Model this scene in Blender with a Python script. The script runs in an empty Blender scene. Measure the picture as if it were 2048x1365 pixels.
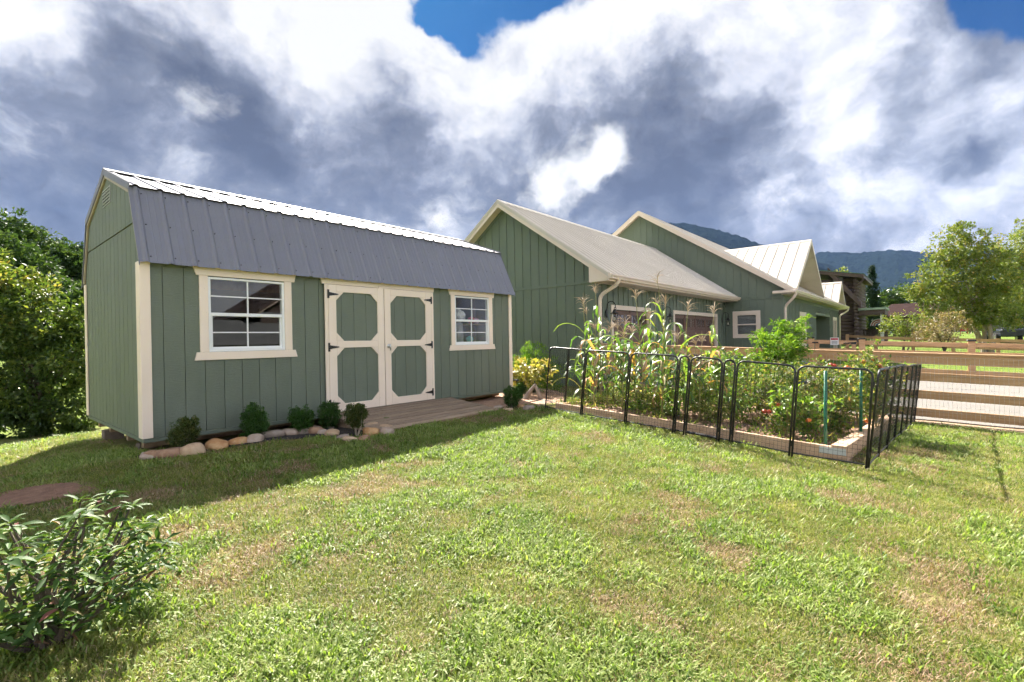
import bpy, bmesh, math, random
import numpy as np
from mathutils import Vector, Matrix

random.seed(11)
RNG = np.random.default_rng(11)
S = bpy.context.scene
COL = S.collection

# ------------------------------------------------------------------ camera
# world axes follow the shed: x along its front, y away from the viewer, z up, camera at the origin
F_PX, PITCH, ROLL, YAW = 973.1, 0.0022277, -0.0185834, 0.86587   # for a 2048 px wide frame
_cy, _sy, _cp, _sp, _cr, _sr = (math.cos(YAW), math.sin(YAW), math.cos(PITCH), math.sin(PITCH), math.cos(ROLL), math.sin(ROLL))
CAM = (np.array([[_cr, -_sr, 0], [_sr, _cr, 0], [0, 0, 1]]) @ np.array([[1, 0, 0], [0, _cp, -_sp], [0, _sp, _cp]])
       @ np.array([[1, 0, 0], [0, 0, -1], [0, 1, 0]]) @ np.array([[_cy, -_sy, 0], [_sy, _cy, 0], [0, 0, 1]]))  # rows: right, down, forward
cam_data = bpy.data.cameras.new("camera")
cam = bpy.data.objects.new("camera", cam_data)
COL.objects.link(cam)
cam_data.sensor_width = 36.0
cam_data.lens = 36.0 * F_PX / 2048
cam_data.clip_start = 0.05
cam_data.clip_end = 20000
_m = Matrix.Identity(4)
for i in range(3):
    _m[i][0], _m[i][1], _m[i][2] = CAM[0][i], -CAM[1][i], -CAM[2][i]
cam.matrix_world = _m
S.camera = cam

def ray(px, py):                       # direction of a pixel of the 2048 x 1365 photograph
    return CAM.T @ np.array([(px - 1024) / F_PX, (py - 682.5) / F_PX, 1.0])
def at(px, py, depth):                 # point on that pixel's ray at a distance along the view axis
    return Vector(ray(px, py) * depth)
def on(px, py, axis, val):             # point on that ray where one world coordinate has a value
    d = ray(px, py)
    return Vector(d * val / d[axis])

# ------------------------------------------------------------------ sun, sky, exposure
SUN_DIR = Vector((0.52, 0.84, 1.0)).normalized()
SUN_EL = math.asin(SUN_DIR.z)
EXPOSURE = 2.30
CLOUD_GAIN = 2.0
sun_data = bpy.data.lights.new("sun", 'SUN')
sun_data.energy = 4.2
sun_data.angle = math.radians(0.55)
sun_data.color = (1.0, 0.93, 0.82)
sun = bpy.data.objects.new("sun", sun_data)
COL.objects.link(sun)
sun.rotation_euler = SUN_DIR.to_track_quat('Z', 'Y').to_euler()

world = bpy.data.worlds.new("World")
S.world = world
world.use_nodes = True
WT = world.node_tree
WT.nodes.clear()
def wn(kind, **kw):
    n = WT.nodes.new(kind)
    for k, v in kw.items():
        setattr(n, k, v)
    return n
def wmath(op, a, b=None, c=None, clamp=False):
    n = wn('ShaderNodeMath', operation=op, use_clamp=clamp)
    for i, s in enumerate((a, b, c)):
        if s is None: continue
        if isinstance(s, (int, float)): n.inputs[i].default_value = s
        else: WT.links.new(s, n.inputs[i])
    return n.outputs[0]
def wvec(op, a, b=None):
    n = wn('ShaderNodeVectorMath', operation=op)
    for i, s in enumerate((a, b)):
        if s is None: continue
        if isinstance(s, (tuple, list, Vector, np.ndarray)): n.inputs[i].default_value = tuple(s)
        else: WT.links.new(s, n.inputs[i])
    return n.outputs['Value'] if op in ('DISTANCE', 'DOT_PRODUCT', 'LENGTH') else n.outputs[0]
def wnoise(vec, scale, detail, rough, dist=0.0, color=False):
    n = wn('ShaderNodeTexNoise')
    n.inputs['Scale'].default_value = scale
    n.inputs['Detail'].default_value = detail
    n.inputs['Roughness'].default_value = rough
    n.inputs['Distortion'].default_value = dist
    WT.links.new(vec, n.inputs['Vector'])
    return n.outputs['Color' if color else 'Fac']
def wsmooth(x, lo, hi):
    n = wn('ShaderNodeMapRange', interpolation_type='SMOOTHSTEP')
    n.inputs['From Min'].default_value = lo
    n.inputs['From Max'].default_value = hi
    WT.links.new(x, n.inputs['Value'])
    return n.outputs[0]
sky = wn('ShaderNodeTexSky', sky_type='NISHITA')
sky.sun_disc = False
sky.sun_elevation = SUN_EL
sky.sun_rotation = math.atan2(SUN_DIR.x, SUN_DIR.y)
sky.air_density, sky.dust_density, sky.ozone_density = 1.0, 0.4, 2.5
d0 = wn('ShaderNodeTexCoord').outputs['Generated']
_sx = wn('ShaderNodeVectorMath', operation='MULTIPLY')
WT.links.new(d0, _sx.inputs[0]); _sx.inputs[1].default_value = (1.0, 1.0, 1.35)
warp = wvec('SUBTRACT', wnoise(d0, 4.2, 6, 0.58, 0.0, True), (0.5, 0.5, 0.5))
_w = wn('ShaderNodeVectorMath', operation='SCALE'); WT.links.new(warp, _w.inputs[0]); _w.inputs['Scale'].default_value = 0.34
d1 = wvec('ADD', d0, _w.outputs[0])
_w2 = wn('ShaderNodeVectorMath', operation='SCALE'); WT.links.new(warp, _w2.inputs[0]); _w2.inputs['Scale'].default_value = 0.16
d2 = wvec('ADD', d0, _w2.outputs[0])
def blob(src, px, py, rad, amp, stretch=None):
    c = Vector(ray(px, py)).normalized()
    k = rad / F_PX / (1 + ((px - 1024) ** 2 + (py - 682) ** 2) / F_PX ** 2) ** 0.75
    x = wvec('DISTANCE', src, c)
    x = wmath('MULTIPLY', wmath('MULTIPLY', x, x), -1.0 / (k * k))
    return wmath('MULTIPLY', wmath('POWER', math.e, x), amp)
def total(parts):
    s = parts[0]
    for p in parts[1:]: s = wmath('ADD', s, p)
    return s
# light (+) and heavy (-) masses of cloud, by their place in the sky
field = total([blob(d1, *b) for b in (
    (880, 60, 310, 0.78), (620, 40, 210, 0.50), (1230, 60, 240, 0.62), (1600, 40, 230, 0.42), (1880, 190, 180, 0.06), (1720, 210, 130, -0.16),
    (20, 30, 130, 0.60), (240, -10, 120, 0.45), (1850, 375, 120, 0.30), (2010, 360, 90, 0.14), (1640, 240, 90, 0.20), (830, 190, 90, 0.30),
    (340, 130, 140, -0.62), (110, 190, 110, -0.34), (480, 240, 130, -0.42), (640, 330, 200, -0.26), (900, 330, 150, -0.26), (1160, 250, 180, -0.42),
    (1430, 290, 190, -0.40), (1960, 300, 70, -0.52), (1700, 470, 150, -0.30), (130, 430, 180, -0.24), (1330, 200, 90, -0.28), (760, 230, 60, -0.22), (420, 470, 260, -0.16), (1000, 460, 220, -0.20), (1330, 440, 200, -0.14), (60, 330, 130, -0.10))])
small = total([blob(d2, 1110, 362, 60, 1.0), blob(d2, 1225, 305, 46, 0.95), blob(d2, 1180, 345, 40, 0.5), blob(d2, 888, 446, 24, 0.6), blob(d2, 1640, 545, 20, 0.5)])
blue = total([blob(d2, 930, -20, 104, 1.1), blob(d2, 860, 0, 56, 0.8), blob(d2, 1060, -5, 60, 0.8), blob(d2, 905, 40, 40, 0.6), blob(d2, 840, 40, 26, 0.6), blob(d2, 1150, -40, 70, 0.8), blob(d2, 1960, 5, 80, 1.0), blob(d2, 2050, -10, 90, 0.9)])
n_big = wnoise(_sx.outputs[0], 2.6, 3, 0.5, 0.0)
d3 = wvec('ADD', _sx.outputs[0], _w2.outputs[0])
n_fine = wnoise(d3, 5.0, 8, 0.60, 0.0)
n_sunward = wnoise(wvec('ADD', d3, tuple(SUN_DIR * 0.055)), 5.0, 6, 0.60, 0.0)      # the same cloud a little nearer the sun: gives lit and shaded sides
relief = wmath('MULTIPLY', wmath('SUBTRACT', n_fine, n_sunward), 1.25)
away = wmath('MULTIPLY', wmath('ADD', wmath('MULTIPLY', wvec('DOT_PRODUCT', d0, tuple(SUN_DIR)), -0.5), 0.5), 0.42)  # lit clouds opposite the sun, brightened as added fill for shaded walls
t = total([wmath('MULTIPLY', n_big, 0.95), wmath('MULTIPLY', n_fine, 0.80), relief, field, away])
t = wmath('MULTIPLY_ADD', t, 0.85, -0.27)
ramp = wn('ShaderNodeValToRGB')
cr = ramp.color_ramp
cr.elements[0].position, cr.elements[0].color = 0.0, (0.115, 0.132, 0.185, 1)
cr.elements[1].position, cr.elements[1].color = 0.95, (1.0, 1.0, 1.0, 1)
for p, c in ((0.16, (0.165, 0.187, 0.25, 1)), (0.32, (0.24, 0.265, 0.335, 1)), (0.50, (0.40, 0.43, 0.52, 1)), (0.68, (0.66, 0.68, 0.76, 1))):
    e = cr.elements.new(p); e.color = c
WT.links.new(t, ramp.inputs[0])
white = wsmooth(wmath('ADD', small, wmath('MULTIPLY', wmath('SUBTRACT', n_fine, 0.5), 2.2)), 0.16, 0.80)
mixw = wn('ShaderNodeMix', data_type='RGBA'); WT.links.new(white, mixw.inputs[0]); WT.links.new(ramp.outputs[0], mixw.inputs[6]); mixw.inputs[7].default_value = (1, 1, 1, 1)
gain = wn('ShaderNodeVectorMath', operation='SCALE'); WT.links.new(mixw.outputs[2], gain.inputs[0]); WT.links.new(wmath('MULTIPLY_ADD', away, 3.0 * CLOUD_GAIN, CLOUD_GAIN * 1.0), gain.inputs['Scale'])
hole = wsmooth(wmath('ADD', blue, wmath('MULTIPLY', wmath('SUBTRACT', n_fine, 0.5), 1.3)), 0.40, 0.78)
tone = wn('ShaderNodeMix', data_type='RGBA', blend_type='MULTIPLY'); tone.inputs[0].default_value = 1; WT.links.new(sky.outputs[0], tone.inputs[6]); tone.inputs[7].default_value = (0.020, 0.085, 0.155, 1)
skymix = wn('ShaderNodeMix', data_type='RGBA'); WT.links.new(hole, skymix.inputs[0]); WT.links.new(gain.outputs[0], skymix.inputs[6]); WT.links.new(tone.outputs[2], skymix.inputs[7])
bg = wn('ShaderNodeBackground'); bg.inputs['Strength'].default_value = 0.10
WT.links.new(skymix.outputs[2], bg.inputs['Color'])
wo = wn('ShaderNodeOutputWorld'); WT.links.new(bg.outputs[0], wo.inputs['Surface'])
vs = S.view_settings
S.display_settings.display_device = 'sRGB'
vs.view_transform = 'Standard'; vs.look = 'None'; vs.exposure = EXPOSURE; vs.gamma = 1.0; vs.use_curve_mapping = False
world.cycles.sampling_method = 'MANUAL'; world.cycles.sample_map_resolution = 512
S.cycles.use_denoising = True; S.cycles.use_adaptive_sampling = True; S.cycles.adaptive_threshold = 0.03; S.cycles.adaptive_min_samples = 10
S.cycles.max_bounces = 6; S.cycles.transparent_max_bounces = 12; S.cycles.diffuse_bounces = 3; S.cycles.glossy_bounces = 3; S.cycles.transmission_bounces = 4; S.cycles.use_light_tree = False
S.cycles.sample_clamp_indirect = 6.0

# ------------------------------------------------------------------ helpers
ORG = {}
def tag(o, label=None, cat=None, group=None, kind=None):
    if label: o['label'] = label
    if cat: o['category'] = cat
    if group: o['group'] = group
    if kind: o['kind'] = kind
    return o
def thing(name, label, cat, loc, group=None):
    o = bpy.data.objects.new(name, None)
    o.empty_display_size = 0.2
    COL.objects.link(o)
    o.location = loc
    ORG[o.name] = Vector(loc)
    return tag(o, label, cat, group)
def link(o, parent=None, org=None):
    COL.objects.link(o)
    if parent is not None: o.parent = parent
    ORG[o.name] = Vector(org) if org is not None else (ORG[parent.name] if parent is not None else Vector((0, 0, 0)))
    return o
class MB:
    def __init__(s): s.v = []; s.f = []
    def add(s, vs, fs):
        b = len(s.v); s.v.extend(tuple(v) for v in vs); s.f.extend(tuple(i + b for i in f) for f in fs); return s
    def box(s, x0, x1, y0, y1, z0, z1):
        return s.add([(x0, y0, z0), (x1, y0, z0), (x1, y1, z0), (x0, y1, z0), (x0, y0, z1), (x1, y0, z1), (x1, y1, z1), (x0, y1, z1)],
                     [(0, 3, 2, 1), (4, 5, 6, 7), (0, 1, 5, 4), (1, 2, 6, 5), (2, 3, 7, 6), (3, 0, 4, 7)])
    def prism(s, poly, vec):           # polygon (list of 3-D points) swept along a vector
        n = len(poly); vec = Vector(vec); poly = [Vector(p) for p in poly]
        nrm = Vector((0, 0, 0))
        for i in range(n): nrm += poly[i].cross(poly[(i + 1) % n])
        if nrm.dot(vec) > 0: poly = poly[::-1]
        s.add(poly + [p + vec for p in poly], [tuple(range(n)), tuple(range(2 * n - 1, n - 1, -1))] + [(i, i + n, (i + 1) % n + n, (i + 1) % n) for i in range(n)])
        return s
    def bar(s, a, b, w, h, up=(0, 0, 1)):   # rectangular bar: w sideways, h along up
        a, b = Vector(a), Vector(b); d = (b - a).normalized(); up = Vector(up)
        sd = d.cross(up).normalized(); u = sd.cross(d).normalized()
        q = [a + sd * (i * w / 2) + u * (j * h / 2) for i, j in ((-1, -1), (1, -1), (1, 1), (-1, 1))]
        return s.prism(q, b - a)
    def tube(s, pts, r, n=8, caps=True):
        pts = [Vector(p) for p in pts]; m = len(pts)
        rr = r if isinstance(r, (list, tuple)) else [r] * m
        b = len(s.v); ref = None
        for i, p in enumerate(pts):
            d = (pts[min(i + 1, m - 1)] - pts[max(i - 1, 0)]).normalized()
            if ref is None: ref = d.orthogonal().normalized()
            ref = (ref - d * ref.dot(d)).normalized(); bn = d.cross(ref)
            for k in range(n):
                a = 2 * math.pi * k / n
                s.v.append(tuple(p + (ref * math.cos(a) + bn * math.sin(a)) * rr[i]))
        for i in range(m - 1):
            for k in range(n):
                k2 = (k + 1) % n
                s.f.append((b + i * n + k, b + i * n + k2, b + (i + 1) * n + k2, b + (i + 1) * n + k))
        if caps:
            s.f.append(tuple(b + k for k in range(n))[::-1]); s.f.append(tuple(b + (m - 1) * n + k for k in range(n)))
        return s
    def mesh(s, name, mat, org=(0, 0, 0), smooth=False, bevel=0.0):
        me = bpy.data.meshes.new(name)
        o = Vector(org)
        me.from_pydata([Vector(v) - o for v in s.v], [], s.f)
        if bevel:
            bm = bmesh.new(); bm.from_mesh(me)
            bmesh.ops.bevel(bm, geom=[e for e in bm.edges if len(e.link_faces) == 2 and e.calc_face_angle(0) > 0.5], offset=bevel, segments=1, affect='EDGES', profile=0.5)
            bm.to_mesh(me); bm.free()
        me.materials.append(mat)
        if smooth: me.polygons.foreach_set('use_smooth', [True] * len(me.polygons))
        me.update()
        return me
    def build(s, name, mat, parent=None, org=None, smooth=False, bevel=0.0, kind=None):
        o_ = Vector(org) if org is not None else (ORG[parent.name] if parent is not None else Vector((0, 0, 0)))
        o = bpy.data.objects.new(name, s.mesh(name, mat, o_, smooth, bevel))
        link(o, parent, o_)
        if parent is None: o.location = o_
        if kind: o['kind'] = kind
        return o
def inst(name, me, parent, loc, rot=(0, 0, 0), scale=(1, 1, 1)):   # a piece that shares its mesh
    o = bpy.data.objects.new(name, me); link(o, parent)
    o.location = Vector(loc) - (ORG[parent.name] if parent is not None else Vector((0, 0, 0)))
    o.rotation_euler = rot; o.scale = scale
    return o
def copy_tree(o, parent=None):
    c = o.copy(); COL.objects.link(c); c.parent = parent
    for ch in o.children: copy_tree(ch, c)
    return c
ORD = ['first', 'second', 'third', 'fourth', 'fifth', 'sixth', 'seventh', 'eighth', 'ninth', 'tenth', 'eleventh', 'twelfth', 'thirteenth', 'fourteenth',
       'fifteenth', 'sixteenth', 'seventeenth', 'eighteenth', 'nineteenth', 'twentieth', 'twenty-first', 'twenty-second', 'twenty-third', 'twenty-fourth', 'twenty-fifth', 'twenty-sixth', 'twenty-seventh', 'twenty-eighth', 'twenty-ninth', 'thirtieth']
def _hash(ix, iy, seed):
    h = (ix * 374761393 + iy * 668265263 + seed * 974711) & 0xFFFFFFFF
    h = ((h ^ (h >> 13)) * 1274126177) & 0xFFFFFFFF
    return ((h ^ (h >> 16)) & 0xFFFF) / 65535.0
def vnoise(x, y, seed=0, octaves=3):
    x = np.asarray(x, float); y = np.asarray(y, float); out = np.zeros_like(x); amp = 1.0; tot = 0.0
    for o in range(octaves):
        ix = np.floor(x).astype(np.int64); iy = np.floor(y).astype(np.int64); fx = x - ix; fy = y - iy
        fx = fx * fx * (3 - 2 * fx); fy = fy * fy * (3 - 2 * fy)
        a = _hash(ix, iy, seed + o); b = _hash(ix + 1, iy, seed + o); c = _hash(ix, iy + 1, seed + o); d = _hash(ix + 1, iy + 1, seed + o)
        out += amp * ((a * (1 - fx) + b * fx) * (1 - fy) + (c * (1 - fx) + d * fx) * fy); tot += amp
        amp *= 0.5; x = x * 2.03 + 17.1; y = y * 2.03 + 5.7
    return out / tot

# ------------------------------------------------------------------ materials
def mat(name):
    m = bpy.data.materials.new(name); m.use_nodes = True
    return m, m.node_tree.nodes, m.node_tree.links, m.node_tree.nodes['Principled BSDF']
def tex(N, L, kind, scale, detail=5, rough=0.6, coord='Object', stretch=(1, 1, 1), dist=0.0):
    tc = N.new('ShaderNodeTexCoord'); mp = N.new('ShaderNodeMapping'); mp.inputs['Scale'].default_value = stretch
    L.new(tc.outputs[coord], mp.inputs['Vector'])
    n = N.new(kind)
    n.inputs['Scale'].default_value = scale
    if 'Detail' in n.inputs: n.inputs['Detail'].default_value = detail
    if 'Roughness' in n.inputs and kind == 'ShaderNodeTexNoise': n.inputs['Roughness'].default_value = rough
    if 'Distortion' in n.inputs: n.inputs['Distortion'].default_value = dist
    L.new(mp.outputs[0], n.inputs['Vector'])
    return n
def ramp_node(N, L, fac, stops):
    r = N.new('ShaderNodeValToRGB'); e = r.color_ramp.elements
    e[0].position, e[0].color = stops[0][0], (*stops[0][1], 1); e[1].position, e[1].color = stops[-1][0], (*stops[-1][1], 1)
    for p, c in stops[1:-1]:
        q = e.new(p); q.color = (*c, 1)
    L.new(fac, r.inputs[0]); return r
def bump(N, L, P, height, strength, dist=0.01):
    b = N.new('ShaderNodeBump'); b.inputs['Strength'].default_value = strength; b.inputs['Distance'].default_value = dist
    L.new(height, b.inputs['Height']); L.new(b.outputs[0], P.inputs['Normal'])
def m_noise(name, stops, scale=6, rough=0.6, stretch=(1, 1, 1), bumps=0.2, bscale=None, bstretch=None, metallic=0.0, coord='Object', detail=6, rnd=0.0, bdist=0.01, spec=0.5, dist=0.0):
    m, N, L, P = mat(name)
    t1 = tex(N, L, 'ShaderNodeTexNoise', scale, detail, 0.62, coord, stretch, dist)
    fac = t1.outputs['Fac']
    r = ramp_node(N, L, fac, stops); col = r.outputs[0]
    if rnd:
        oi = N.new('ShaderNodeObjectInfo'); hv = N.new('ShaderNodeHueSaturation')
        mr = N.new('ShaderNodeMapRange'); mr.inputs['To Min'].default_value = 1 - rnd; mr.inputs['To Max'].default_value = 1 + rnd
        L.new(oi.outputs['Random'], mr.inputs['Value']); L.new(mr.outputs[0], hv.inputs['Value']); L.new(col, hv.inputs['Color']); col = hv.outputs[0]
    L.new(col, P.inputs['Base Color'])
    P.inputs['Roughness'].default_value = rough; P.inputs['Metallic'].default_value = metallic; P.inputs['Specular IOR Level'].default_value = spec
    if bumps:
        t2 = tex(N, L, 'ShaderNodeTexNoise', bscale or scale * 3, 5, 0.6, coord, bstretch or stretch)
        bump(N, L, P, t2.outputs['Fac'], bumps, bdist)
    return m
def m_leaf(name, stops, trans=0.35, rough=0.5, attr='tint', obj_random=False, tcol=1.35, spec=0.4):
    m, N, L, P = mat(name)
    if obj_random:
        src = N.new('ShaderNodeObjectInfo').outputs['Random']
    else:
        a = N.new('ShaderNodeAttribute'); a.attribute_name = attr; src = a.outputs['Fac']
    r = ramp_node(N, L, src, stops)
    L.new(r.outputs[0], P.inputs['Base Color']); P.inputs['Roughness'].default_value = rough; P.inputs['Specular IOR Level'].default_value = spec
    tr = N.new('ShaderNodeBsdfTranslucent')
    g = N.new('ShaderNodeMix'); g.data_type = 'RGBA'; g.blend_type = 'MULTIPLY'; g.inputs[0].default_value = 1
    L.new(r.outputs[0], g.inputs[6]); g.inputs[7].default_value = (tcol * 1.05, tcol, tcol * 0.45, 1)
    L.new(g.outputs[2], tr.inputs['Color'])
    mx = N.new('ShaderNodeMixShader'); mx.inputs[0].default_value = trans
    L.new(P.outputs[0], mx.inputs[1]); L.new(tr.outputs[0], mx.inputs[2])
    L.new(mx.outputs[0], N['Material Output'].inputs['Surface'])
    return m
MT = {}
MT['shed_green'] = m_noise('shed_green', [(0.25, (0.120, 0.146, 0.110)), (0.5, (0.135, 0.161, 0.123)), (0.75, (0.151, 0.177, 0.137))], 5, 0.6, (1, 1, 0.35), 0.8, 70, (0.25, 0.25, 1.0), bdist=0.005, rnd=0.045)
MT['cream'] = m_noise('cream_paint', [(0.3, (0.83, 0.69, 0.575)), (0.7, (0.87, 0.735, 0.625))], 2, 0.5, (1, 1, 1), 0.12, 40, bdist=0.003, rnd=0.02)
MT['roof_metal'] = m_noise('charcoal_metal', [(0.3, (0.185, 0.187, 0.225)), (0.7, (0.205, 0.207, 0.245))], 1.5, 0.48, (1, 1, 1), 0.03, 8, metallic=0.25)
MT['vinyl'] = m_noise('white_vinyl', [(0.3, (0.80, 0.81, 0.82)), (0.7, (0.84, 0.84, 0.84))], 2, 0.35, bumps=0)
MT['black_metal'] = m_noise('black_metal', [(0.3, (0.012, 0.012, 0.013)), (0.7, (0.022, 0.022, 0.023))], 20, 0.38, bumps=0.1)
MT['chrome'] = m_noise('brushed_steel', [(0.3, (0.6, 0.6, 0.6)), (0.7, (0.72, 0.72, 0.72))], 30, 0.28, bumps=0, metallic=1.0)
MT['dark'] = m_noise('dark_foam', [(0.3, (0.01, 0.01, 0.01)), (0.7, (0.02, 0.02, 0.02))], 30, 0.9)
MT['ramp_wood'] = m_noise('weathered_deck_wood', [(0.25, (0.15, 0.098, 0.062)), (0.5, (0.30, 0.215, 0.145)), (0.75, (0.41, 0.315, 0.225))], 5, 0.75, (0.6, 9, 9), 0.5, 9, (0.5, 14, 14), rnd=0.30)
MT['fence_wood'] = m_noise('cedar_fence_wood', [(0.25, (0.40, 0.21, 0.10)), (0.55, (0.58, 0.345, 0.18)), (0.8, (0.68, 0.43, 0.25))], 3, 0.65, (6, 0.7, 6), 0.35, 8, (9, 0.6, 9), rnd=0.10)
MT['rail_wood'] = m_noise('treated_rail_wood', [(0.25, (0.29, 0.165, 0.08)), (0.5, (0.46, 0.28, 0.145)), (0.8, (0.56, 0.365, 0.205))], 3, 0.7, (6, 0.7, 7), 0.35, 8, (9, 0.6, 9), rnd=0.08)
MT['timber'] = m_noise('raw_timber', [(0.25, (0.44, 0.27, 0.17)), (0.5, (0.58, 0.39, 0.265)), (0.8, (0.66, 0.47, 0.33))], 4, 0.7, (1.2, 1.2, 7), 0.3, 10, (1, 1, 12), rnd=0.06)
MT['mulch'] = m_noise('dark_mulch', [(0.3, (0.012, 0.010, 0.009)), (0.7, (0.045, 0.035, 0.028))], 40, 0.95, bumps=1.0, bscale=60, bdist=0.02)
MT['soil'] = m_noise('garden_soil', [(0.3, (0.16, 0.085, 0.055)), (0.5, (0.27, 0.16, 0.105)), (0.75, (0.40, 0.27, 0.18))], 14, 0.95, bumps=1.0, bscale=40, bdist=0.03)
MT['straw'] = m_noise('pine_straw_path', [(0.3, (0.22, 0.11, 0.065)), (0.5, (0.40, 0.24, 0.16)), (0.75, (0.55, 0.38, 0.27))], 16, 0.9, bumps=1.0, bscale=50, bdist=0.02, stretch=(1, 2.5, 1))
MT['concrete'] = m_noise('driveway_concrete', [(0.3, (0.155, 0.143, 0.130)), (0.7, (0.19, 0.176, 0.160))], 0.8, 0.85, bumps=0.15, bscale=30)
MT['sand'] = m_noise('sandy_strip', [(0.3, (0.24, 0.165, 0.10)), (0.7, (0.32, 0.235, 0.15))], 5, 0.95, bumps=0.5, bscale=30)
MT['block'] = m_noise('concrete_block', [(0.3, (0.15, 0.115, 0.085)), (0.7, (0.24, 0.19, 0.145))], 9, 0.95, bumps=0.6, bscale=40)
MT['house_green'] = m_noise('house_green', [(0.25, (0.108, 0.140, 0.104)), (0.5, (0.123, 0.156, 0.117)), (0.75, (0.137, 0.170, 0.129))], 1.6, 0.55, (1, 1, 0.4), bumps=0.2, bscale=30)
MT['house_trim'] = m_noise('house_trim', [(0.3, (0.66, 0.56, 0.47)), (0.7, (0.71, 0.61, 0.52))], 1.5, 0.45, bumps=0)
MT['house_roof'] = m_noise('house_roof_metal', [(0.3, (0.50, 0.455, 0.40)), (0.7, (0.58, 0.53, 0.47))], 0.7, 0.42, bumps=0.02, bscale=4, metallic=0.1)
MT['garage_door'] = m_noise('brown_garage_door', [(0.3, (0.115, 0.062, 0.050)), (0.7, (0.16, 0.088, 0.072))], 2, 0.45, (8, 8, 1), 0.1, 12)
MT['blind'] = m_noise('white_blinds', [(0.3, (0.62, 0.63, 0.65)), (0.7, (0.7, 0.7, 0.7))], 4, 0.5, bumps=0)
MT['log'] = m_noise('dark_log', [(0.3, (0.055, 0.036, 0.032)), (0.7, (0.11, 0.075, 0.066))], 2, 0.75, (1, 0.5, 6), 0.3, 5)
MT['brown_trim'] = m_noise('brown_trim', [(0.3, (0.06, 0.035, 0.032)), (0.7, (0.085, 0.052, 0.046))], 3, 0.6)
MT['green_roof'] = m_noise('green_metal_roof', [(0.3, (0.03, 0.10, 0.06)), (0.7, (0.05, 0.13, 0.08))], 2, 0.4)
MT['grey_roof'] = m_noise('grey_shingles', [(0.3, (0.10, 0.105, 0.115)), (0.7, (0.14, 0.145, 0.155))], 3, 0.8)
MT['red_roof'] = m_noise('maroon_roof', [(0.3, (0.030, 0.018, 0.017)), (0.7, (0.048, 0.028, 0.026))], 2, 0.95, spec=0.05)
MT['bark'] = m_noise('bark', [(0.3, (0.05, 0.038, 0.028)), (0.7, (0.13, 0.10, 0.075))], 8, 0.9, (1, 1, 0.3), 0.8, 20)
MT['pale_bark'] = m_noise('pale_bark', [(0.3, (0.20, 0.155, 0.12)), (0.7, (0.40, 0.33, 0.27))], 6, 0.85, (1, 1, 0.4), 0.6, 15)
MT['wood_inside'] = m_noise('bare_stud_wood', [(0.3, (0.26, 0.17, 0.10)), (0.7, (0.36, 0.25, 0.15))], 3, 0.8, (6, 6, 1), 0.2)
def m_glass(name, tint=(0.9, 0.95, 0.95), ior=1.5, rough=0.0):
    m, N, L, P = mat(name)
    N.remove(P)
    tr = N.new('ShaderNodeBsdfTransparent'); tr.inputs['Color'].default_value = (*tint, 1)
    gl = N.new('ShaderNodeBsdfGlossy'); gl.inputs['Roughness'].default_value = rough
    fr = N.new('ShaderNodeFresnel'); fr.inputs['IOR'].default_value = ior
    bf = N.new('ShaderNodeNewGeometry'); iv = N.new('ShaderNodeMath'); iv.operation = 'SUBTRACT'; iv.inputs[0].default_value = 1.0; L.new(bf.outputs['Backfacing'], iv.inputs[1])
    fm_ = N.new('ShaderNodeMath'); fm_.operation = 'MULTIPLY'; L.new(fr.outputs[0], fm_.inputs[0]); L.new(iv.outputs[0], fm_.inputs[1])   # only the outer face of a pane mirrors
    mx = N.new('ShaderNodeMixShader'); L.new(fm_.outputs[0], mx.inputs[0]); L.new(tr.outputs[0], mx.inputs[1]); L.new(gl.outputs[0], mx.inputs[2])
    L.new(mx.outputs[0], N['Material Output'].inputs['Surface'])
    return m
MT['glass'] = m_glass('window_glass', (0.86, 0.88, 0.88), 1.85)
MT['lamp_glass'] = m_glass('lamp_glass', (0.85, 0.85, 0.82), 1.5, 0.1)
def plain(name, col, rough=0.6):
    return m_noise(name, [(0.3, tuple(c * 0.92 for c in col)), (0.7, col)], 5, rough, bumps=0.05)

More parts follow.
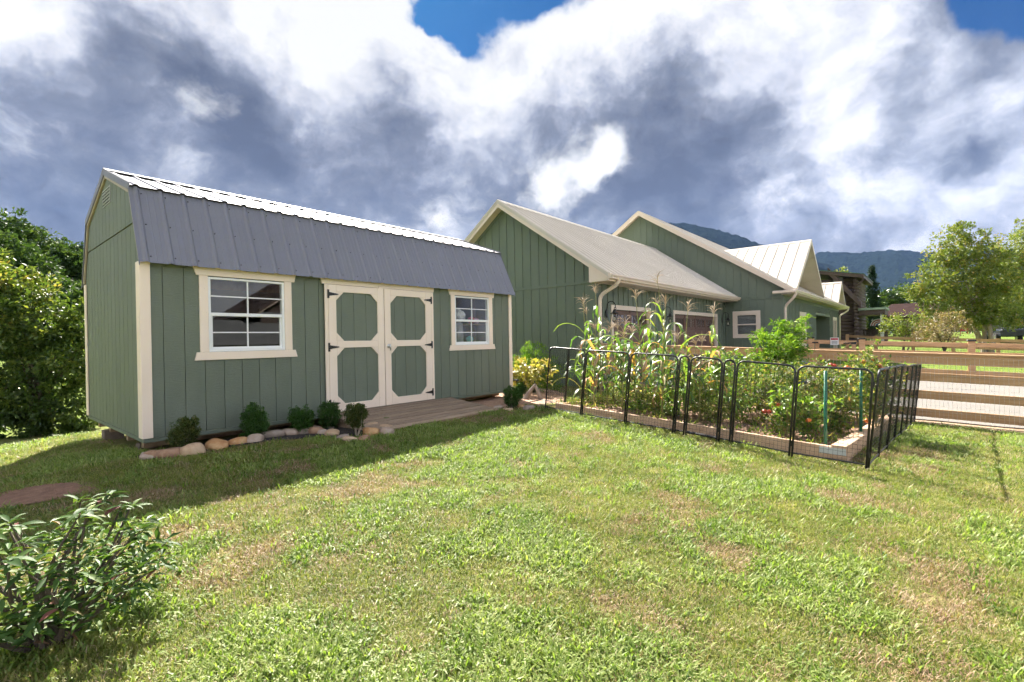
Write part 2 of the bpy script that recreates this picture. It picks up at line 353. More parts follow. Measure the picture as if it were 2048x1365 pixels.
# ------------------------------------------------------------------ the ground
Y0, YB, XL, XR = 6.466, 9.514, 1.42, 7.572      # the shed's footprint
_gp = np.array([
    (1.36, 6.2, -1.16), (2.1, 5.9, -1.13), (3.9, 5.35, -1.135), (5.7, 5.35, -1.135), (7.3, 6.3, -1.17), (7.9, 5.6, -1.16), (4.5, 7.5, -1.2),
    (6.27, 4.68, -1.10), (6.2, 3.95, -1.17), (6.15, 3.2, -1.21), (6.1, 2.5, -1.24), (6.07, 1.8, -1.29), (6.03, 1.15, -1.36), (6.0, 0.46, -1.375),
    (7.4, 0.36, -1.41), (9.3, 0.3, -1.49), (10.85, 0.25, -1.545), (10.85, -1.1, -1.58), (10.85, 3.0, -1.44), (10.85, 6.3, -1.33), (8.5, 3.0, -1.36), (8.6, 5.6, -1.24), (9.5, 8.5, -1.26),
    (0, 0, -1.40), (3, 0, -1.41), (0, 3, -1.31), (3, 3, -1.27), (1, 4.8, -1.21), (-3, 0, -1.40), (0, -4, -1.45), (6, -4, -1.55), (4.8, 4.3, -1.17), (-1.5, 4, -1.33),
    (1.43, 8.3, -1.26), (1.4, 9.5, -1.36), (0.2, 8.6, -1.37), (4.5, 11, -1.5), (8, 11, -1.35), (-1.5, 8, -1.45), (-2, 12, -1.95), (1.5, 13, -1.95), (-6, 6, -1.7), (-6, 14, -2.2), (2, 18, -2.2),
    (12, 9, -1.32), (16, 6.6, -1.36), (22, 4.4, -1.36), (21.9, -1.6, -1.60), (16, -2, -1.60), (16, -9, -1.8), (22, -8, -1.8), (26, 3, -1.33), (30, -3, -1.35), (34, 2, -1.2), (40, 2, -1.1),
    (45, -6, -0.95), (36, -10, -1.15), (60, 0, -0.8), (60, -20, -0.6), (50, 20, -0.9), (30, 20, -1.2), (15, 25, -1.6), (80, 0, -0.3), (80, -30, 0.0), (-12, 25, -1.2), (-4, 32, -0.3), (8, 38, -0.6), (-20, 15, -1.5),
    (-15, -10, -1.5), (10, -20, -1.8), (30, -25, -1.6), (-30, 30, 1.0), (-15, 45, 3.0), (5, 55, 3.0), (40, 50, 0.0)])
def gz(x, y):
    x = np.atleast_1d(np.asarray(x, float)); y = np.atleast_1d(np.asarray(y, float)); out = np.empty(x.shape)
    for i in range(0, x.size, 4000):
        xs = x.flat[i:i + 4000]; ys = y.flat[i:i + 4000]
        dx = _gp[None, :, 0] - xs[:, None]; dy = _gp[None, :, 1] - ys[:, None]
        w = 1.0 / (dx * dx + dy * dy + 0.35) ** 1.6
        w /= w.sum(1, keepdims=True)
        s0 = w.sum(1); sx = (w * dx).sum(1); sy = (w * dy).sum(1); sxx = (w * dx * dx).sum(1) + 3.0; syy = (w * dy * dy).sum(1) + 3.0; sxy = (w * dx * dy).sum(1)
        z = _gp[None, :, 2]; bz = (w * z).sum(1); bx = (w * dx * z).sum(1); by = (w * dy * z).sum(1)
        A = np.stack([np.stack([s0, sx, sy], 1), np.stack([sx, sxx, sxy], 1), np.stack([sy, sxy, syy], 1)], 1)
        sol = np.linalg.solve(A, np.stack([bz, bx, by], 1)[:, :, None])[:, 0, 0]
        r = np.hypot(xs, ys); k = np.clip((r - 70) / 60, 0, 1); k = k * k * (3 - 2 * k)
        out.flat[i:i + 4000] = sol * (1 - k) + (-0.6) * k
    return out
def G(x, y): return float(gz([x], [y])[0])
def on_ground(px, py, dz=0.0):
    d = ray(px, py); s = -1.2 / d[2] if d[2] < 0 else 30.0
    for _ in range(25):
        p = d * s; s += 0.7 * ((G(p[0], p[1]) + dz) - p[2]) / d[2]
    return Vector(d * s)
def by_shed(px, py, ymax=6.2):          # the same, but never under the shed
    p = on_ground(px, py)
    if p.y > ymax and XL - 0.3 < p.x < XR:
        p = on(px, py, 1, ymax); p.z = G(p.x, p.y)
    return p

def axis_steps(lo, hi, fine_lo, fine_hi, step, grow=1.22):
    a = list(np.arange(fine_lo, fine_hi + 1e-6, step)); s = step; v = fine_hi
    while v < hi: s *= grow; v += s; a.append(v)
    s = step; v = fine_lo
    while v > lo: s *= grow; v -= s; a.insert(0, v)
    return np.array(a)
def sheet(name, xs, ys, zf, material):
    X, Y = np.meshgrid(xs, ys); Z = zf(X.ravel(), Y.ravel())
    nx, ny = len(xs), len(ys)
    me = bpy.data.meshes.new(name)
    fs = [(j * nx + i, j * nx + i + 1, (j + 1) * nx + i + 1, (j + 1) * nx + i) for j in range(ny - 1) for i in range(nx - 1)]
    me.from_pydata(np.stack([X.ravel(), Y.ravel(), Z], 1).tolist(), [], fs)
    me.materials.append(material); me.polygons.foreach_set('use_smooth', [True] * len(me.polygons))
    o = bpy.data.objects.new(name, me); link(o); return o
def m_lawn():
    m, N, L, P = mat('lawn_ground')
    a = tex(N, L, 'ShaderNodeTexNoise', 1.3, 8, 0.65, 'Object')
    b = tex(N, L, 'ShaderNodeTexNoise', 22, 6, 0.7, 'Object')
    mx = N.new('ShaderNodeMath'); mx.operation = 'MULTIPLY_ADD'; mx.inputs[1].default_value = 0.55; L.new(b.outputs['Fac'], mx.inputs[0])
    s = N.new('ShaderNodeMath'); s.operation = 'MULTIPLY'; s.inputs[1].default_value = 0.55; L.new(a.outputs['Fac'], s.inputs[0]); L.new(s.outputs[0], mx.inputs[2])
    r = ramp_node(N, L, mx.outputs[0], [(0.36, (0.19, 0.12, 0.075)), (0.47, (0.23, 0.175, 0.095)), (0.56, (0.18, 0.175, 0.06)), (0.72, (0.13, 0.165, 0.04))])
    geo = N.new('ShaderNodeNewGeometry'); ln = N.new('ShaderNodeVectorMath'); ln.operation = 'LENGTH'; L.new(geo.outputs['Position'], ln.inputs[0])
    far = N.new('ShaderNodeMapRange'); far.inputs['From Min'].default_value = 10; far.inputs['From Max'].default_value = 20; L.new(ln.outputs['Value'], far.inputs['Value'])
    r2 = ramp_node(N, L, a.outputs['Fac'], [(0.3, (0.10, 0.15, 0.025)), (0.7, (0.14, 0.19, 0.035))])   # distant mown grass, seen as a surface
    mc = N.new('ShaderNodeMix'); mc.data_type = 'RGBA'; L.new(far.outputs[0], mc.inputs[0]); L.new(r.outputs[0], mc.inputs[6]); L.new(r2.outputs[0], mc.inputs[7])
    L.new(mc.outputs[2], P.inputs['Base Color']); P.inputs['Roughness'].default_value = 0.95; P.inputs['Specular IOR Level'].default_value = 0.1
    bump(N, L, P, b.outputs['Fac'], 0.8, 0.03)
    return m
MT['lawn'] = m_lawn()
gx = axis_steps(-2500, 3200, -3, 12, 0.16); gy = axis_steps(-2500, 3200, -3, 10, 0.16)
def lawn_z(x, y):
    z = gz(x, y)
    near = np.clip(1 - np.hypot(x, y) / 16, 0, 1)
    return z + near * 0.03 * (vnoise(x * 1.5, y * 1.5, 3, 3) - 0.5)
lawn = tag(sheet('lawn', gx, gy, lawn_z, MT['lawn']), 'mown patchy green lawn sloping gently around the shed', None, None, 'structure')

def patch(name, poly, dz, material, step=0.12, label=None):   # a sheet lying on the ground inside a polygon
    bm = bmesh.new()
    vs = [bm.verts.new((p[0], p[1], 0)) for p in poly]; bm.faces.new(vs)
    xs = [p[0] for p in poly]; ys = [p[1] for p in poly]
    for ax, lo, hi in ((0, min(xs), max(xs)), (1, min(ys), max(ys))):
        k = int((hi - lo) / step)
        for i in range(1, k):
            c = [0, 0, 0]; c[ax] = lo + (hi - lo) * i / k; n = [0, 0, 0]; n[ax] = 1
            bmesh.ops.bisect_plane(bm, geom=bm.verts[:] + bm.edges[:] + bm.faces[:], plane_co=c, plane_no=n)
    co = np.array([v.co[:] for v in bm.verts]); z = lawn_z(co[:, 0], co[:, 1])
    for v, q in zip(bm.verts, z): v.co.z = q + (dz(v.co.x, v.co.y) if callable(dz) else dz)
    bmesh.ops.recalc_face_normals(bm, faces=bm.faces[:])
    me = bpy.data.meshes.new(name); bm.to_mesh(me); bm.free()
    if me.polygons[0].normal.z < 0: me.flip_normals()
    me.materials.append(material); me.polygons.foreach_set('use_smooth', [True] * len(me.polygons))
    o = link(bpy.data.objects.new(name, me)); o['kind'] = 'structure'
    if label: o['label'] = label
    return o
def smooth_edge(pts, n=3):             # Chaikin
    for _ in range(n):
        q = []
        for i in range(len(pts)):
            a, b = Vector(pts[i]), Vector(pts[(i + 1) % len(pts)]); q += [a * .75 + b * .25, a * .25 + b * .75]
        pts = q
    return pts
MULCH = smooth_edge([(1.3, 6.05, 0), (1.75, 5.95, 0), (2.5, 5.9, 0), (3.0, 5.65, 0), (3.3, 5.25, 0), (3.75, 5.2, 0), (3.8, 6.3, 0), (3.4, 6.6, 0), (1.3, 6.6, 0)], 2)
patch('mulch_bed', MULCH, 0.012, MT['mulch'])
PATH = smooth_edge([(5.95, 5.55, 0), (6.4, 5.25, 0), (7.0, 5.0, 0), (7.6, 5.1, 0), (10.2, 7.0, 0), (10.2, 9.5, 0), (8.3, 9.0, 0), (7.6, 6.7, 0), (6.0, 6.7, 0)], 2)
patch('straw_path', PATH, 0.012, MT['straw'])
red_c = on_ground(70, 992)
patch('bare_red_soil', smooth_edge([tuple(red_c + Vector((CAM[0][0], CAM[0][1], 0)).normalized() * (0.46 * math.cos(a) * (1 + .2 * math.sin(3 * a))) + Vector((CAM[2][0], CAM[2][1], 0)).normalized() * (0.24 * math.sin(a) * (1 + .2 * math.cos(4 * a)))) for a in np.linspace(0, 2 * math.pi, 14)[:-1]], 2), 0.010, m_noise('bare_red_clay', [(0.3, (0.16, 0.082, 0.05)), (0.7, (0.29, 0.165, 0.105))], 14, 0.95, bumps=0.8, bscale=50, bdist=0.02))
drive = patch('driveway', [(11.05, -14), (21.7, -14), (21.7, 4.3), (22.2, 4.35), (22.2, 6.55), (11.5, 6.55), (11.05, 6.4)], 0.012, MT['sand'], 0.6)
for i_ in range(4):
    for j_ in range(7):
        xa, xb = 11.06 + 2.66 * i_, 11.06 + 2.66 * (i_ + 1) - 0.018; ya, yb = -14 + 2.92 * j_, min(-14 + 2.92 * (j_ + 1) - 0.018, 6.5)
        sl = patch('slab', [(xa, ya), (xb, ya), (xb, yb), (xa, yb)], 0.030, MT['concrete'], 0.7); sl.parent = drive; del sl['kind']
patch('gravel_strip', [(10.62, -14), (11.05, -14), (11.05, 6.4), (10.62, 6.4)], 0.012, MT['sand'], 0.5)

# ------------------------------------------------------------------ the shed
YM = (Y0 + YB) / 2
shed = thing('storage_shed', 'sage green gambrel storage shed with cream trim and charcoal metal roof', 'shed', (XL, Y0, -1.16))
def roof_z(y):                          # underside of the shed roof over y
    a = abs(y - YM)
    return 2.215 - 0.364 * a if a < 1.2 else 1.778 - 2.05 * (a - 1.2)
def cells(mb, x0, x1, z0, z1, holes, y0, y1):   # a wall in the x-z plane with rectangular openings
    xs = sorted({x0, x1, *[h[0] for h in holes], *[h[1] for h in holes]}); zs = sorted({z0, z1, *[h[2] for h in holes], *[h[3] for h in holes]})
    for i in range(len(xs) - 1):
        for j in range(len(zs) - 1):
            cx, cz = (xs[i] + xs[i + 1]) / 2, (zs[j] + zs[j + 1]) / 2
            if not any(h[0] < cx < h[1] and h[2] < cz < h[3] for h in holes): mb.box(xs[i], xs[i + 1], y0, y1, zs[j], zs[j + 1])
    return mb
WIN_C = (2.508, 6.462); WW, WZ0, WZ1 = 0.448, -0.075, 0.815
front = cells(MB(), XL, XR, -1.0, 0.98, [(c - WW, c + WW, WZ0, WZ1) for c in WIN_C], Y0 + 0.013, Y0 + 0.09).build('front_wall', MT['shed_green'], shed)
grooves = [1.612 + 0.2032 * k for k in range(-1, 30)]
for a, b in zip(grooves[:-1], grooves[1:]):
    a, b = max(a + 0.0035, 1.50), min(b - 0.0035, 7.497)
    cuts = sorted({a, b, *[c for c in (1.972, 3.058, 3.51, 5.488, 5.93, 7.0) if a < c < b]})
    m = MB()
    for u, v in zip(cuts[:-1], cuts[1:]):
        k = (u + v) / 2
        if 3.51 < k < 5.488 or v - u < 0.004: continue
        zt = -0.13 if (1.972 < k < 3.058 or 5.93 < k < 7.0) else 0.95
        m.box(u, v, Y0, Y0 + 0.0128, -0.999, zt)
    if m.v: m.build('siding_board', MT['shed_green'], front)
def gable_poly(x, ya, yb, z0, z1=None, drop=0.0):
    ys = sorted({ya, yb, *[y for y in (YM - 1.2, YM, YM + 1.2) if ya < y < yb]})
    top = [(x, y, min(roof_z(y) - drop, z1) if z1 is not None else roof_z(y) - drop) for y in ys]
    return [(x, ya, z0), (x, yb, z0)] + top[::-1]
side = MB().prism(gable_poly(XL + 0.013, Y0 + 0.014, YB, -1.0), (0.08, 0, 0)).build('gable_wall', MT['shed_green'], shed)
k = 0
while True:
    a, b = Y0 + 0.002 + 0.2032 * k, Y0 + 0.2032 * (k + 1) - 0.0035
    if a > YB - 0.05: break
    b = min(b, YB)
    MB().prism(gable_poly(XL, a + 0.0035, b, -0.999, 1.376, 0.02), (0.0128, 0, 0)).build('siding_board', MT['shed_green'], side)
    if roof_z(a) > 1.45 or roof_z(b) > 1.45:
        poly = gable_poly(XL - 0.003, a + 0.0035, b, 1.396, None, 0.012)
        if all(p[2] >= 1.395 for p in poly): MB().prism(poly, (0.0158, 0, 0)).build('siding_board', MT['shed_green'], side)
    k += 1
MB().prism(gable_poly(XR - 0.09, Y0 + 0.1, YB, -1.0), (0.09, 0, 0)).build('gable_wall', MT['shed_green'], shed)
MB().box(XL + 0.1, XR - 0.1, YB - 0.08, YB, -1.0, 0.98).build('back_wall', MT['shed_green'], shed)
MB().box(XL + 0.02, XR - 0.02, Y0 + 0.02, YB - 0.02, -1.06, -1.002).build('floor', MT['wood_inside'], shed)
m = MB().box(XL - 0.006, XR + 0.006, Y0 - 0.006, Y0 + 0.018, -1.047, -1.003).box(XL - 0.006, XL + 0.018, Y0 + 0.018, YB, -1.047, -1.003)
m.build('base_skirt', MT['shed_green'], shed, bevel=0.003)
for y in (Y0 + 0.35, Y0 + 1.05, YB - 1.05, YB - 0.35):
    MB().box(XL + 0.06, XR - 0.06, y - 0.045, y + 0.045, -1.15, -1.061).build('skid', MT['wood_inside'], shed)
# trims
def trim(name, mb): return mb.build(name, MT['cream'], shed, bevel=0.004)
trim('corner_trim', MB().box(XL - 0.022, XL + 0.078, Y0 - 0.022, Y0 - 0.0005, -1.0, 0.93))
trim('corner_trim', MB().box(XL - 0.022, XL - 0.004, Y0 + 0.0, Y0 + 0.13, -1.0, 0.93))
trim('corner_trim', MB().box(XR - 0.075, XR + 0.012, Y0 - 0.022, Y0 - 0.0005, -1.0, 0.93))
trim('corner_trim', MB().box(XL - 0.022, XL - 0.004, YB - 0.09, YB + 0.02, -1.0, 0.93))
def window(xc):
    y = Y0
    f = MB()
    x0, x1 = xc - WW, xc + WW
    f.box(x0, x0 + 0.028, y - 0.012, y + 0.06, WZ0, WZ1).box(x1 - 0.028, x1, y - 0.012, y + 0.06, WZ0, WZ1)
    f.box(x0 + 0.028, x1 - 0.028, y - 0.012, y + 0.06, WZ1 - 0.026, WZ1).box(x0 + 0.028, x1 - 0.028, y - 0.012, y + 0.06, WZ0, WZ0 + 0.035)
    w = f.build('window', MT['vinyl'], shed, bevel=0.003)
    MB().box(x0 + 0.028, x1 - 0.028, y - 0.004, y + 0.05, 0.352, 0.392).build('meeting_rail', MT['vinyl'], w, bevel=0.003)
    for zl, zh, yy in ((0.392, WZ1 - 0.026, y + 0.012), (WZ0 + 0.035, 0.352, y + 0.028)):
        zc = (zl + zh) / 2
        if yy > y + 0.02:
            s = MB().box(x0 + 0.028, x0 + 0.052, yy - 0.012, yy + 0.012, zl, zh).box(x1 - 0.052, x1 - 0.028, yy - 0.012, yy + 0.012, zl, zh).box(x0 + 0.052, x1 - 0.052, yy - 0.012, yy + 0.012, zl, zl + 0.022)
            s.build('sash', MT['vinyl'], w)
        MB().box(xc - 0.008, xc + 0.008, yy - 0.008, yy + 0.008, zl, zh).build('muntin', MT['vinyl'], w)
        MB().box(x0 + 0.028, xc - 0.008, yy - 0.008, yy + 0.008, zc - 0.007, zc + 0.007).build('muntin', MT['vinyl'], w)
        MB().box(xc + 0.008, x1 - 0.028, yy - 0.008, yy + 0.008, zc - 0.007, zc + 0.007).build('muntin', MT['vinyl'], w)
        for a, b in ((x0 + 0.029, xc - 0.009), (xc + 0.009, x1 - 0.029)):
            for c, d in ((zl + 0.001, zc - 0.0075), (zc + 0.0075, zh - 0.001)):
                MB().box(a, b, yy - 0.002, yy + 0.002, c, d).build('pane', MT['glass'], w)
    MB().prism([(xc - 0.60, y - 0.024, -0.172), (xc + 0.61, y - 0.024, -0.172), (xc + 0.585, y - 0.024, -0.077), (xc - 0.575, y - 0.024, -0.077)], (0, 0.0235, 0)).build('sill', MT['cream'], w, bevel=0.003)
    MB().prism([(xc - 0.57, y - 0.024, 0.826), (xc + 0.585, y - 0.024, 0.826), (xc + 0.608, y - 0.024, 0.945), (xc - 0.608, y - 0.024, 0.945)], (0, 0.0235, 0)).build('header', MT['cream'], w, bevel=0.003)
    MB().box(xc - 0.54, x0 - 0.001, y - 0.02, y - 0.0005, -0.076, 0.825).build('jamb_trim', MT['cream'], w, bevel=0.003)
    MB().box(x1 + 0.001, xc + 0.545, y - 0.02, y - 0.0005, -0.076, 0.825).build('jamb_trim', MT['cream'], w, bevel=0.003)
    return w
for c in WIN_C: window(c)
# double door
MB().prism([(3.485, Y0 - 0.026, 0.842), (5.512, Y0 - 0.026, 0.842), (5.534, Y0 - 0.026, 0.945), (3.455, Y0 - 0.026, 0.945)], (0, 0.025, 0)).build('door_header', MT['cream'], shed, bevel=0.003)
MB().box(4.40, 4.56, Y0 - 0.04, Y0 - 0.0265, 0.835, 0.868).build('door_stop_block', MT['cream'], shed, bevel=0.003)
def tri_strap(x, z, s):                 # black T hinge, s = which way the strap points
    m = MB().box(x - 0.014, x + 0.014, Y0 - 0.052, Y0 - 0.046, z - 0.062, z + 0.062)
    m.prism([(x + s * 0.0145, Y0 - 0.051, z + 0.027), (x + s * 0.0145, Y0 - 0.051, z - 0.027), (x + s * 0.155, Y0 - 0.051, z - 0.006), (x + s * 0.155, Y0 - 0.051, z + 0.006)], (0, 0.005, 0))
    for q in (0.035, 0.07, 0.11): m.tube([(x + s * q, Y0 - 0.055, z), (x + s * q, Y0 - 0.0505, z)], 0.006, 6)
    m.tube([(x, Y0 - 0.056, z - 0.06), (x, Y0 - 0.056, z + 0.06)], 0.007, 6)
    return m
def door(x0, x1, hinge_left):
    z0, z1 = -0.985, 0.836
    out, inn = (x0, x1) if hinge_left else (x1, x0); s = 1 if hinge_left else -1
    d = MB().box(x0 + 0.03, x1 - 0.005, Y0 - 0.012, Y0 + 0.0, z0 + 0.01, z1 - 0.01).build('door', MT['shed_green'], shed)
    pa, pb = out + s * 0.172, inn - s * 0.112          # opening of the octagons
    xa, xb = min(pa, pb), max(pa, pb)
    boards = [xa - 0.05] + [q for q in (xa + 0.09 + 0.2032 * i for i in range(6)) if q < xb] + [xb + 0.05]
    for a, b in zip(boards[:-1], boards[1:]): MB().box(a + 0.0025, b - 0.0025, Y0 - 0.022, Y0 - 0.0125, z0 + 0.05, z1 - 0.05).build('plank', MT['shed_green'], d)
    Ya, Yb = Y0 - 0.045, Y0 - 0.023
    cr_ = lambda n, mb: mb.build(n, MT['cream'], d, bevel=0.0025)
    cr_('stile', MB().box(min(out + s * 0.052, pa), max(out + s * 0.052, pa), Ya, Yb, z0, z1))
    cr_('edge_trim', MB().box(min(out, out + s * 0.049), max(out, out + s * 0.049), Ya + 0.002, Yb, z0, z1))
    cr_('stile', MB().box(min(inn, pb), max(inn, pb), Ya, Yb, z0, z1))
    rz = [(z0, -0.875), (-0.068, 0.03), (0.735, z1)]
    for a, b in rz: cr_('rail', MB().box(xa + 0.001, xb - 0.001, Ya, Yb, a, b))
    c = 0.118
    for za, zb in ((-0.874, -0.069), (0.031, 0.734)):
        for (px, pz, dx, dz_) in ((xa + .001, za, 1, 1), (xb - .001, za, -1, 1), (xa + .001, zb, 1, -1), (xb - .001, zb, -1, -1)):
            cr_('gusset', MB().prism([(px, Ya, pz), (px + dx * c, Ya, pz), (px, Ya, pz + dz_ * c)], (0, Yb - Ya, 0)))
    for z in (0.70, -0.055, -0.86): tri_strap(out + s * 0.05, z, s).build('hinge', MT['black_metal'], d)
    if not hinge_left:
        hx = inn - s * 0.062
        m = MB().tube([(hx, Y0 - 0.052, -0.06), (hx, Y0 - 0.046, -0.06)], 0.032, 14).tube([(hx, Y0 - 0.09, -0.06), (hx, Y0 - 0.052, -0.06)], [0.012, 0.012], 10)
        m.tube([(hx, Y0 - 0.085, -0.03), (hx + 0.004, Y0 - 0.092, -0.08), (hx + 0.01, Y0 - 0.085, -0.13)], [0.012, 0.011, 0.008], 8)
        m.build('handle', MT['chrome'], d, smooth=True)
    return d
door(3.51, 4.484, True)
door(4.497, 5.488, False)
# metal roof
def roof_profile(u0, u1, rib=0.2286, h=0.018, minor=0.003, phase=0.0):
    pts = [(u0, 0.0)]
    n0 = math.floor((u0 - phase) / rib)
    for k in range(n0, n0 + int((u1 - u0) / rib) + 3):
        c = phase + k * rib
        for du, dh in ((-0.032, 0), (-0.012, h), (0.012, h), (0.032, 0)) + (((0.088, 0), (0.096, minor), (0.104, 0), (0.146, 0), (0.154, minor), (0.162, 0)) if minor else ()):
            u = c + du
            if u0 + 0.003 < u < u1 - 0.003: pts.append((u, dh))
    return pts + [(u1, 0.0)]
def roof_sheets(parent, name, material, origin, along, down, length, total, width=0.9144, rib=0.2286, h=0.018, minor=0.003, thick=0.004):
    """corrugated sheets: 'along' the eave, 'down' the slope, each sheet one piece"""
    origin, along, down = Vector(origin), Vector(along).normalized(), Vector(down).normalized()
    nrm = along.cross(down).normalized()
    if nrm.z < 0: nrm = -nrm
    u = 0.0
    while u < total - 0.02:
        e = min(u + width, total)
        pr = roof_profile(u, e, rib, h, minor, 0.06)
        n = len(pr); vs = []
        for dv, off in ((0, 0), (length, 0), (0, -thick), (length, -thick)):
            vs += [origin + along * a + down * dv + nrm * (b + off) for a, b in pr]
        fs = [(i, i + 1, n + i + 1, n + i) for i in range(n - 1)] + [(2 * n + i, 3 * n + i, 3 * n + i + 1, 2 * n + i + 1) for i in range(n - 1)]
        fs += [(n + i, n + i + 1, 3 * n + i + 1, 3 * n + i) for i in range(n - 1)] + [(i, 2 * n + i, 2 * n + i + 1, i + 1) for i in range(n - 1)]
        fs += [(0, n, 3 * n, 2 * n), (n - 1, 3 * n - 1, 4 * n - 1, 2 * n - 1)]
        m = MB().add(vs, fs)
        o = m.build(name, material, parent)
        bm = bmesh.new(); bm.from_mesh(o.data); bmesh.ops.recalc_face_normals(bm, faces=bm.faces[:]); bm.to_mesh(o.data); bm.free()
        u = e
RX0, RX1 = XL - 0.03, XR + 0.04
deck = MB()
prof = [(6.42, 0.95), (6.81, 1.765), (YM, 2.205), (2 * YM - 6.81, 1.765), (2 * YM - 6.42, 0.95)]
for (ya, za), (yb, zb) in zip(prof[:-1], prof[1:]):
    nv = Vector((0, -(zb - za), yb - ya)).normalized() * 0.022
    deck.prism([(XL - 0.012, ya, za), (XL - 0.012, yb, zb), (XL - 0.012, yb + nv.y, zb + nv.z), (XL - 0.012, ya + nv.y, za + nv.z)], (XR - XL + 0.024, 0, 0))
roof = deck.build('roof', MT['wood_inside'], shed)
for sgn in (1, -1):
    Y = lambda y: YM + sgn * (y - YM)
    dn = Vector((0, Y(6.362) - Y(6.768), 0.908 - 1.800)); roof_sheets(roof, 'roof_sheet', MT['roof_metal'], (RX0, Y(6.768), 1.800), (1, 0, 0), dn, dn.length, RX1 - RX0)
    dn = Vector((0, Y(6.735) - Y(YM - 0.0), 1.811 - 2.262)); roof_sheets(roof, 'roof_sheet', MT['roof_metal'], (RX0, YM, 2.262), (1, 0, 0), dn, dn.length, RX1 - RX0)
MT['shaded_trim'] = plain('shaded_rake_paint', (0.42, 0.355, 0.27))  # cream rake boards coloured darker, their shade put into the paint
cap = MB()
for sgn in (1, -1):
    a = [(RX0 - 0.01, YM, 2.300), (RX0 - 0.01, YM + sgn * 0.15, 2.240), (RX0 - 0.01, YM + sgn * 0.15, 2.236), (RX0 - 0.01, YM, 2.296)]
    cap.prism(a, (RX1 - RX0 + 0.02, 0, 0))
cap.build('ridge_cap', MT['roof_metal'], roof)
MB().box(RX0 + 0.01, RX1 - 0.01, YM - 0.10, YM + 0.10, 2.222, 2.258).build('ridge_closure', MT['dark'], roof)
scr = MB()
xx = RX0 + 0.06 + 0.045
while xx < RX1:
    for f_ in (0.08, 0.5, 0.92):
        q = Vector((xx, 6.768 + (6.362 - 6.768) * f_, 1.800 + (0.908 - 1.800) * f_)); nn = Vector((0, -0.892, 0.406)).normalized(); scr.tube([q - nn * 0.001, q + nn * 0.006], 0.007, 6)
    xx += 0.2286
scr.build('screw_heads', MT['dark'], roof, kind='stuff')
for x, sx in ((RX0, -1), (RX1, 1)):
    fl = MB()
    for sgn in (1, -1):
        Y = lambda y: YM + sgn * (y - YM)
        for (ya, za), (yb, zb), hh in (((6.735, 1.838), (YM, 2.292), 0.088), ((6.362, 0.915), (6.765, 1.812), 0.045)):
            fl.prism([(x, Y(ya), za), (x, Y(yb), zb), (x, Y(yb), zb - hh), (x, Y(ya), za - hh)], (sx * 0.008, 0, 0))
    fl.build('rake_flashing', MT['roof_metal'], roof)
    rk = MB()
    for sgn in (1, -1):
        Y = lambda y: YM + sgn * (y - YM)
        for (ya, za), (yb, zb) in (((6.79, 1.772), (YM, 2.212)), ((6.42, 0.95), (6.79, 1.772))):
            rk.prism([(x - sx * 0.004, Y(ya), za), (x - sx * 0.004, Y(yb), zb), (x - sx * 0.004, Y(yb + (0.0 if zb > 2 else 0.035)), zb - (0.04 if zb > 2 else 0.012)), (x - sx * 0.004, Y(ya + (0.022 if za > 1.5 else 0.036)), za - (0.033 if za > 1.5 else 0))], (-sx * 0.02, 0, 0))
    rk.build('rake_board', MT['shaded_trim'], roof)
MT['vent'] = plain('grey_vent', (0.34, 0.36, 0.34))
vent = MB().box(XL - 0.012, XL - 0.0035, 7.78, 8.22, 1.83, 2.045).build('gable_vent', MT['vent'], shed)
for i in range(4):
    y = 7.80 + i * 0.103
    for j in range(9):
        MB().box(XL - 0.016, XL - 0.0125, y + 0.006, y + 0.085, 1.846 + j * 0.0205, 1.856 + j * 0.0205).build('louver', MT['dark'] if j % 2 == 0 else MT['vent'], vent)
# piers under the low corner
for (x, y, w, h, lb) in ((1.60, 8.75, 0.15, 0.20, 'rough tan concrete block under the back of the shed gable end'), (1.66, 7.15, 0.16, 0.12, 'small tan concrete block under the shed gable end nearest the front corner')):
    b = MB(); zt = -1.151; zb = G(x, y) - 0.03; b.box(x - w, x + w / 2, y - w / 2, y + w / 2, zb, zt)
    tag(b.build('concrete_block', MT['block'], None, (x, y, zb), bevel=0.012), lb, 'block', 'concrete blocks under the shed')
# things stored behind the right-hand window
sx0 = 6.05
shelf = thing('storage_shelf', 'bare wood shelf inside the shed behind the right window', 'shelf', (6.5, 6.95, -1.0))
for z in (-0.06, 0.30): MB().box(6.42, 7.2, 6.60, 7.15, z, z + 0.025).build('board', MT['wood_inside'], shelf)
for x in (6.44, 7.15): MB().box(x, x + 0.04, 7.10, 7.14, -1.0, 0.9).build('upright', MT['wood_inside'], shelf)
b = MB().tube([(6.3, 6.76, -1.0), (6.3, 6.76, -0.4), (6.31, 6.75, 0.1), (6.32, 6.72, 0.34)], [0.17, 0.16, 0.14, 0.10], 12)
tag(b.build('cloth_bundle', plain('grey_cloth', (0.38, 0.38, 0.40), 0.9), None, (6.3, 6.76, -1.0), smooth=True), 'tall grey cloth bundle standing behind the right shed window', 'bundle')
bm = bmesh.new(); bmesh.ops.create_icosphere(bm, subdivisions=3, radius=0.13)
for v in bm.verts: v.co *= 1 + 0.18 * math.sin(v.co.x * 40) * math.sin(v.co.z * 37 + 1)
me = bpy.data.meshes.new('plush'); bm.to_mesh(me); bm.free(); me.materials.append(plain('white_plush', (0.85, 0.80, 0.77), 0.95))
o = link(bpy.data.objects.new('white_plush', me)); o.location = (6.33, 6.70, 0.47); tag(o, 'white fluffy ornament on top of the grey bundle inside the shed', 'ornament')
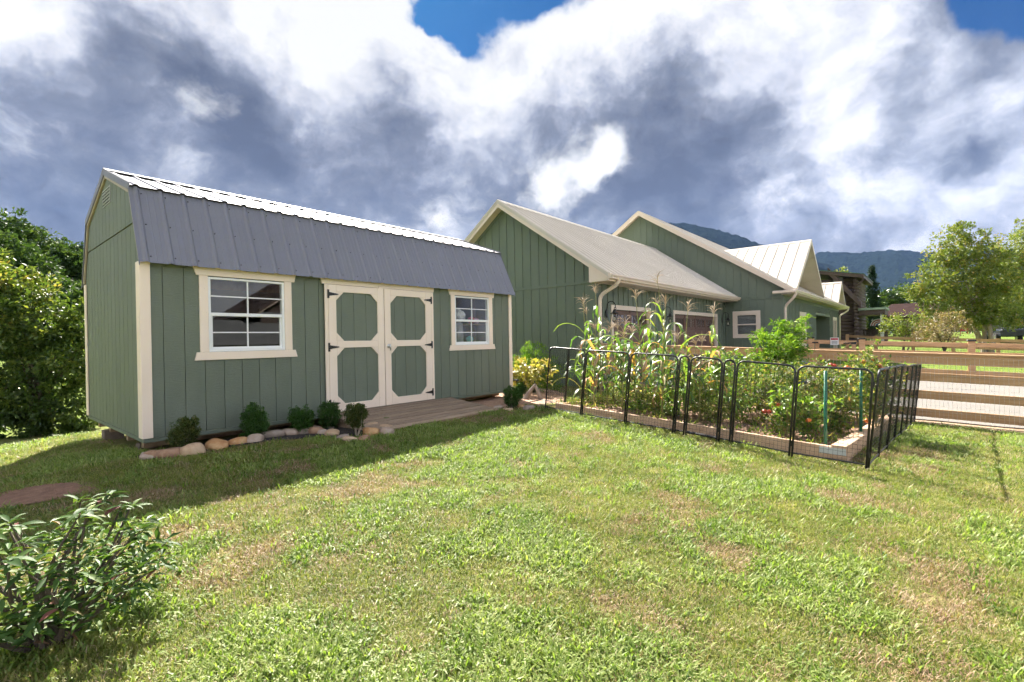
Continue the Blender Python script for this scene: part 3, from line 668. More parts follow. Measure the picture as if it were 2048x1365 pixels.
for (x, y, z, r, col, nm, lb) in ((6.62, 6.66, 0.395, 0.07, (0.70, 0.15, 0.17), 'red_ornament', 'red bauble on the upper shelf behind the right shed window'), (6.78, 6.68, 0.385, 0.06, (0.75, 0.45, 0.60), 'pink_ornament', 'pink bauble on the upper shelf behind the right shed window'), (6.58, 6.66, 0.03, 0.065, (0.20, 0.62, 0.55), 'teal_ball', 'teal ball on the lower shelf behind the right shed window')):
    bm = bmesh.new(); bmesh.ops.create_icosphere(bm, subdivisions=2, radius=r)
    for v in bm.verts: v.co.x *= 1.15; v.co.z *= 1 + 0.1 * math.sin(30 * v.co.x)
    me = bpy.data.meshes.new(nm); bm.to_mesh(me); bm.free(); me.materials.append(plain(nm, col)); me.polygons.foreach_set('use_smooth', [True] * len(me.polygons))
    o = link(bpy.data.objects.new(nm, me)); o.location = (x, y, z); tag(o, lb, 'ornament')
tag(MB().box(6.50, 7.0, 6.64, 7.0, -1.0, -0.065).build('cardboard_box', plain('cardboard', (0.55, 0.38, 0.23), 0.85), None, (6.75, 6.82, -1.0), bevel=0.006), 'tan cardboard box below the shelf behind the right shed window', 'box')

# ------------------------------------------------------------------ ramp, stones, shrubs by the shed
rp = thing('wooden_ramp', 'weathered grey-brown plank ramp leading up to the shed double door', 'ramp', (4.7, 5.35, -1.13))
ra, rb = Vector((0, 6.43, -0.992)), Vector((0, 5.24, -1.112)); rd = (rb - ra); nb = 9
rn = Vector((0, -rd.z, rd.y)).normalized(); rn = rn if rn.z > 0 else -rn
for i in range(nb):
    a = ra + rd * (i / nb) + rd.normalized() * 0.007; b = ra + rd * ((i + 1) / nb) - rd.normalized() * 0.007
    j0, j1 = random.uniform(-.012, .012), random.uniform(-.012, .012); h = random.uniform(-.002, .002)
    p = [Vector((3.50 + j0, q.y, q.z)) + rn * (h - t_) for q, t_ in ((a, 0), (b, 0), (b, 0.034), (a, 0.034))]
    MB().prism(p, (2.34 + j1 - j0, 0, 0)).build('plank', MT['ramp_wood'], rp, bevel=0.003)
for x in (3.54, 4.66, 5.78):
    p = [Vector((x, q.y, q.z)) - rn * 0.036 for q in (ra + rd * 0.01, ra + rd * 0.97)]
    MB().prism([p[0], p[1], (x, p[1].y, G(x, p[1].y) - 0.02), (x, p[0].y, G(x, p[0].y) - 0.02)], (0.036, 0, 0)).build('stringer', MT['ramp_wood'], rp)

def m_rock(name, stops):
    m, N, L, P = mat(name)
    t1 = tex(N, L, 'ShaderNodeTexNoise', 7, 8, 0.65); r = ramp_node(N, L, t1.outputs['Fac'], stops); L.new(r.outputs[0], P.inputs['Base Color'])
    P.inputs['Roughness'].default_value = 0.8
    t2 = tex(N, L, 'ShaderNodeTexNoise', 35, 8, 0.7); bump(N, L, P, t2.outputs['Fac'], 0.5, 0.012); return m
ROCKM = {'tan': m_rock('tan_stone', [(0.3, (0.30, 0.19, 0.11)), (0.5, (0.46, 0.32, 0.20)), (0.7, (0.56, 0.42, 0.29))]),
         'brown': m_rock('brown_stone', [(0.3, (0.16, 0.09, 0.055)), (0.5, (0.28, 0.16, 0.095)), (0.7, (0.42, 0.27, 0.17))]),
         'grey': m_rock('grey_stone', [(0.3, (0.17, 0.125, 0.095)), (0.5, (0.27, 0.215, 0.175)), (0.7, (0.38, 0.31, 0.26))]),
         'pale': m_rock('pale_stone', [(0.3, (0.28, 0.19, 0.135)), (0.5, (0.38, 0.285, 0.22)), (0.7, (0.46, 0.375, 0.31))]),
         'orange': m_rock('orange_stone', [(0.3, (0.36, 0.15, 0.06)), (0.5, (0.48, 0.26, 0.11)), (0.7, (0.58, 0.40, 0.22))]),
         'red': m_rock('red_stone', [(0.3, (0.28, 0.09, 0.05)), (0.5, (0.38, 0.14, 0.08)), (0.7, (0.46, 0.21, 0.13))])}
def rock_mesh(sx, sy, sz, seed, material):
    bm = bmesh.new(); bmesh.ops.create_icosphere(bm, subdivisions=3, radius=1.0)
    r = random.Random(seed); ph = [r.uniform(0, 6.28) for _ in range(9)]; sharp = r.uniform(0.58, 0.9)
    for v in bm.verts:
        c = v.co.copy()
        k = 1 + 0.15 * math.sin(2.1 * c.x + ph[0]) * math.cos(2.4 * c.y + ph[1]) + 0.08 * math.sin(3.3 * c.z + ph[2] + c.x) + 0.06 * math.sin(5 * c.x + ph[3]) * math.sin(5 * c.y + ph[4]) + 0.02 * math.sin(11 * c.x + ph[5]) * math.sin(10 * c.z + ph[6])
        c = Vector([math.copysign(abs(q) ** sharp, q) for q in c]) * k
        v.co = Vector((c.x * sx, c.y * sy, c.z * sz))
    me = bpy.data.meshes.new('stone'); bm.to_mesh(me); bm.free(); me.materials.append(material); me.polygons.foreach_set('use_smooth', [True] * len(me.polygons))
    return me
# centre, width, height in pixels of an enlarged view, kind, what it looks like
R1 = [(168, 462, 130, 70, 'brown', 'squarish brown stone directly below the shed front left corner'), (268, 452, 84, 40, 'red', 'flat rust-red slab tucked behind the first edging stones'), (135, 512, 125, 55, 'pale', 'pale rounded stone at the very left end of the edging'),
      (275, 490, 185, 82, 'brown', 'large dark brown wedge-shaped stone left of the leftmost boxwood stem'), (430, 468, 160, 92, 'tan', 'long tan and rust stone right of the leftmost boxwood stem'), (592, 440, 178, 68, 'orange', 'long low ochre stone, sixth along the edging'),
      (743, 410, 128, 62, 'orange', 'ochre barrel-shaped stone below the second boxwood left side'), (857, 396, 112, 64, 'pale', 'pinkish pale stone leaning below the second boxwood'), (965, 365, 170, 62, 'grey', 'large grey-brown oval stone right of the second boxwood'),
      (1093, 348, 102, 64, 'pale', 'mottled pinkish stone below the third boxwood left side'), (1180, 348, 84, 56, 'grey', 'light grey stone below the third boxwood'), (1262, 340, 124, 62, 'brown', 'brown dome-shaped stone between the third and fourth boxwoods'),
      (1312, 353, 76, 42, 'pale', 'small pale stone in front of the fourth boxwood'), (1382, 362, 98, 46, 'tan', 'tan flat stone below the fourth boxwood right side'), (1455, 388, 92, 36, 'grey', 'grey flat stone left of the fifth boxwood stem'), (1502, 404, 118, 36, 'tan', 'flat tan stone in front of the fifth boxwood stem'),
      (1596, 393, 78, 48, 'brown', 'small brown stone right of the fifth boxwood stem'), (1645, 350, 118, 68, 'orange', 'yellow-ochre stone beside the ramp front'), (1652, 308, 122, 60, 'tan', 'tan stone behind the yellow-ochre stone at the ramp edge'), (1755, 346, 108, 62, 'pale', 'rounded pinkish stone at the ramp front left corner'),
      (1745, 322, 90, 40, 'tan', 'tan stone touching the ramp behind the pinkish corner stone'), (1465, 288, 105, 52, 'tan', 'tan stone between the fourth and fifth boxwoods near the door'), (1272, 282, 74, 48, 'pale', 'pale stone behind the third boxwood against the shed')]
for i, (cx, cy, w, h, kd, lb) in enumerate(R1):
    px, pyb, wp, hp = 260 + cx / 3.413, 760 + (cy + h / 2) / 3.413, w / 3.413, h / 3.413
    p = by_shed(px, pyb, 6.12); dep = float(np.dot(CAM[2], p)); sx = wp / F_PX * dep / 2; sz = hp / F_PX * dep / 2 * 1.08
    sy = sx * random.uniform(0.65, 0.9)
    o = link(bpy.data.objects.new('edging_stone', rock_mesh(sx, sy, max(sz, 0.035), i, ROCKM[kd])))
    away = Vector((p.x, p.y, 0)).normalized() * sy * 0.7
    gx_, gy_ = p.x + away.x, p.y + away.y
    o.location = (gx_, gy_, G(gx_, gy_) + sz * 0.42); o.rotation_euler = (random.uniform(-.25, .25), random.uniform(-.2, .2), -0.7 + random.uniform(-.5, .5)); tag(o, lb, 'stone', 'edging stones along the shed bed')
R2 = [(355, 1115, 195, 105, 'pale', 'round whitish stone right of the ramp end'), (800, 1080, 135, 112, 'orange', 'orange-brown stone beside the round boxwood right of the ramp'), (945, 1122, 232, 125, 'grey', 'big rounded pinkish grey stone left of the garden pen corner'),
      (560, 1165, 195, 50, 'tan', 'flat tan stone in the grass below the boxwood right of the ramp'), (1195, 1080, 160, 75, 'pale', 'pale grey stone at the foot of the garden pen corner post'), (225, 1135, 110, 60, 'brown', 'small brown stone between the ramp end and the whitish stone')]
for i, (cx, cy, w, h, kd, lb) in enumerate(R2):
    px, pyb, wp, hp = 960 + cx / 9.75, 700 + (cy + h / 2) / 9.75, w / 9.75, h / 9.75
    p = by_shed(px, pyb, 6.12); dep = float(np.dot(CAM[2], p)); sx = wp / F_PX * dep / 2; sz = hp / F_PX * dep / 2 * 0.86; sy = sx * 0.8
    o = link(bpy.data.objects.new('edging_stone', rock_mesh(sx, sy, max(sz, 0.03), 50 + i, ROCKM[kd])))
    away = Vector((p.x, p.y, 0)).normalized() * sy * 0.7
    o.location = (p.x + away.x, p.y + away.y, G(p.x + away.x, p.y + away.y) + sz * 0.62); o.rotation_euler = (0.05, 0.04, -0.7 + random.uniform(-.3, .3)); tag(o, lb, 'stone', 'edging stones right of the ramp')

# ------------------------------------------------------------------ the green house: garage wing and main wing
XG, YF, X2, Y2 = 11.36, 6.68, 22.3, 4.42
house = thing('green_house', 'long green board-and-batten house with pale metal roofs and two-bay garage wing', 'house', (XG, YF, -1.36))
HG, HT, HR = MT['house_green'], MT['house_trim'], MT['house_roof']
def gable_wall(x, ridge_y, y_front, y_back, ztop, slope, thick, z0, holes=()):
    """wall in the y-z plane under a gable roof, with rectangular openings (y0, y1, z0, z1)"""
    zt = lambda y: ztop - slope * abs(y - ridge_y)
    m = MB()
    ys = sorted({y_front, y_back, ridge_y, *[h[0] for h in holes], *[h[1] for h in holes]})
    for a, b in zip(ys[:-1], ys[1:]):
        hs = [h for h in holes if h[0] < (a + b) / 2 < h[1]]
        lo = z0
        for h in sorted(hs, key=lambda q: q[2]):
            m.box(x, x + thick, a, b, lo, h[2]); lo = h[3]
        m.prism([(x, a, lo), (x, b, lo), (x, b, zt(b)), (x, a, zt(a))], (thick, 0, 0))
    return m
# garage gable
gslope, gridge, gzt = 0.696, 9.84, 4.23
wallz = lambda y: gzt - 0.10 - gslope * abs(y - gridge)
gw = gable_wall(XG, gridge, YF, 13.0, gzt - 0.10, gslope, 0.15, -1.6).build('garage_gable_wall', HG, house)
bat = lambda m, w: m.build('batten', HG, w)
y = 9.513 + 0.305 * 11
while y > YF + 0.12:
    if wallz(y) - 0.06 > 1.58: bat(MB().box(XG - 0.02, XG - 0.0005, y - 0.022, y + 0.022, 1.562, wallz(y) - 0.10), gw)
    bat(MB().box(XG - 0.02, XG - 0.0005, y - 0.022, y + 0.022, -1.5, 1.478), gw)
    y -= 0.305
MB().box(XG - 0.026, XG - 0.0005, YF - 0.026, 13.0, 1.479, 1.561).build('belt_board', HG, gw, bevel=0.004)
MB().box(XG - 0.024, XG - 0.0005, YF - 0.02, YF + 0.09, -1.5, 1.478).build('corner_board', HG, gw, bevel=0.004)
MB().prism([(XG - 0.022, YF + 0.3, wallz(YF + 0.3)), (XG - 0.022, gridge, wallz(gridge)), (XG - 0.022, gridge, wallz(gridge) - 0.12), (XG - 0.022, YF + 0.3, wallz(YF + 0.3) - 0.12)], (0.0215, 0, 0)).build('frieze_board', HG, gw)
MB().prism([(XG - 0.022, gridge, wallz(gridge)), (XG - 0.022, 12.9, wallz(12.9)), (XG - 0.022, 12.9, wallz(12.9) - 0.12), (XG - 0.022, gridge, wallz(gridge) - 0.12)], (0.0215, 0, 0)).build('frieze_board', HG, gw)
# garage front with two doors
DOORS = ((12.22, 14.56), (16.62, 21.05)); DZ0, DZ1 = -1.36, 0.80
fm = cells(MB(), XG + 0.15, X2, -1.6, 1.62, [(a, b, -1.6, DZ1) for a, b in DOORS], YF, YF + 0.15)
fw = fm.build('garage_front_wall', HG, house)
x = XG + 0.305
while x < X2 - 0.1:
    if not any(a - 0.14 < x < b + 0.14 for a, b in DOORS): bat(MB().box(x - 0.022, x + 0.022, YF - 0.02, YF - 0.0005, -1.5, 1.478), fw)
    else: bat(MB().box(x - 0.022, x + 0.022, YF - 0.02, YF - 0.0005, DZ1 + 0.142, 1.478), fw)
    x += 0.305
MB().box(XG + 0.0, X2, YF - 0.026, YF - 0.0005, 1.479, 1.62).build('frieze_board', HG, fw)
for i, (a, b) in enumerate(DOORS):
    d = MB().box(a - 0.02, b + 0.02, YF + 0.09, YF + 0.13, DZ0, DZ1 + 0.02).build('garage_door', MT['garage_door'], house)
    n = 2 if b - a < 3 else 4; w = (b - a) / n; rows = [(DZ0, -0.83), (-0.82, -0.29), (-0.28, 0.25), (0.26, DZ1 - 0.01)]
    for k in range(n):
        u, v = a + k * w + 0.02, a + (k + 1) * w - 0.02
        for (za, zb) in rows[:3]: MB().box(u, v, YF + 0.072, YF + 0.0895, za + 0.02, zb - 0.01).build('door_panel', MT['garage_door'], d, bevel=0.008)
        za, zb = rows[3]
        fr = MB().box(u, u + 0.07, YF + 0.06, YF + 0.0895, za + 0.02, zb).box(v - 0.07, v, YF + 0.06, YF + 0.0895, za + 0.02, zb).box(u + 0.07, v - 0.07, YF + 0.06, YF + 0.0895, zb - 0.12, zb).box(u + 0.07, v - 0.07, YF + 0.06, YF + 0.0895, za + 0.02, za + 0.10)
        fr.build('window_frame', MT['garage_door'], d)
        MB().box(u + 0.071, v - 0.071, YF + 0.078, YF + 0.084, za + 0.101, zb - 0.121).build('pane', MT['glass'], d)
        for q in range(1, 4): MB().box(u + (v - u) * q / 4 - 0.008, u + (v - u) * q / 4 + 0.008, YF + 0.065, YF + 0.077, za + 0.1, zb - 0.12).build('muntin', MT['garage_door'], d)
    cr_ = lambda mb: mb.build('door_casing', HT, fw, bevel=0.005)
    cr_(MB().box(a - 0.11, b + 0.11, YF - 0.03, YF - 0.0005, DZ1, DZ1 + 0.13)); cr_(MB().box(a - 0.11, a, YF - 0.03, YF - 0.0005, -1.4, DZ1 - 0.001)); cr_(MB().box(b, b + 0.11, YF - 0.03, YF - 0.0005, -1.4, DZ1 - 0.001))
    for s_, q in ((1, a), (-1, b)): MB().box(min(q, q + s_ * 0.02), max(q, q + s_ * 0.02), YF, YF + 0.09, -1.4, DZ1).build('door_jamb', HT, fw)
def lantern(x, lb):
    L_ = thing('wall_lantern', lb, 'lamp', (x, YF, 0.45), 'lanterns on the garage front')
    MB().prism([(x + 0.055 * math.cos(a), YF - 0.045, 0.68 + 0.12 * math.sin(a)) for a in np.linspace(0, 6.28, 17)[:-1]], (0, 0.0185, 0)).build('backplate', MT['black_metal'], L_)
    arm = [(x, YF - 0.03, 0.70)] + [(x, YF - 0.17 + 0.13 * math.cos(a), 0.86 + 0.14 * math.sin(a)) for a in np.linspace(0.4, 3.5, 12)]
    MB().tube(arm, 0.012, 6).tube([(x, YF - 0.29 + 0.03 * math.cos(a), 0.80 + 0.03 * math.sin(a)) for a in np.linspace(0, 6, 9)], 0.008, 5).build('arm', MT['black_metal'], L_, smooth=True)
    c = (x, YF - 0.27)
    MB().tube([(*c, 0.78), (*c, 0.75), (*c, 0.71), (*c, 0.66)], [0.012, 0.04, 0.055, 0.125], 8).build('cap', MT['black_metal'], L_)
    MB().tube([(*c, 0.655), (*c, 0.47)], [0.085, 0.06], 8).build('glass', MT['lamp_glass'], L_)
    cg = MB()
    for k in range(4):
        a = math.pi / 4 + k * math.pi / 2; cg.tube([(c[0] + 0.09 * math.cos(a), c[1] + 0.09 * math.sin(a), 0.655), (c[0] + 0.063 * math.cos(a), c[1] + 0.063 * math.sin(a), 0.47)], 0.006, 5)
    cg.build('cage', MT['black_metal'], L_)
    MB().tube([(*c, 0.469), (*c, 0.44), (*c, 0.42)], [0.075, 0.05, 0.012], 8).build('base', MT['black_metal'], L_)
    MB().tube([(*c, 0.475), (*c, 0.56)], 0.02, 8).build('bulb', plain('lamp_bulb', (0.75, 0.70, 0.6)), L_)
lantern(11.84, 'black lantern on the garage corner left of the single door')
lantern(15.6, 'black lantern between the two garage doors')
lantern(21.75, 'black lantern right of the wide garage door')

def gutter(a, b, drop=0.0):
    a, b = Vector(a), Vector(b); m = MB(); d = (b - a)
    pr = [(0, 0), (-0.125, 0.0), (-0.13, -0.035), (-0.10, -0.07), (-0.085, -0.115), (0, -0.115)]
    m.prism([(a.x, a.y + p, a.z + q) for p, q in pr], d); return m
def spout(pts, w=0.085, name='downspout', par=None):
    pts = [Vector(p) for p in pts]; q = [pts[0]]
    for i in range(1, len(pts) - 1):
        a, b, c = pts[i - 1], pts[i], pts[i + 1]
        u, v = b + (a - b).normalized() * 0.16, b + (c - b).normalized() * 0.16
        q += [u * (1 - t_) ** 2 + b * 2 * t_ * (1 - t_) + v * t_ * t_ for t_ in (0, .25, .5, .75, 1)]
    q.append(pts[-1])
    return MB().tube(q, w * 0.62, 8).build(name, HT, par or house, smooth=True)
# garage roof
gr = MB()
ov = XG - 0.35
for sgn in (1, -1):
    ye = gridge - sgn * 3.68
    a, b = (gridge, gzt - 0.03), (ye, gzt - 0.03 - gslope * 3.68)
    gr.prism([(ov + 0.02, a[0], a[1]), (ov + 0.02, b[0], b[1]), (ov + 0.02, b[0], b[1] - 0.05), (ov + 0.02, a[0], a[1] - 0.06)], (X2 - ov + 0.1, 0, 0))
groof = gr.build('garage_roof', HT, house)
for sgn in (1, -1):
    dn = Vector((0, -sgn * 3.72, -gslope * 3.72)); roof_sheets(groof, 'roof_sheet', HR, (ov, gridge, gzt), (1, 0, 0), dn, dn.length, X2 - ov + 0.05, minor=0, h=0.042, rib=0.3048)
    # rake: fascia, drip edge
    ye = gridge - sgn * 3.72; zb = gzt - gslope * 3.72
    MB().prism([(ov, gridge, gzt - 0.02), (ov, ye, zb - 0.02), (ov, ye, zb - 0.17), (ov, gridge, gzt - 0.20)], (0.0195, 0, 0)).build('rake_fascia', HT, groof)
    MB().prism([(ov - 0.018, gridge, gzt + 0.028), (ov - 0.018, ye, zb + 0.028), (ov - 0.018, ye, zb - 0.075), (ov - 0.018, gridge, gzt - 0.08)], (0.0175, 0, 0)).build('rake_drip_edge', HR, groof)
    n = 13
    for k in range(n):
        t0, t1 = k / n, (k + 1) / n - 0.004
        p = lambda t_: (gridge + (ye - gridge) * t_, gzt - 0.10 + (zb - gzt) * t_)
        (ya, za), (yb, zb_) = p(t0), p(t1)
        MB().prism([(ov + 0.021, ya, za), (ov + 0.021, yb, zb_), (ov + 0.021, yb, zb_ - 0.012), (ov + 0.021, ya, za - 0.012)], (0.31, 0, 0)).build('soffit_panel', HT, groof)
MB().prism([(ov, gridge - 0.16, gzt - 0.075), (ov, gridge, gzt + 0.045), (ov, gridge + 0.16, gzt - 0.075), (ov, gridge + 0.16, gzt - 0.085), (ov, gridge, gzt + 0.03), (ov, gridge - 0.16, gzt - 0.085)], (X2 - ov, 0, 0)).build('ridge_cap', HR, groof)
ze = gzt - gslope * 3.72
MB().box(ov + 0.02, X2, gridge - 3.70, gridge - 3.68, ze - 0.17, ze - 0.005).build('fascia', HT, groof)
MB().box(ov + 0.02, X2, gridge - 3.679, YF, ze - 0.165, ze - 0.15).build('eave_soffit', HT, groof)
MB().prism([(ov + 0.0215, gridge - 3.66, ze - 0.172), (ov + 0.0215, YF + 0.02, ze - 0.172), (ov + 0.0215, YF + 0.02, wallz(YF) - 0.02), (ov + 0.0215, gridge - 3.66, ze - 0.045)], (0.31, 0, 0)).build('eave_return', HT, groof)
gutter((ov, gridge - 3.7005, ze - 0.005), (X2 + 0.4, gridge - 3.7005, ze - 0.005)).build('gutter', HT, groof)
spout([(XG + 0.12, gridge - 3.77, ze - 0.10), (XG + 0.12, gridge - 3.77, ze - 0.22), (XG + 0.07, YF - 0.06, ze - 0.50), (XG + 0.07, YF - 0.06, -1.3)])

# main wing
ms, mr, mz = 0.656, 10.52, 6.10
mwz = lambda y: mz - 0.10 - ms * abs(y - mr)
WIN2 = (5.40, 6.24, 0.02, 0.92)
mg = gable_wall(X2, mr, Y2, 16.6, mz - 0.10, ms, 0.15, -1.6, [WIN2]).build('main_gable_wall', HG, house)
q0 = 0.2975991 * X2
for k in range(-14, 9):
    y = q0 - k * 0.304
    if y < Y2 + 0.1 or y > 16.3: continue
    if mwz(y) - 0.12 > 1.60: bat(MB().box(X2 - 0.02, X2 - 0.0005, y - 0.022, y + 0.022, 1.592, mwz(y) - 0.10), mg)
    if y < YF + 0.2:
        if WIN2[0] - 0.16 < y < WIN2[1] + 0.16:
            bat(MB().box(X2 - 0.02, X2 - 0.0005, y - 0.022, y + 0.022, 1.09, 1.508), mg); bat(MB().box(X2 - 0.02, X2 - 0.0005, y - 0.022, y + 0.022, -1.5, -0.10), mg)
        else: bat(MB().box(X2 - 0.02, X2 - 0.0005, y - 0.022, y + 0.022, -1.5, 1.508), mg)
MB().box(X2 - 0.026, X2 - 0.0005, Y2 - 0.026, YF, 1.509, 1.591).build('belt_board', HG, mg, bevel=0.004)
MB().box(X2 - 0.024, X2 - 0.0005, Y2 - 0.02, Y2 + 0.09, -1.5, 1.508).build('corner_board', HG, mg, bevel=0.004)
def house_window_x(x, y0, y1, z0, z1, par):    # faces -x
    f = MB().box(x - 0.015, x + 0.08, y0, y0 + 0.05, z0, z1).box(x - 0.015, x + 0.08, y1 - 0.05, y1, z0, z1).box(x - 0.015, x + 0.08, y0 + 0.05, y1 - 0.05, z1 - 0.05, z1).box(x - 0.015, x + 0.08, y0 + 0.05, y1 - 0.05, z0, z0 + 0.05)
    zc = (z0 + z1) / 2; f.box(x - 0.01, x + 0.06, y0 + 0.05, y1 - 0.05, zc - 0.025, zc + 0.025)
    w = f.build('window', HT, house)
    for a, b in ((z0 + 0.051, zc - 0.026), (zc + 0.026, z1 - 0.051)): MB().box(x + 0.02, x + 0.026, y0 + 0.051, y1 - 0.051, a, b).build('pane', MT['glass'], w)
    k = z0 + 0.08
    while k < z1 - 0.06: MB().prism([(x + 0.05, y0 + 0.05, k), (x + 0.085, y0 + 0.05, k + 0.02), (x + 0.085, y0 + 0.05, k + 0.023), (x + 0.05, y0 + 0.05, k + 0.003)], (0, y1 - y0 - 0.1, 0)).build('blind_slat', MT['blind'], w); k += 0.05
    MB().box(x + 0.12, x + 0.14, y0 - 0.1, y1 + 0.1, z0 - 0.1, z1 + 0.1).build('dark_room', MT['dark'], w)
    for a, b, c, d in ((y0 - 0.13, y0 - 0.001, z0 - 0.12, z1 + 0.13), (y1 + 0.001, y1 + 0.13, z0 - 0.12, z1 + 0.13), (y0, y1, z1 + 0.001, z1 + 0.13), (y0, y1, z0 - 0.12, z0 - 0.001)):
        MB().box(x - 0.03, x - 0.0155, a, b, c, d).build('casing', HT, w)
house_window_x(X2, *WIN2, mg)
# main front wall (faces -y)
FW = [(25.75, 27.05, -1.3, 0.92), (36.2, 37.7, -1.3, 0.92)]
REC = (30.1, 34.9, -1.6, 1.02)
mf = cells(MB(), X2 + 0.15, 38.9, -1.6, 1.70, FW + [REC], Y2, Y2 + 0.15).build('main_front_wall', HG, house)
bm_ = MB(); x = X2 + 0.305
while x < 38.8:
    hit = [h for h in FW + [REC] if h[0] - 0.12 < x < h[1] + 0.12]
    bm_.box(x - 0.022, x + 0.022, Y2 - 0.02, Y2 - 0.0005, (hit[0][3] + 0.13) if hit else -1.5, 1.478)
    x += 0.305
bm_.build('batten', HG, mf, kind='stuff')
MB().box(X2, 38.9, Y2 - 0.026, Y2 - 0.0005, 1.479, 1.70).build('frieze_board', HG, mf)
m = MB().box(REC[0] - 0.02, REC[0], Y2 + 0.15, 6.4, -1.6, 1.1).box(REC[1], REC[1] + 0.02, Y2 + 0.15, 6.4, -1.6, 1.1).box(REC[0], REC[1], 6.4, 6.45, -1.6, 1.1).box(REC[0], REC[1], Y2 + 0.15, 6.4, 1.05, 1.1)
m.build('porch_recess', HG, house)
for a, b, c, d in FW:
    f = MB().box(a, a + 0.06, Y2 - 0.01, Y2 + 0.1, c, d).box(b - 0.06, b, Y2 - 0.01, Y2 + 0.1, c, d).box(a + 0.06, b - 0.06, Y2 - 0.01, Y2 + 0.1, d - 0.06, d).box((a + b) / 2 - 0.05, (a + b) / 2 + 0.05, Y2 - 0.01, Y2 + 0.1, c, d - 0.06)
    for q in (a + 0.06, (a + b) / 2 + 0.05): f.box(q, q + (b - a) / 2 - 0.11, Y2, Y2 + 0.1, -0.50, -0.40)
    w = f.build('window', HT, house)
    MB().box(a + 0.06, b - 0.06, Y2 + 0.03, Y2 + 0.036, c, d - 0.06).build('pane', MT['glass'], w)
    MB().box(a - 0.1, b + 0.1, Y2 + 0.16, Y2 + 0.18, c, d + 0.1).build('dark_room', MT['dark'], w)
    for u, v, s_, t_ in ((a - 0.10, a - 0.001, c, d), (b + 0.001, b + 0.10, c, d), (a - 0.12, b + 0.12, d + 0.001, d + 0.14)): MB().box(u, v, Y2 - 0.03, Y2 - 0.0005, s_, t_).build('casing', HT, w)
mo = X2 - 0.35; XE = 39.5
mrf = MB()
for sgn in (1, -1):
    L_ = 6.50; ye = mr - sgn * L_
    mrf.prism([(mo + 0.02, mr, mz - 0.03), (mo + 0.02, ye, mz - 0.03 - ms * L_), (mo + 0.02, ye, mz - 0.08 - ms * L_), (mo + 0.02, mr, mz - 0.09)], (XE - mo - 0.04, 0, 0))
mroof = mrf.build('main_roof', HT, house)
for sgn in (1, -1):
    L_ = 6.55; dn = Vector((0, -sgn * L_, -ms * L_)); roof_sheets(mroof, 'roof_sheet', HR, (mo, mr, mz), (1, 0, 0), dn, dn.length, XE - mo, minor=0, h=0.042, rib=0.3048)
    ye = mr - sgn * L_; zb = mz - ms * L_
    MB().prism([(mo, mr, mz - 0.02), (mo, ye, zb - 0.02), (mo, ye, zb - 0.17), (mo, mr, mz - 0.20)], (0.0195, 0, 0)).build('rake_fascia', HT, mroof)
    MB().prism([(mo - 0.018, mr, mz + 0.028), (mo - 0.018, ye, zb + 0.028), (mo - 0.018, ye, zb - 0.075), (mo - 0.018, mr, mz - 0.08)], (0.0175, 0, 0)).build('rake_drip_edge', HT, mroof)
    n = 22
    for k in range(n):
        t0, t1 = k / n, (k + 1) / n - 0.003; p = lambda t_: (mr + (ye - mr) * t_, mz - 0.10 + (zb - mz) * t_)
        (ya, za), (yb, zb_) = p(t0), p(t1)
        MB().prism([(mo + 0.021, ya, za), (mo + 0.021, yb, zb_), (mo + 0.021, yb, zb_ - 0.012), (mo + 0.021, ya, za - 0.012)], (0.31, 0, 0)).build('soffit_panel', HT, mroof)
ze = mz - ms * 6.55; yo = mr - 6.55
MB().box(mo + 0.02, XE, yo + 0.02, yo + 0.04, ze - 0.17, ze - 0.005).build('fascia', HT, mroof)
MB().box(mo + 0.02, XE, yo + 0.041, Y2, ze - 0.165, ze - 0.15).build('eave_soffit', HT, mroof)
gutter((mo - 0.0, yo + 0.0195, ze - 0.005), (XE, yo + 0.0195, ze - 0.005)).build('gutter', HT, mroof)
MB().box(mo - 0.10, mo - 0.002, yo - 0.10, yo + 0.75, ze - 0.13, ze - 0.02).build('gutter_return', HT, mroof, bevel=0.02)
spout([(mo + 0.12, yo - 0.05, ze - 0.10), (mo + 0.12, yo - 0.05, ze - 0.25), (X2 + 0.08, Y2 - 0.06, ze - 0.62), (X2 + 0.08, Y2 - 0.06, -1.3)])
spout([(XE - 0.15, yo - 0.05, ze - 0.10), (XE - 0.15, yo - 0.05, ze - 0.25), (38.8, Y2 - 0.06, ze - 0.60), (38.8, Y2 - 0.06, -1.2)])
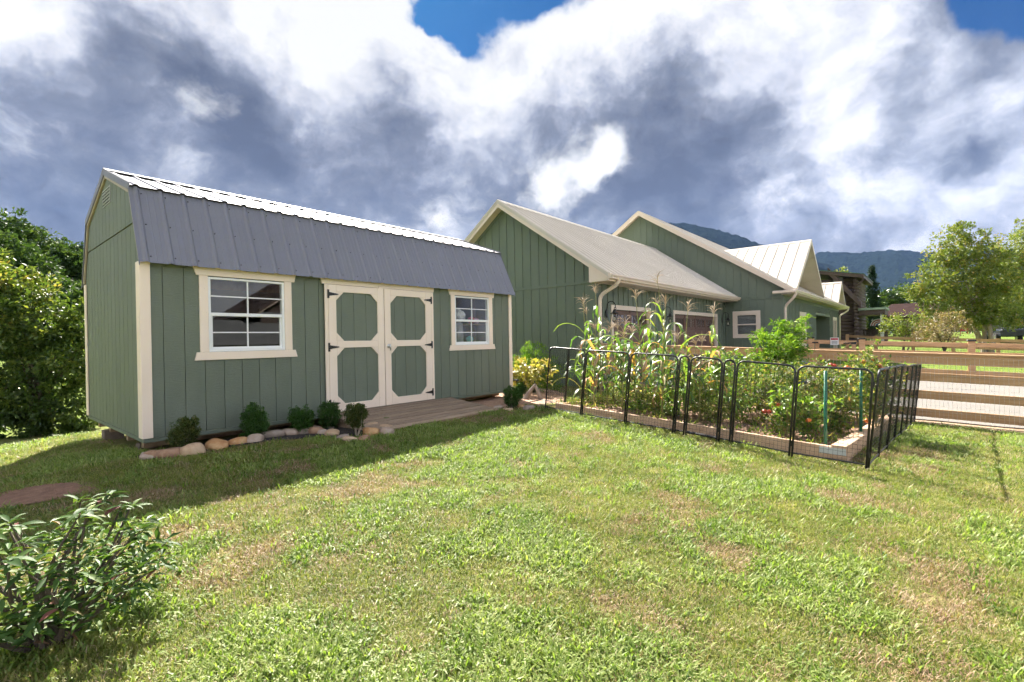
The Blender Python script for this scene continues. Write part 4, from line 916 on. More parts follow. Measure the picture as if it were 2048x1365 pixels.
def dormer(xc, half, zapex, zbase, yfront, yface, rib):
    s_ = (zapex - zbase) / half
    yb = mr - (mz - zapex) / ms + 0.05               # where the ridge meets the main roof
    d = MB().prism([(xc - half * 0.86, yface, zbase + 0.12 * s_ * half - 0.10), (xc + half * 0.86, yface, zbase + 0.12 * s_ * half - 0.10), (xc, yface, zapex - 0.16)], (0, 0.1, 0)).build('dormer_face', HG, house)
    k = zbase + 0.15
    while k < zapex - 0.35:
        w = (zapex - 0.18 - k) / s_ - 0.02
        MB().prism([(xc - w, yface - 0.008, k), (xc + w, yface - 0.008, k), (xc + w, yface - 0.03, k + 0.004), (xc - w, yface - 0.03, k + 0.004)], (0, 0.0, 0.15)).build('lap_siding', HG, d); k += 0.165
    body = MB()
    for sg in (-1, 1):
        foot = (xc + sg * half, zbase)
        body.prism([(xc, yfront + 0.01, zapex - 0.02), (foot[0], yfront + 0.01, foot[1] - 0.02), (foot[0], yfront + 0.01, foot[1] - 0.09), (xc, yfront + 0.01, zapex - 0.11)], (0, yface - yfront + 0.3, 0))
    r = body.build('dormer_roof', HT, house)
    for sg in (-1, 1):
        # triangular slope from the front edge back to the valley with the main roof
        n = int((yb - yfront) / rib)
        fy = lambda z: mr - (mz - z) / ms                 # main roof surface
        slope = Vector((sg * half, 0, zbase - zapex)); Ln = slope.length; sl = slope / Ln; nr = Vector((sl.z * -sg, 0, sl.x * sg)); nr = nr if nr.z > 0 else -nr
        P0 = Vector((xc, yfront, zapex)); P1 = Vector((xc + sg * half, yfront, zbase)); Pb = Vector((xc, yb, zapex)); P1b = Vector((xc + sg * half, max(fy(zbase) - 0.05, yfront + 0.05), zbase))
        MB().prism([P0, P1, P1b, Pb], nr * -0.008).build('roof_sheet', HR, r)
        for k in range(n + 1):
            y = yfront + 0.02 + k * rib
            t_ = 1.0 if y < P1b.y else max(0.0, (Pb.y - y) / (Pb.y - P1b.y))
            if t_ < 0.04: continue
            a = P0 + Vector((0, y - yfront, 0)); b = a + (P1 - P0) * t_
            MB().bar(a + nr * 0.011, b + nr * 0.011, 0.035, 0.022, nr).build('standing_seam', HR, r)
        MB().prism([P0 + Vector((0, -0.012, 0.01)), P1 + Vector((0, -0.012, 0.01)), P1 + Vector((0, -0.012, -0.15)), P0 + Vector((0, -0.012, -0.18))], (0, 0.02, 0)).build('rake_fascia', HT, r)
        m_ = 8
        for k in range(m_):
            a = P0 + (P1 - P0) * (k / m_) + Vector((0, 0.012, -0.125)); b = P0 + (P1 - P0) * ((k + 1) / m_ - 0.006) + Vector((0, 0.012, -0.125))
            MB().prism([a, b, b - Vector((0, 0, 0.012)), a - Vector((0, 0, 0.012))], (0, yface - yfront - 0.03, 0)).build('soffit_panel', HT, r)
    MB().prism([(xc - 0.13, yfront, zapex - 0.07), (xc, yfront, zapex + 0.03), (xc + 0.13, yfront, zapex - 0.07), (xc + 0.13, yfront, zapex - 0.08), (xc, yfront, zapex + 0.018), (xc - 0.13, yfront, zapex - 0.08)], (0, yb - yfront, 0)).build('ridge_cap', HR, r)
dormer(26.35, 3.55, 4.40, 1.92, 4.0, 4.95, 0.45)
dormer(36.9, 1.75, 3.27, 1.86, 4.0, 4.6, 0.42)

# ------------------------------------------------------------------ wooden fences
def wire_grid(mb, o, du, dv, nu, nv, r):
    o, du, dv = Vector(o), Vector(du), Vector(dv)
    def strip(a, b):                     # thin square wire
        mb.bar(a, b, r * 2, r * 2, (1, 0, 0.01))
    for i in range(nu + 1): strip(o + du * (i / nu), o + du * (i / nu) + dv)
    for j in range(nv + 1): strip(o + dv * (j / nv), o + dv * (j / nv) + du)
MT['wire'] = m_noise('galvanised_wire', [(0.3, (0.45, 0.45, 0.45)), (0.7, (0.6, 0.6, 0.6))], 10, 0.4, bumps=0, metallic=0.7)
MT['dark_wire'] = m_noise('dark_wire', [(0.3, (0.05, 0.05, 0.05)), (0.7, (0.09, 0.09, 0.09))], 10, 0.5, bumps=0, metallic=0.3)
topA = lambda y: -0.385 + 0.035 * y
fa = thing('plank_fence', 'near four-rail wooden plank fence with wire mesh running from the garage corner past the garden', 'fence', (10.9, 0, -1.56))
XA = 10.9
cuts_ = [6.55, 3.55, 0.62, -2.3, -5.2, -8.1]
for y in cuts_:
    MB().box(XA + 0.02, XA + 0.16, y - 0.07, y + 0.07, G(XA, y) - 0.3, topA(y) - 0.01).build('post', MT['rail_wood'], fa, bevel=0.008)
for k in range(4):
    for a, b in zip(cuts_[:-1], cuts_[1:]):
        za, zb = topA(a) - 0.305 * k, topA(b) - 0.305 * k
        MB().prism([(XA - 0.02, a - 0.003, za), (XA - 0.02, b + 0.003, zb), (XA - 0.02, b + 0.003, zb - 0.142), (XA - 0.02, a - 0.003, za - 0.142)], (0.0385, 0, 0)).build('rail', MT['rail_wood'], fa, bevel=0.004)
for a, b in zip(cuts_[:-1], cuts_[1:]): MB().prism([(XA - 0.03, a - .003, topA(a) + 0.002), (XA - 0.03, b + .003, topA(b) + 0.002), (XA - 0.03, b + .003, topA(b) + 0.034), (XA - 0.03, a - .003, topA(a) + 0.034)], (0.175, 0, 0)).build('cap_rail', MT['rail_wood'], fa, bevel=0.004)
wm = MB()
yy0, yy1 = 6.4, -6.0
wire_grid(wm, (XA - 0.027, yy0, topA(yy0) - 1.16), (0, yy1 - yy0, topA(yy1) - topA(yy0)), (0, 0, 1.12), int((yy0 - yy1) / 0.055), 11, 0.0012)
wm.build('wire_mesh', MT['wire'], fa, kind='stuff')
# far fence with gate
topB = lambda y: -0.335 + 0.037 * y
XB = 22.0
fb = thing('far_plank_fence', 'orange-brown plank fence with square posts on the far side of the driveway', 'fence', (XB, 0, -1.6))
gy0, gy1 = on(1630, 680, 0, XB).y, on(1716, 680, 0, XB).y
postsB = [4.25, gy0 + 0.12, gy1 - 0.12, on(1943, 690, 0, XB).y, -4.6, -7.6, -10.6]
for i, y in enumerate(postsB):
    MB().box(XB - 0.09, XB + 0.09, y - 0.09, y + 0.09, G(XB, y) - 0.3, topB(y) + 0.05).build('post', MT['fence_wood'], fb, bevel=0.01)
    if i: MB().prism([(XB - 0.12, y - 0.12, topB(y) + 0.051), (XB + 0.12, y - 0.12, topB(y) + 0.051), (XB + 0.12, y + 0.12, topB(y) + 0.051), (XB - 0.12, y + 0.12, topB(y) + 0.051)], (0, 0, 0.055)).build('post_cap_light', MT['black_metal'], fb, bevel=0.02)
for i, (a, b) in enumerate(zip(postsB[:-1], postsB[1:])):
    if i == 1: continue
    for k in range(4):
        za, zb = topB(a) - 0.305 * k, topB(b) - 0.305 * k
        MB().prism([(XB - 0.03, a - 0.091, za), (XB - 0.03, b + 0.091, zb), (XB - 0.03, b + 0.091, zb - 0.15), (XB - 0.03, a - 0.091, za - 0.15)], (0.04, 0, 0)).build('rail', MT['fence_wood'], fb, bevel=0.004)
wm = MB(); wire_grid(wm, (XB + 0.02, gy1 - 0.3, topB(gy1) - 1.15), (0, -10.6 - gy1, topB(-10.6) - topB(gy1)), (0, 0, 1.1), 90, 10, 0.002); wm.build('wire_mesh', MT['dark_wire'], fb, kind='stuff')
ga = thing('fence_gate', 'wooden gate with black hinges and a small white and red sign in the far fence', 'gate', (XB, (gy0 + gy1) / 2, -1.5))
a, b = gy0 + 0.02, gy1 + 0.02
for k in range(4):
    za, zb = topB(a) - 0.305 * k, topB(b) - 0.305 * k
    MB().prism([(XB - 0.06, a - 0.02, za), (XB - 0.06, b + 0.02, zb), (XB - 0.06, b + 0.02, zb - 0.15), (XB - 0.06, a - 0.02, za - 0.15)], (0.04, 0, 0)).build('rail', MT['fence_wood'], ga, bevel=0.004)
for y in (a - 0.10, b + 0.10): MB().box(XB - 0.085, XB - 0.061, y - 0.07, y + 0.07, topB(y) - 1.07, topB(y)).build('stile', MT['fence_wood'], ga, bevel=0.004)
MB().bar((XB - 0.05, a - 0.2, topB(a) - 1.0), (XB - 0.05, b + 0.2, topB(b) - 0.1), 0.03, 0.12, (1, 0, 0)).build('brace', MT['fence_wood'], ga)
for z in (-0.09, -0.95):
    MB().prism([(XB - 0.092, b + 0.02, topB(b) + z + 0.05), (XB - 0.092, b + 0.02, topB(b) + z - 0.05), (XB - 0.092, b + 0.42, topB(b) + z - 0.012), (XB - 0.092, b + 0.42, topB(b) + z + 0.012)], (0.006, 0, 0)).build('hinge', MT['black_metal'], ga)
MB().box(XB - 0.11, XB - 0.086, a - 0.14, a + 0.06, topB(a) - 0.13, topB(a) - 0.08).build('latch', MT['black_metal'], ga)
sp = on(1669, 683, 0, XB - 0.1)
sg = thing('warning_sign', 'small white warning sign with a red header hung on the wooden gate', 'sign', (XB - 0.095, sp.y, sp.z))
MB().box(XB - 0.096, XB - 0.0865, sp.y - 0.135, sp.y + 0.135, sp.z - 0.14, sp.z + 0.14).build('panel', plain('sign_white', (0.72, 0.72, 0.72)), sg)
MB().box(XB - 0.099, XB - 0.0965, sp.y - 0.115, sp.y + 0.115, sp.z + 0.05, sp.z + 0.12).build('red_header', plain('sign_red', (0.42, 0.03, 0.04)), sg)
for k in range(3): MB().box(XB - 0.098, XB - 0.0965, sp.y - 0.09, sp.y + 0.09, sp.z - 0.04 * k - 0.012, sp.z - 0.04 * k + 0.004).build('print_line', plain('sign_ink', (0.12, 0.12, 0.12)), sg)
# third fence, behind the far lawn
fc = thing('distant_rail_fence', 'thin weathered rail fence beyond the far lawn in front of the log cabin', 'fence', (31, 0, -1.3))
pc = []
for px, dep in ((1683, 27), (1740, 25.5), (1815, 24.5), (1895, 23.5), (1985, 22.5), (2080, 21.5)):
    p = at(px, 0, dep); zt = -(0.0) ; pc.append((p.x, p.y))
for i, (x, y) in enumerate(pc):
    zt = {0: -0.06}.get(i, -0.10 - 0.07 * i)
    pc[i] = (x, y, zt)
    MB().box(x - 0.07, x + 0.07, y - 0.07, y + 0.07, G(x, y) - 0.3, zt + 0.03).build('post', MT['rail_wood'], fc)
for (x0, y0, z0), (x1, y1, z1) in zip(pc[:-1], pc[1:]):
    for k in range(3): MB().bar((x0, y0, z0 - 0.07 - 0.36 * k), (x1, y1, z1 - 0.07 - 0.36 * k), 0.04, 0.14).build('rail', MT['rail_wood'], fc)
wm = MB()
for (x0, y0, z0), (x1, y1, z1) in zip(pc[:-1], pc[1:]):
    for k in range(0, 31): wm.bar(Vector((x0, y0, z0 - 1.0)).lerp(Vector((x1, y1, z1 - 1.0)), k / 31), Vector((x0, y0, z0)).lerp(Vector((x1, y1, z1)), k / 31), 0.006, 0.006, (1, 0, 0))
wm.build('wire_mesh', MT['dark_wire'], fc, kind='stuff')

# ------------------------------------------------------------------ leaves
def leaf_mesh(name, P, A, size, width, material, tint, org=(0, 0, 0), parent=None, kind=None, up=0.5, fold=0.12, rng=RNG):
    """one mesh of many small folded leaves: P base points, A leaf axes, size lengths"""
    n = len(P); P = np.asarray(P, float) - np.array(org); A = np.asarray(A, float)
    A = A / (np.linalg.norm(A, axis=1, keepdims=True) + 1e-9)
    R = rng.normal(size=(n, 3)); R[:, 2] += up * 3
    B = np.cross(R, A); B /= (np.linalg.norm(B, axis=1, keepdims=True) + 1e-9)
    Nn = np.cross(A, B)
    L = np.asarray(size, float)[:, None]; W = L * np.asarray(width)[..., None] if np.ndim(width) else L * width
    v = np.stack([P, P + A * L * 0.42 + B * W * 0.5 + Nn * L * fold, P + A * L, P + A * L * 0.42 - B * W * 0.5 + Nn * L * fold], 1).reshape(-1, 3)
    f = np.arange(4 * n).reshape(n, 4)
    tri = np.concatenate([f[:, [0, 1, 2]], f[:, [0, 2, 3]]], 1).reshape(-1, 3)
    me = bpy.data.meshes.new(name)
    me.vertices.add(len(v)); me.vertices.foreach_set('co', v.ravel())
    me.loops.add(tri.size); me.loops.foreach_set('vertex_index', tri.ravel())
    me.polygons.add(len(tri)); me.polygons.foreach_set('loop_start', np.arange(0, tri.size, 3)); me.polygons.foreach_set('loop_total', np.full(len(tri), 3))
    a = me.attributes.new('tint', 'FLOAT', 'FACE'); a.data.foreach_set('value', np.repeat(np.asarray(tint, float), 2))
    me.materials.append(material); me.update(calc_edges=True)
    o = bpy.data.objects.new(name, me)
    link(o, parent, org)
    if parent is None: o.location = org
    if kind: o['kind'] = kind
    return o
def clump_points(blobs, n, clumps, rng, shell=0.55, clump_r=0.24, flat=1.0):
    """points gathered in clumps inside ellipsoids (x, y, z, rx, ry, rz); returns points and outward directions"""
    vol = np.array([b[3] * b[4] * b[5] for b in blobs]); vol /= vol.sum()
    pts, out, tn = [], [], []
    per = max(1, n // clumps)
    for c in range(clumps):
        b = blobs[rng.choice(len(blobs), p=vol)]
        d = rng.normal(size=3); d /= np.linalg.norm(d)
        r = shell + (1 - shell) * rng.random() ** 0.6
        cen = np.array(b[:3]) + d * r * np.array(b[3:]); cr_ = clump_r * (np.prod(b[3:]) ** (1 / 3)) * rng.uniform(0.6, 1.35)
        q = rng.normal(size=(per, 3)); q /= np.linalg.norm(q, axis=1, keepdims=True); q *= (rng.random((per, 1)) ** 0.4) * cr_; q[:, 2] *= flat
        pts.append(cen + q); o_ = q / cr_ * 0.7 + d * 0.5; out.append(o_); tn.append(np.full(per, rng.random()))
    return np.concatenate(pts), np.concatenate(out), np.concatenate(tn)
LEAF = {
    'dark': m_leaf('dark_glossy_leaves', [(0.0, (0.022, 0.050, 0.014)), (0.5, (0.040, 0.085, 0.020)), (0.85, (0.075, 0.13, 0.030)), (1.0, (0.16, 0.17, 0.045))], 0.30, 0.38, spec=0.6),
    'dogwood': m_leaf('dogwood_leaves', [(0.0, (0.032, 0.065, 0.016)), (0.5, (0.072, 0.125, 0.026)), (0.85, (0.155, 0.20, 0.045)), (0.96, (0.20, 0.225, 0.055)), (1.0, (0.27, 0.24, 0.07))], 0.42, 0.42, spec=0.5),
    'wood': m_leaf('woodland_leaves', [(0.0, (0.022, 0.052, 0.016)), (0.5, (0.042, 0.088, 0.024)), (1.0, (0.085, 0.135, 0.036))], 0.3, 0.6),
    'light': m_leaf('light_tree_leaves', [(0.0, (0.075, 0.125, 0.030)), (0.5, (0.13, 0.185, 0.040)), (0.85, (0.21, 0.235, 0.055)), (1.0, (0.34, 0.23, 0.08))], 0.42, 0.5),
    'conifer': m_leaf('conifer_needles', [(0.0, (0.010, 0.030, 0.014)), (0.6, (0.022, 0.055, 0.024)), (1.0, (0.04, 0.085, 0.033))], 0.15, 0.6),
    'box': m_leaf('boxwood_leaves', [(0.0, (0.022, 0.065, 0.010)), (0.6, (0.045, 0.115, 0.018)), (1.0, (0.085, 0.17, 0.028))], 0.30, 0.42, spec=0.5),
    'box_dry': m_leaf('bronzed_boxwood_leaves', [(0.0, (0.035, 0.060, 0.014)), (0.6, (0.07, 0.105, 0.022)), (1.0, (0.15, 0.12, 0.04))], 0.28, 0.45),
    'lime': m_leaf('lime_foliage', [(0.0, (0.06, 0.16, 0.012)), (0.5, (0.12, 0.26, 0.022)), (1.0, (0.24, 0.36, 0.05))], 0.42, 0.5),
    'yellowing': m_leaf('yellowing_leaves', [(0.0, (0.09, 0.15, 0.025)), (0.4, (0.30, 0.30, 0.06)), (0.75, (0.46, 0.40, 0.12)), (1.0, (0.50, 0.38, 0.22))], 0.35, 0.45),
    'tomato': m_leaf('tomato_leaves', [(0.0, (0.05, 0.105, 0.025)), (0.5, (0.11, 0.19, 0.04)), (0.82, (0.22, 0.27, 0.065)), (0.95, (0.36, 0.31, 0.11)), (1.0, (0.34, 0.20, 0.09))], 0.42, 0.55),
    'pepper': m_leaf('bright_vegetable_leaves', [(0.0, (0.06, 0.13, 0.02)), (0.5, (0.13, 0.25, 0.035)), (1.0, (0.26, 0.36, 0.07))], 0.42, 0.42, spec=0.6),
    'maple': m_leaf('bronze_maple_leaves', [(0.0, (0.10, 0.075, 0.045)), (0.5, (0.19, 0.15, 0.075)), (0.8, (0.30, 0.25, 0.15)), (1.0, (0.42, 0.37, 0.28))], 0.3, 0.5),
    'corn': m_leaf('corn_leaf', [(0.0, (0.055, 0.13, 0.035)), (0.45, (0.11, 0.21, 0.045)), (0.86, (0.19, 0.29, 0.06)), (0.90, (0.36, 0.33, 0.08)), (0.95, (0.46, 0.27, 0.10)), (1.0, (0.42, 0.24, 0.12))], 0.45, 0.42, obj_random=True, spec=0.7),
    'rhodo': m_leaf('rhododendron_leaf', [(0.0, (0.035, 0.08, 0.02)), (0.5, (0.062, 0.125, 0.028)), (0.8, (0.115, 0.185, 0.04)), (0.93, (0.16, 0.20, 0.05)), (0.96, (0.15, 0.06, 0.055)), (1.0, (0.22, 0.09, 0.08))], 0.34, 0.55, obj_random=True, spec=0.22),
    'rhodo_in': m_leaf('rhododendron_inner_leaves', [(0.0, (0.035, 0.08, 0.018)), (0.6, (0.07, 0.145, 0.03)), (0.93, (0.13, 0.20, 0.045)), (1.0, (0.16, 0.08, 0.06))], 0.32, 0.5, spec=0.3),
    'weed': m_leaf('weed_leaves', [(0.0, (0.10, 0.16, 0.03)), (0.6, (0.19, 0.26, 0.05)), (1.0, (0.40, 0.34, 0.16))], 0.4, 0.6),
}
def limb(m, a, b, r0, r1, bend=0.08, n=5, seed=0):
    r = random.Random(seed); a, b = Vector(a), Vector(b); L_ = (b - a).length
    off = Vector((r.uniform(-1, 1), r.uniform(-1, 1), r.uniform(-.3, .3))) * L_ * bend
    m.tube([a.lerp(b, t_ / n) + off * math.sin(math.pi * t_ / n) for t_ in range(n + 1)], [r0 + (r1 - r0) * t_ / n for t_ in range(n + 1)], 7, False)
def tree(name, label, loc, blobs, n, clumps, leaf, leafmat, bark='bark', r=0.12, seed=1, group=None, width=0.55, shell=0.5, clump_r=0.26, stems=1, cat='tree', up=0.5, fresh_lit=0.0):
    rng = np.random.default_rng(seed); rr = random.Random(seed)
    t_ = thing(name, label, cat, loc, group); base = Vector(loc)
    B = [(loc[0] + b[0], loc[1] + b[1], loc[2] + b[2], b[3], b[4], b[5]) for b in blobs]
    P, O, tn = clump_points(B, n, clumps, rng, shell, clump_r)
    A = O + rng.normal(size=P.shape) * 0.7; A[:, 2] -= 0.15
    tint = np.clip(tn * 0.55 + rng.random(len(P)) * 0.5, 0, 1)
    hz_ = (P[:, 2] - P[:, 2].min()) / np.ptp(P[:, 2]); tint = np.clip(tint - fresh_lit * 0.35 + fresh_lit * hz_ ** 2, 0, 1)      # young yellower tips, plus a sunlit top put into the tint
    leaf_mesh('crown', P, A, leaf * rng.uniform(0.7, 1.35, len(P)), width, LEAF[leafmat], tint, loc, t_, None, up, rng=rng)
    m = MB()
    cen = Vector((sum(b[0] for b in B) / len(B), sum(b[1] for b in B) / len(B), sum(b[2] for b in B) / len(B)))
    for s_ in range(stems):
        o_ = Vector((rr.uniform(-1, 1), rr.uniform(-1, 1), 0)) * r * (1.8 if stems > 1 else 0)
        top = cen + Vector((rr.uniform(-.4, .4), rr.uniform(-.4, .4), 0)) * (B[0][3] if stems > 1 else 0.1)
        limb(m, base + o_ - Vector((0, 0, 0.1)), top, r, r * 0.45, 0.06, 7, seed + s_)
        for k in range(9 // stems + 2):
            b = B[rr.randrange(len(B))]; e = Vector((b[0], b[1], b[2])) + Vector((rr.uniform(-.8, .8) * b[3], rr.uniform(-.8, .8) * b[4], rr.uniform(-.5, .8) * b[5]))
            limb(m, base.lerp(top, rr.uniform(0.45, 0.98)) + o_, e, r * 0.4, r * 0.08, 0.1, 5, seed * 7 + k)
    m.build('trunk', MT[bark], t_, smooth=True)
    return t_

# ------------------------------------------------------------------ boxwoods and shrubs near the shed
def boxwood(px, pyb, wpx, hpx, label, leafmat='box', seed=0, lobes=None, stem=0.0, name='boxwood_shrub', n=6500, group='boxwoods by the shed', leaf=0.019):
    p = by_shed(px, pyb, 6.14); dep = float(np.dot(CAM[2], p)); w = wpx / F_PX * dep / 2; h = hpx / F_PX * dep
    rng = np.random.default_rng(seed)
    t_ = thing(name, label, 'shrub', p, group)
    z0 = p.z + stem * h; hh = (h - stem * h) / 2
    B = [(p.x, p.y, z0 + hh, w * 0.88, w * 0.88, hh * 0.9)]
    right = Vector(CAM[0])
    for (u, v, s_) in (lobes or [(-.3, .35, .6), (.35, .1, .65), (0, -.4, .7)]):
        q = p + right * (u * w); B.append((q.x, q.y, z0 + hh + v * hh, w * s_, w * s_, hh * s_))
    P, O, tn = clump_points(B, n, 240, rng, 0.35, 0.20)
    keep = P[:, 2] > p.z + 0.015; P, O, tn = P[keep], O[keep], tn[keep]
    A = O + rng.normal(size=P.shape) * 0.5; A[:, 2] += 0.35
    leaf_mesh('foliage', P, A, leaf * rng.uniform(0.8, 1.3, len(P)), 0.55, LEAF[leafmat], np.clip(tn * 0.5 + rng.random(len(P)) * 0.5, 0, 1), p, t_, None, 0.4, rng=rng)
    m = MB()
    for k in range(6): limb(m, p + Vector((0, 0, -0.03)), (p.x + rng.uniform(-.5, .5) * w, p.y + rng.uniform(-.5, .5) * w, z0 + hh * rng.uniform(0.6, 1.4)), 0.012, 0.004, 0.1, 4, seed * 9 + k)
    m.build('stem', MT['pale_bark'], t_)
    return t_
Z = lambda x, y: (260 + x / 3.413, 760 + y / 3.413)
bx = lambda x, yb, w, h: (*Z(x, yb), w / 3.413, h / 3.413)
boxwood(*bx(376, 455, 195, 245), 'leftmost bronze-tinged boxwood by the shed front corner', 'box_dry', 21, [(-.45, -.35, .62), (.35, .55, .55), (.3, -.1, .6)], 0.10)
boxwood(*bx(852, 372, 200, 245), 'largest green boxwood below the left shed window', 'box', 22, [(-.2, .5, .6), (.4, .05, .65), (-.1, -.4, .75)], 0.02, n=7500)
boxwood(*bx(1168, 318, 186, 195), 'third green boxwood below the window sill right end', 'box', 23, [(-.35, .3, .6), (.4, .2, .6), (0, -.4, .75)], 0.02)
boxwood(*bx(1364, 336, 162, 195), 'fourth round green boxwood in front of the shed door left edge', 'box', 24, None, 0.02)
boxwood(*bx(1548, 386, 166, 235), 'fifth boxwood with a bare pale stem at the ramp left corner', 'box_dry', 25, [(-.3, .1, .7), (.3, .25, .65), (0, -.3, .6)], 0.22)
boxwood(1024.5, 817, 41, 46, 'round dark green boxwood right of the shed ramp', 'box', 26, None, 0.0)
boxwood(1042, 796, 22, 32, 'small dark boxwood behind the round one at the shed right corner', 'box', 27, None, 0.0, n=4000)
p = on_ground(762, 850)
lf = thing('leafy_weed', 'single leafy green weed growing beside the ramp left edge', 'weed', p)
rng = np.random.default_rng(5); P = np.repeat([[p.x, p.y, p.z + 0.06]], 10, 0); A = np.stack([np.cos(np.arange(10) * 0.63), np.sin(np.arange(10) * 0.63), np.full(10, 0.35)], 1)
leaf_mesh('leaf_rosette', P, A, rng.uniform(0.07, 0.12, 10), 0.32, LEAF['pepper'], rng.random(10) * 0.5, p, lf); MB().tube([p - Vector((0, 0, .02)), p + Vector((0, 0, .07))], 0.005, 5).build('stem', MT['bark'], lf)
# lime cypress, yellowing hydrangea, driftwood behind the shed's right end
def at_x(px, py, X): return on(px, py, 0, X)
c = at_x(1068, 790, 8.9); c.z = G(c.x, c.y)
tree('golden_cypress', 'rounded lime green cypress shrub between the shed and the garden pen', c, [(0, 0, 0.62, 0.42, 0.42, 0.60), (-0.22, 0.15, 0.5, 0.38, 0.38, 0.46), (0.3, -0.25, 0.42, 0.36, 0.36, 0.42), (0.05, 0, 0.95, 0.22, 0.22, 0.32)], 9000, 260, 0.05, 'lime', 'bark', 0.03, 31, None, 0.22, 0.4, 0.20, 3, 'shrub')
c = at_x(1052, 800, 8.0); c.z = G(c.x, c.y)
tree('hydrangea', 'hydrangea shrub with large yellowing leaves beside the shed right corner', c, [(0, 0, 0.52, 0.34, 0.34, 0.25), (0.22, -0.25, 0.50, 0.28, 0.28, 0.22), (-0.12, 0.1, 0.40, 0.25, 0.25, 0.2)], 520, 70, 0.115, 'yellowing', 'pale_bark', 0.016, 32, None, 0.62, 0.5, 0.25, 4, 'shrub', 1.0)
c = at_x(1062, 797, 7.5); c.z = G(c.x, c.y)
dw = MB(); limb(dw, c + Vector((-.1, .1, -.03)), c + Vector((.06, -.08, .30)), 0.055, 0.03, 0.1, 6, 3); limb(dw, c + Vector((.12, -.16, -.03)), c + Vector((.05, -.06, .29)), 0.045, 0.03, 0.1, 6, 4)
tag(dw.build('driftwood', MT['pale_bark'], None, c, smooth=True), 'pale forked driftwood piece standing below the hydrangea', 'driftwood')
c = at_x(1034, 778, 7.75); c.z = G(c.x, c.y)
pl = thing('path_light', 'small black path light stake beside the shed right corner', 'lamp', c)
MB().tube([c - Vector((0, 0, .05)), c + Vector((0, 0, .34))], 0.012, 6).build('stake', MT['black_metal'], pl); MB().tube([c + Vector((0, 0, .341)), c + Vector((0, 0, .36)), c + Vector((0, 0, .375))], [0.11, 0.10, 0.02], 12).build('hood', MT['black_metal'], pl)

# ------------------------------------------------------------------ raised bed and pen
BU = Vector((0.06, 1, 0)).normalized(); BV = Vector((1, -0.06, 0)).normalized()    # along the front row (away), along the side row
P8 = Vector((6.0, 0.46, 0))
LEAN = Vector((0.075, -0.066, 1.0))
def post_y(px, py):                       # distance along the front row of a pixel at its foot
    lo, hi = 0.0, 6.0
    n_ = Vector((BU.y, -BU.x, 0)); d = Vector(ray(px, py)); s_ = P8.dot(n_) / d.dot(n_); return (d * s_ - P8).dot(BU)
feet = [(1089, 815), (1162, 835), (1250, 850), (1347, 866), (1369, 869), (1435, 880), (1461, 886), (1581, 923), (1736, 940)]
vpos = [post_y(*q) for q in feet]; vpos[-1] = 0.0
def panel(a, b, label, up=LEAN, h=1.0, group='black wire pen panels', skip_mesh=False, gate=False):
    a, b = Vector(a), Vector(b); t_ = thing('pen_panel', label, 'fence panel', (a + b) / 2, group)
    d = (b - a); L_ = d.length; d = d / L_; r = 0.0115; gap = 0.014
    A0, B0 = a + d * gap, b - d * gap; u = Vector(up)
    c = min(0.075, (L_ - 2 * gap) * 0.48)
    pts = [A0 - u * 0.03, A0 + u * (h - c)]
    for k in range(1, 6): pts.append(A0 + u * (h - c) + d * (c * (1 - math.cos(k * math.pi / 10))) + u * (c * math.sin(k * math.pi / 10)))
    for k in range(5, -1, -1): pts.append(B0 + u * (h - c) - d * (c * (1 - math.cos(k * math.pi / 10))) + u * (c * math.sin(k * math.pi / 10)))
    pts += [B0 - u * 0.03]
    MB().tube(pts, r, 7).build('frame', MT['black_metal'], t_, smooth=True)
    MB().tube([A0 + u * 0.05, B0 + u * 0.05], r * (1.6 if gate else 0.75), 6).build('bottom_rail', MT['black_metal'], t_)
    wm = MB(); n = max(3, int(L_ / 0.042))
    for k in range(1, n): q = A0.lerp(B0, k / n); wm.bar(q + u * 0.05, q + u * (h - 0.008 if 0.12 < k / n < 0.88 else h - 0.05), 0.0022, 0.0022, (1, 0, 0))
    for z in [0.10 + 0.045 * k for k in range(6)] + [0.45, 0.60, 0.75]: wm.bar(A0 + u * z, B0 + u * z, 0.0022, 0.0022)
    wm.build('wire_mesh', MT['black_metal'], t_, kind='stuff')
    for z in (0.15, 0.85):
        MB().tube([B0 + u * (z - 0.03) + d * gap, B0 + u * (z + 0.03) + d * gap], 0.008, 6).build('hinge_loop', MT['black_metal'], t_)
    return t_
def foot(v): q = P8 + BU * v; return Vector((q.x, q.y, G(q.x, q.y)))
names = ['leftmost wide pen panel at the shed end of the garden', 'second wide pen panel from the shed, in front of the corn', 'third wide pen panel from the shed, in front of the tallest corn', 'narrow pen filler piece left of the pen gate', 'pen gate panel with heavy threshold bar', 'narrow pen filler piece right of the pen gate', 'wide pen panel right of the gate, in front of the tomatoes', 'pen panel at the front right corner holding the green stake view']
for i in range(8): panel(foot(vpos[i]), foot(vpos[i + 1]), names[i], gate=(i == 4))
def sfoot(s_): q = P8 + BV * s_; return Vector((q.x, q.y, G(q.x, q.y)))
SL = Vector((0.03, -0.10, 1.0))
for i in range(7):
    panel(sfoot(0.69 * i + 0.01), sfoot(0.69 * (i + 1)), f'{ORD[i]} pen panel back from the front right corner along the pen side', SL, group='black wire pen panels along the right side')
ps = foot(vpos[0]); back = Vector((1.0, 0.12, 0)).normalized()
for i in range(3):
    a, b = ps + back * (0.69 * i + 0.01), ps + back * 0.69 * (i + 1); a.z = G(a.x, a.y); b.z = G(b.x, b.y)
    panel(a, b, f'{ORD[i]} pen panel back from the left end of the pen', LEAN, group='black wire pen panels along the left end')
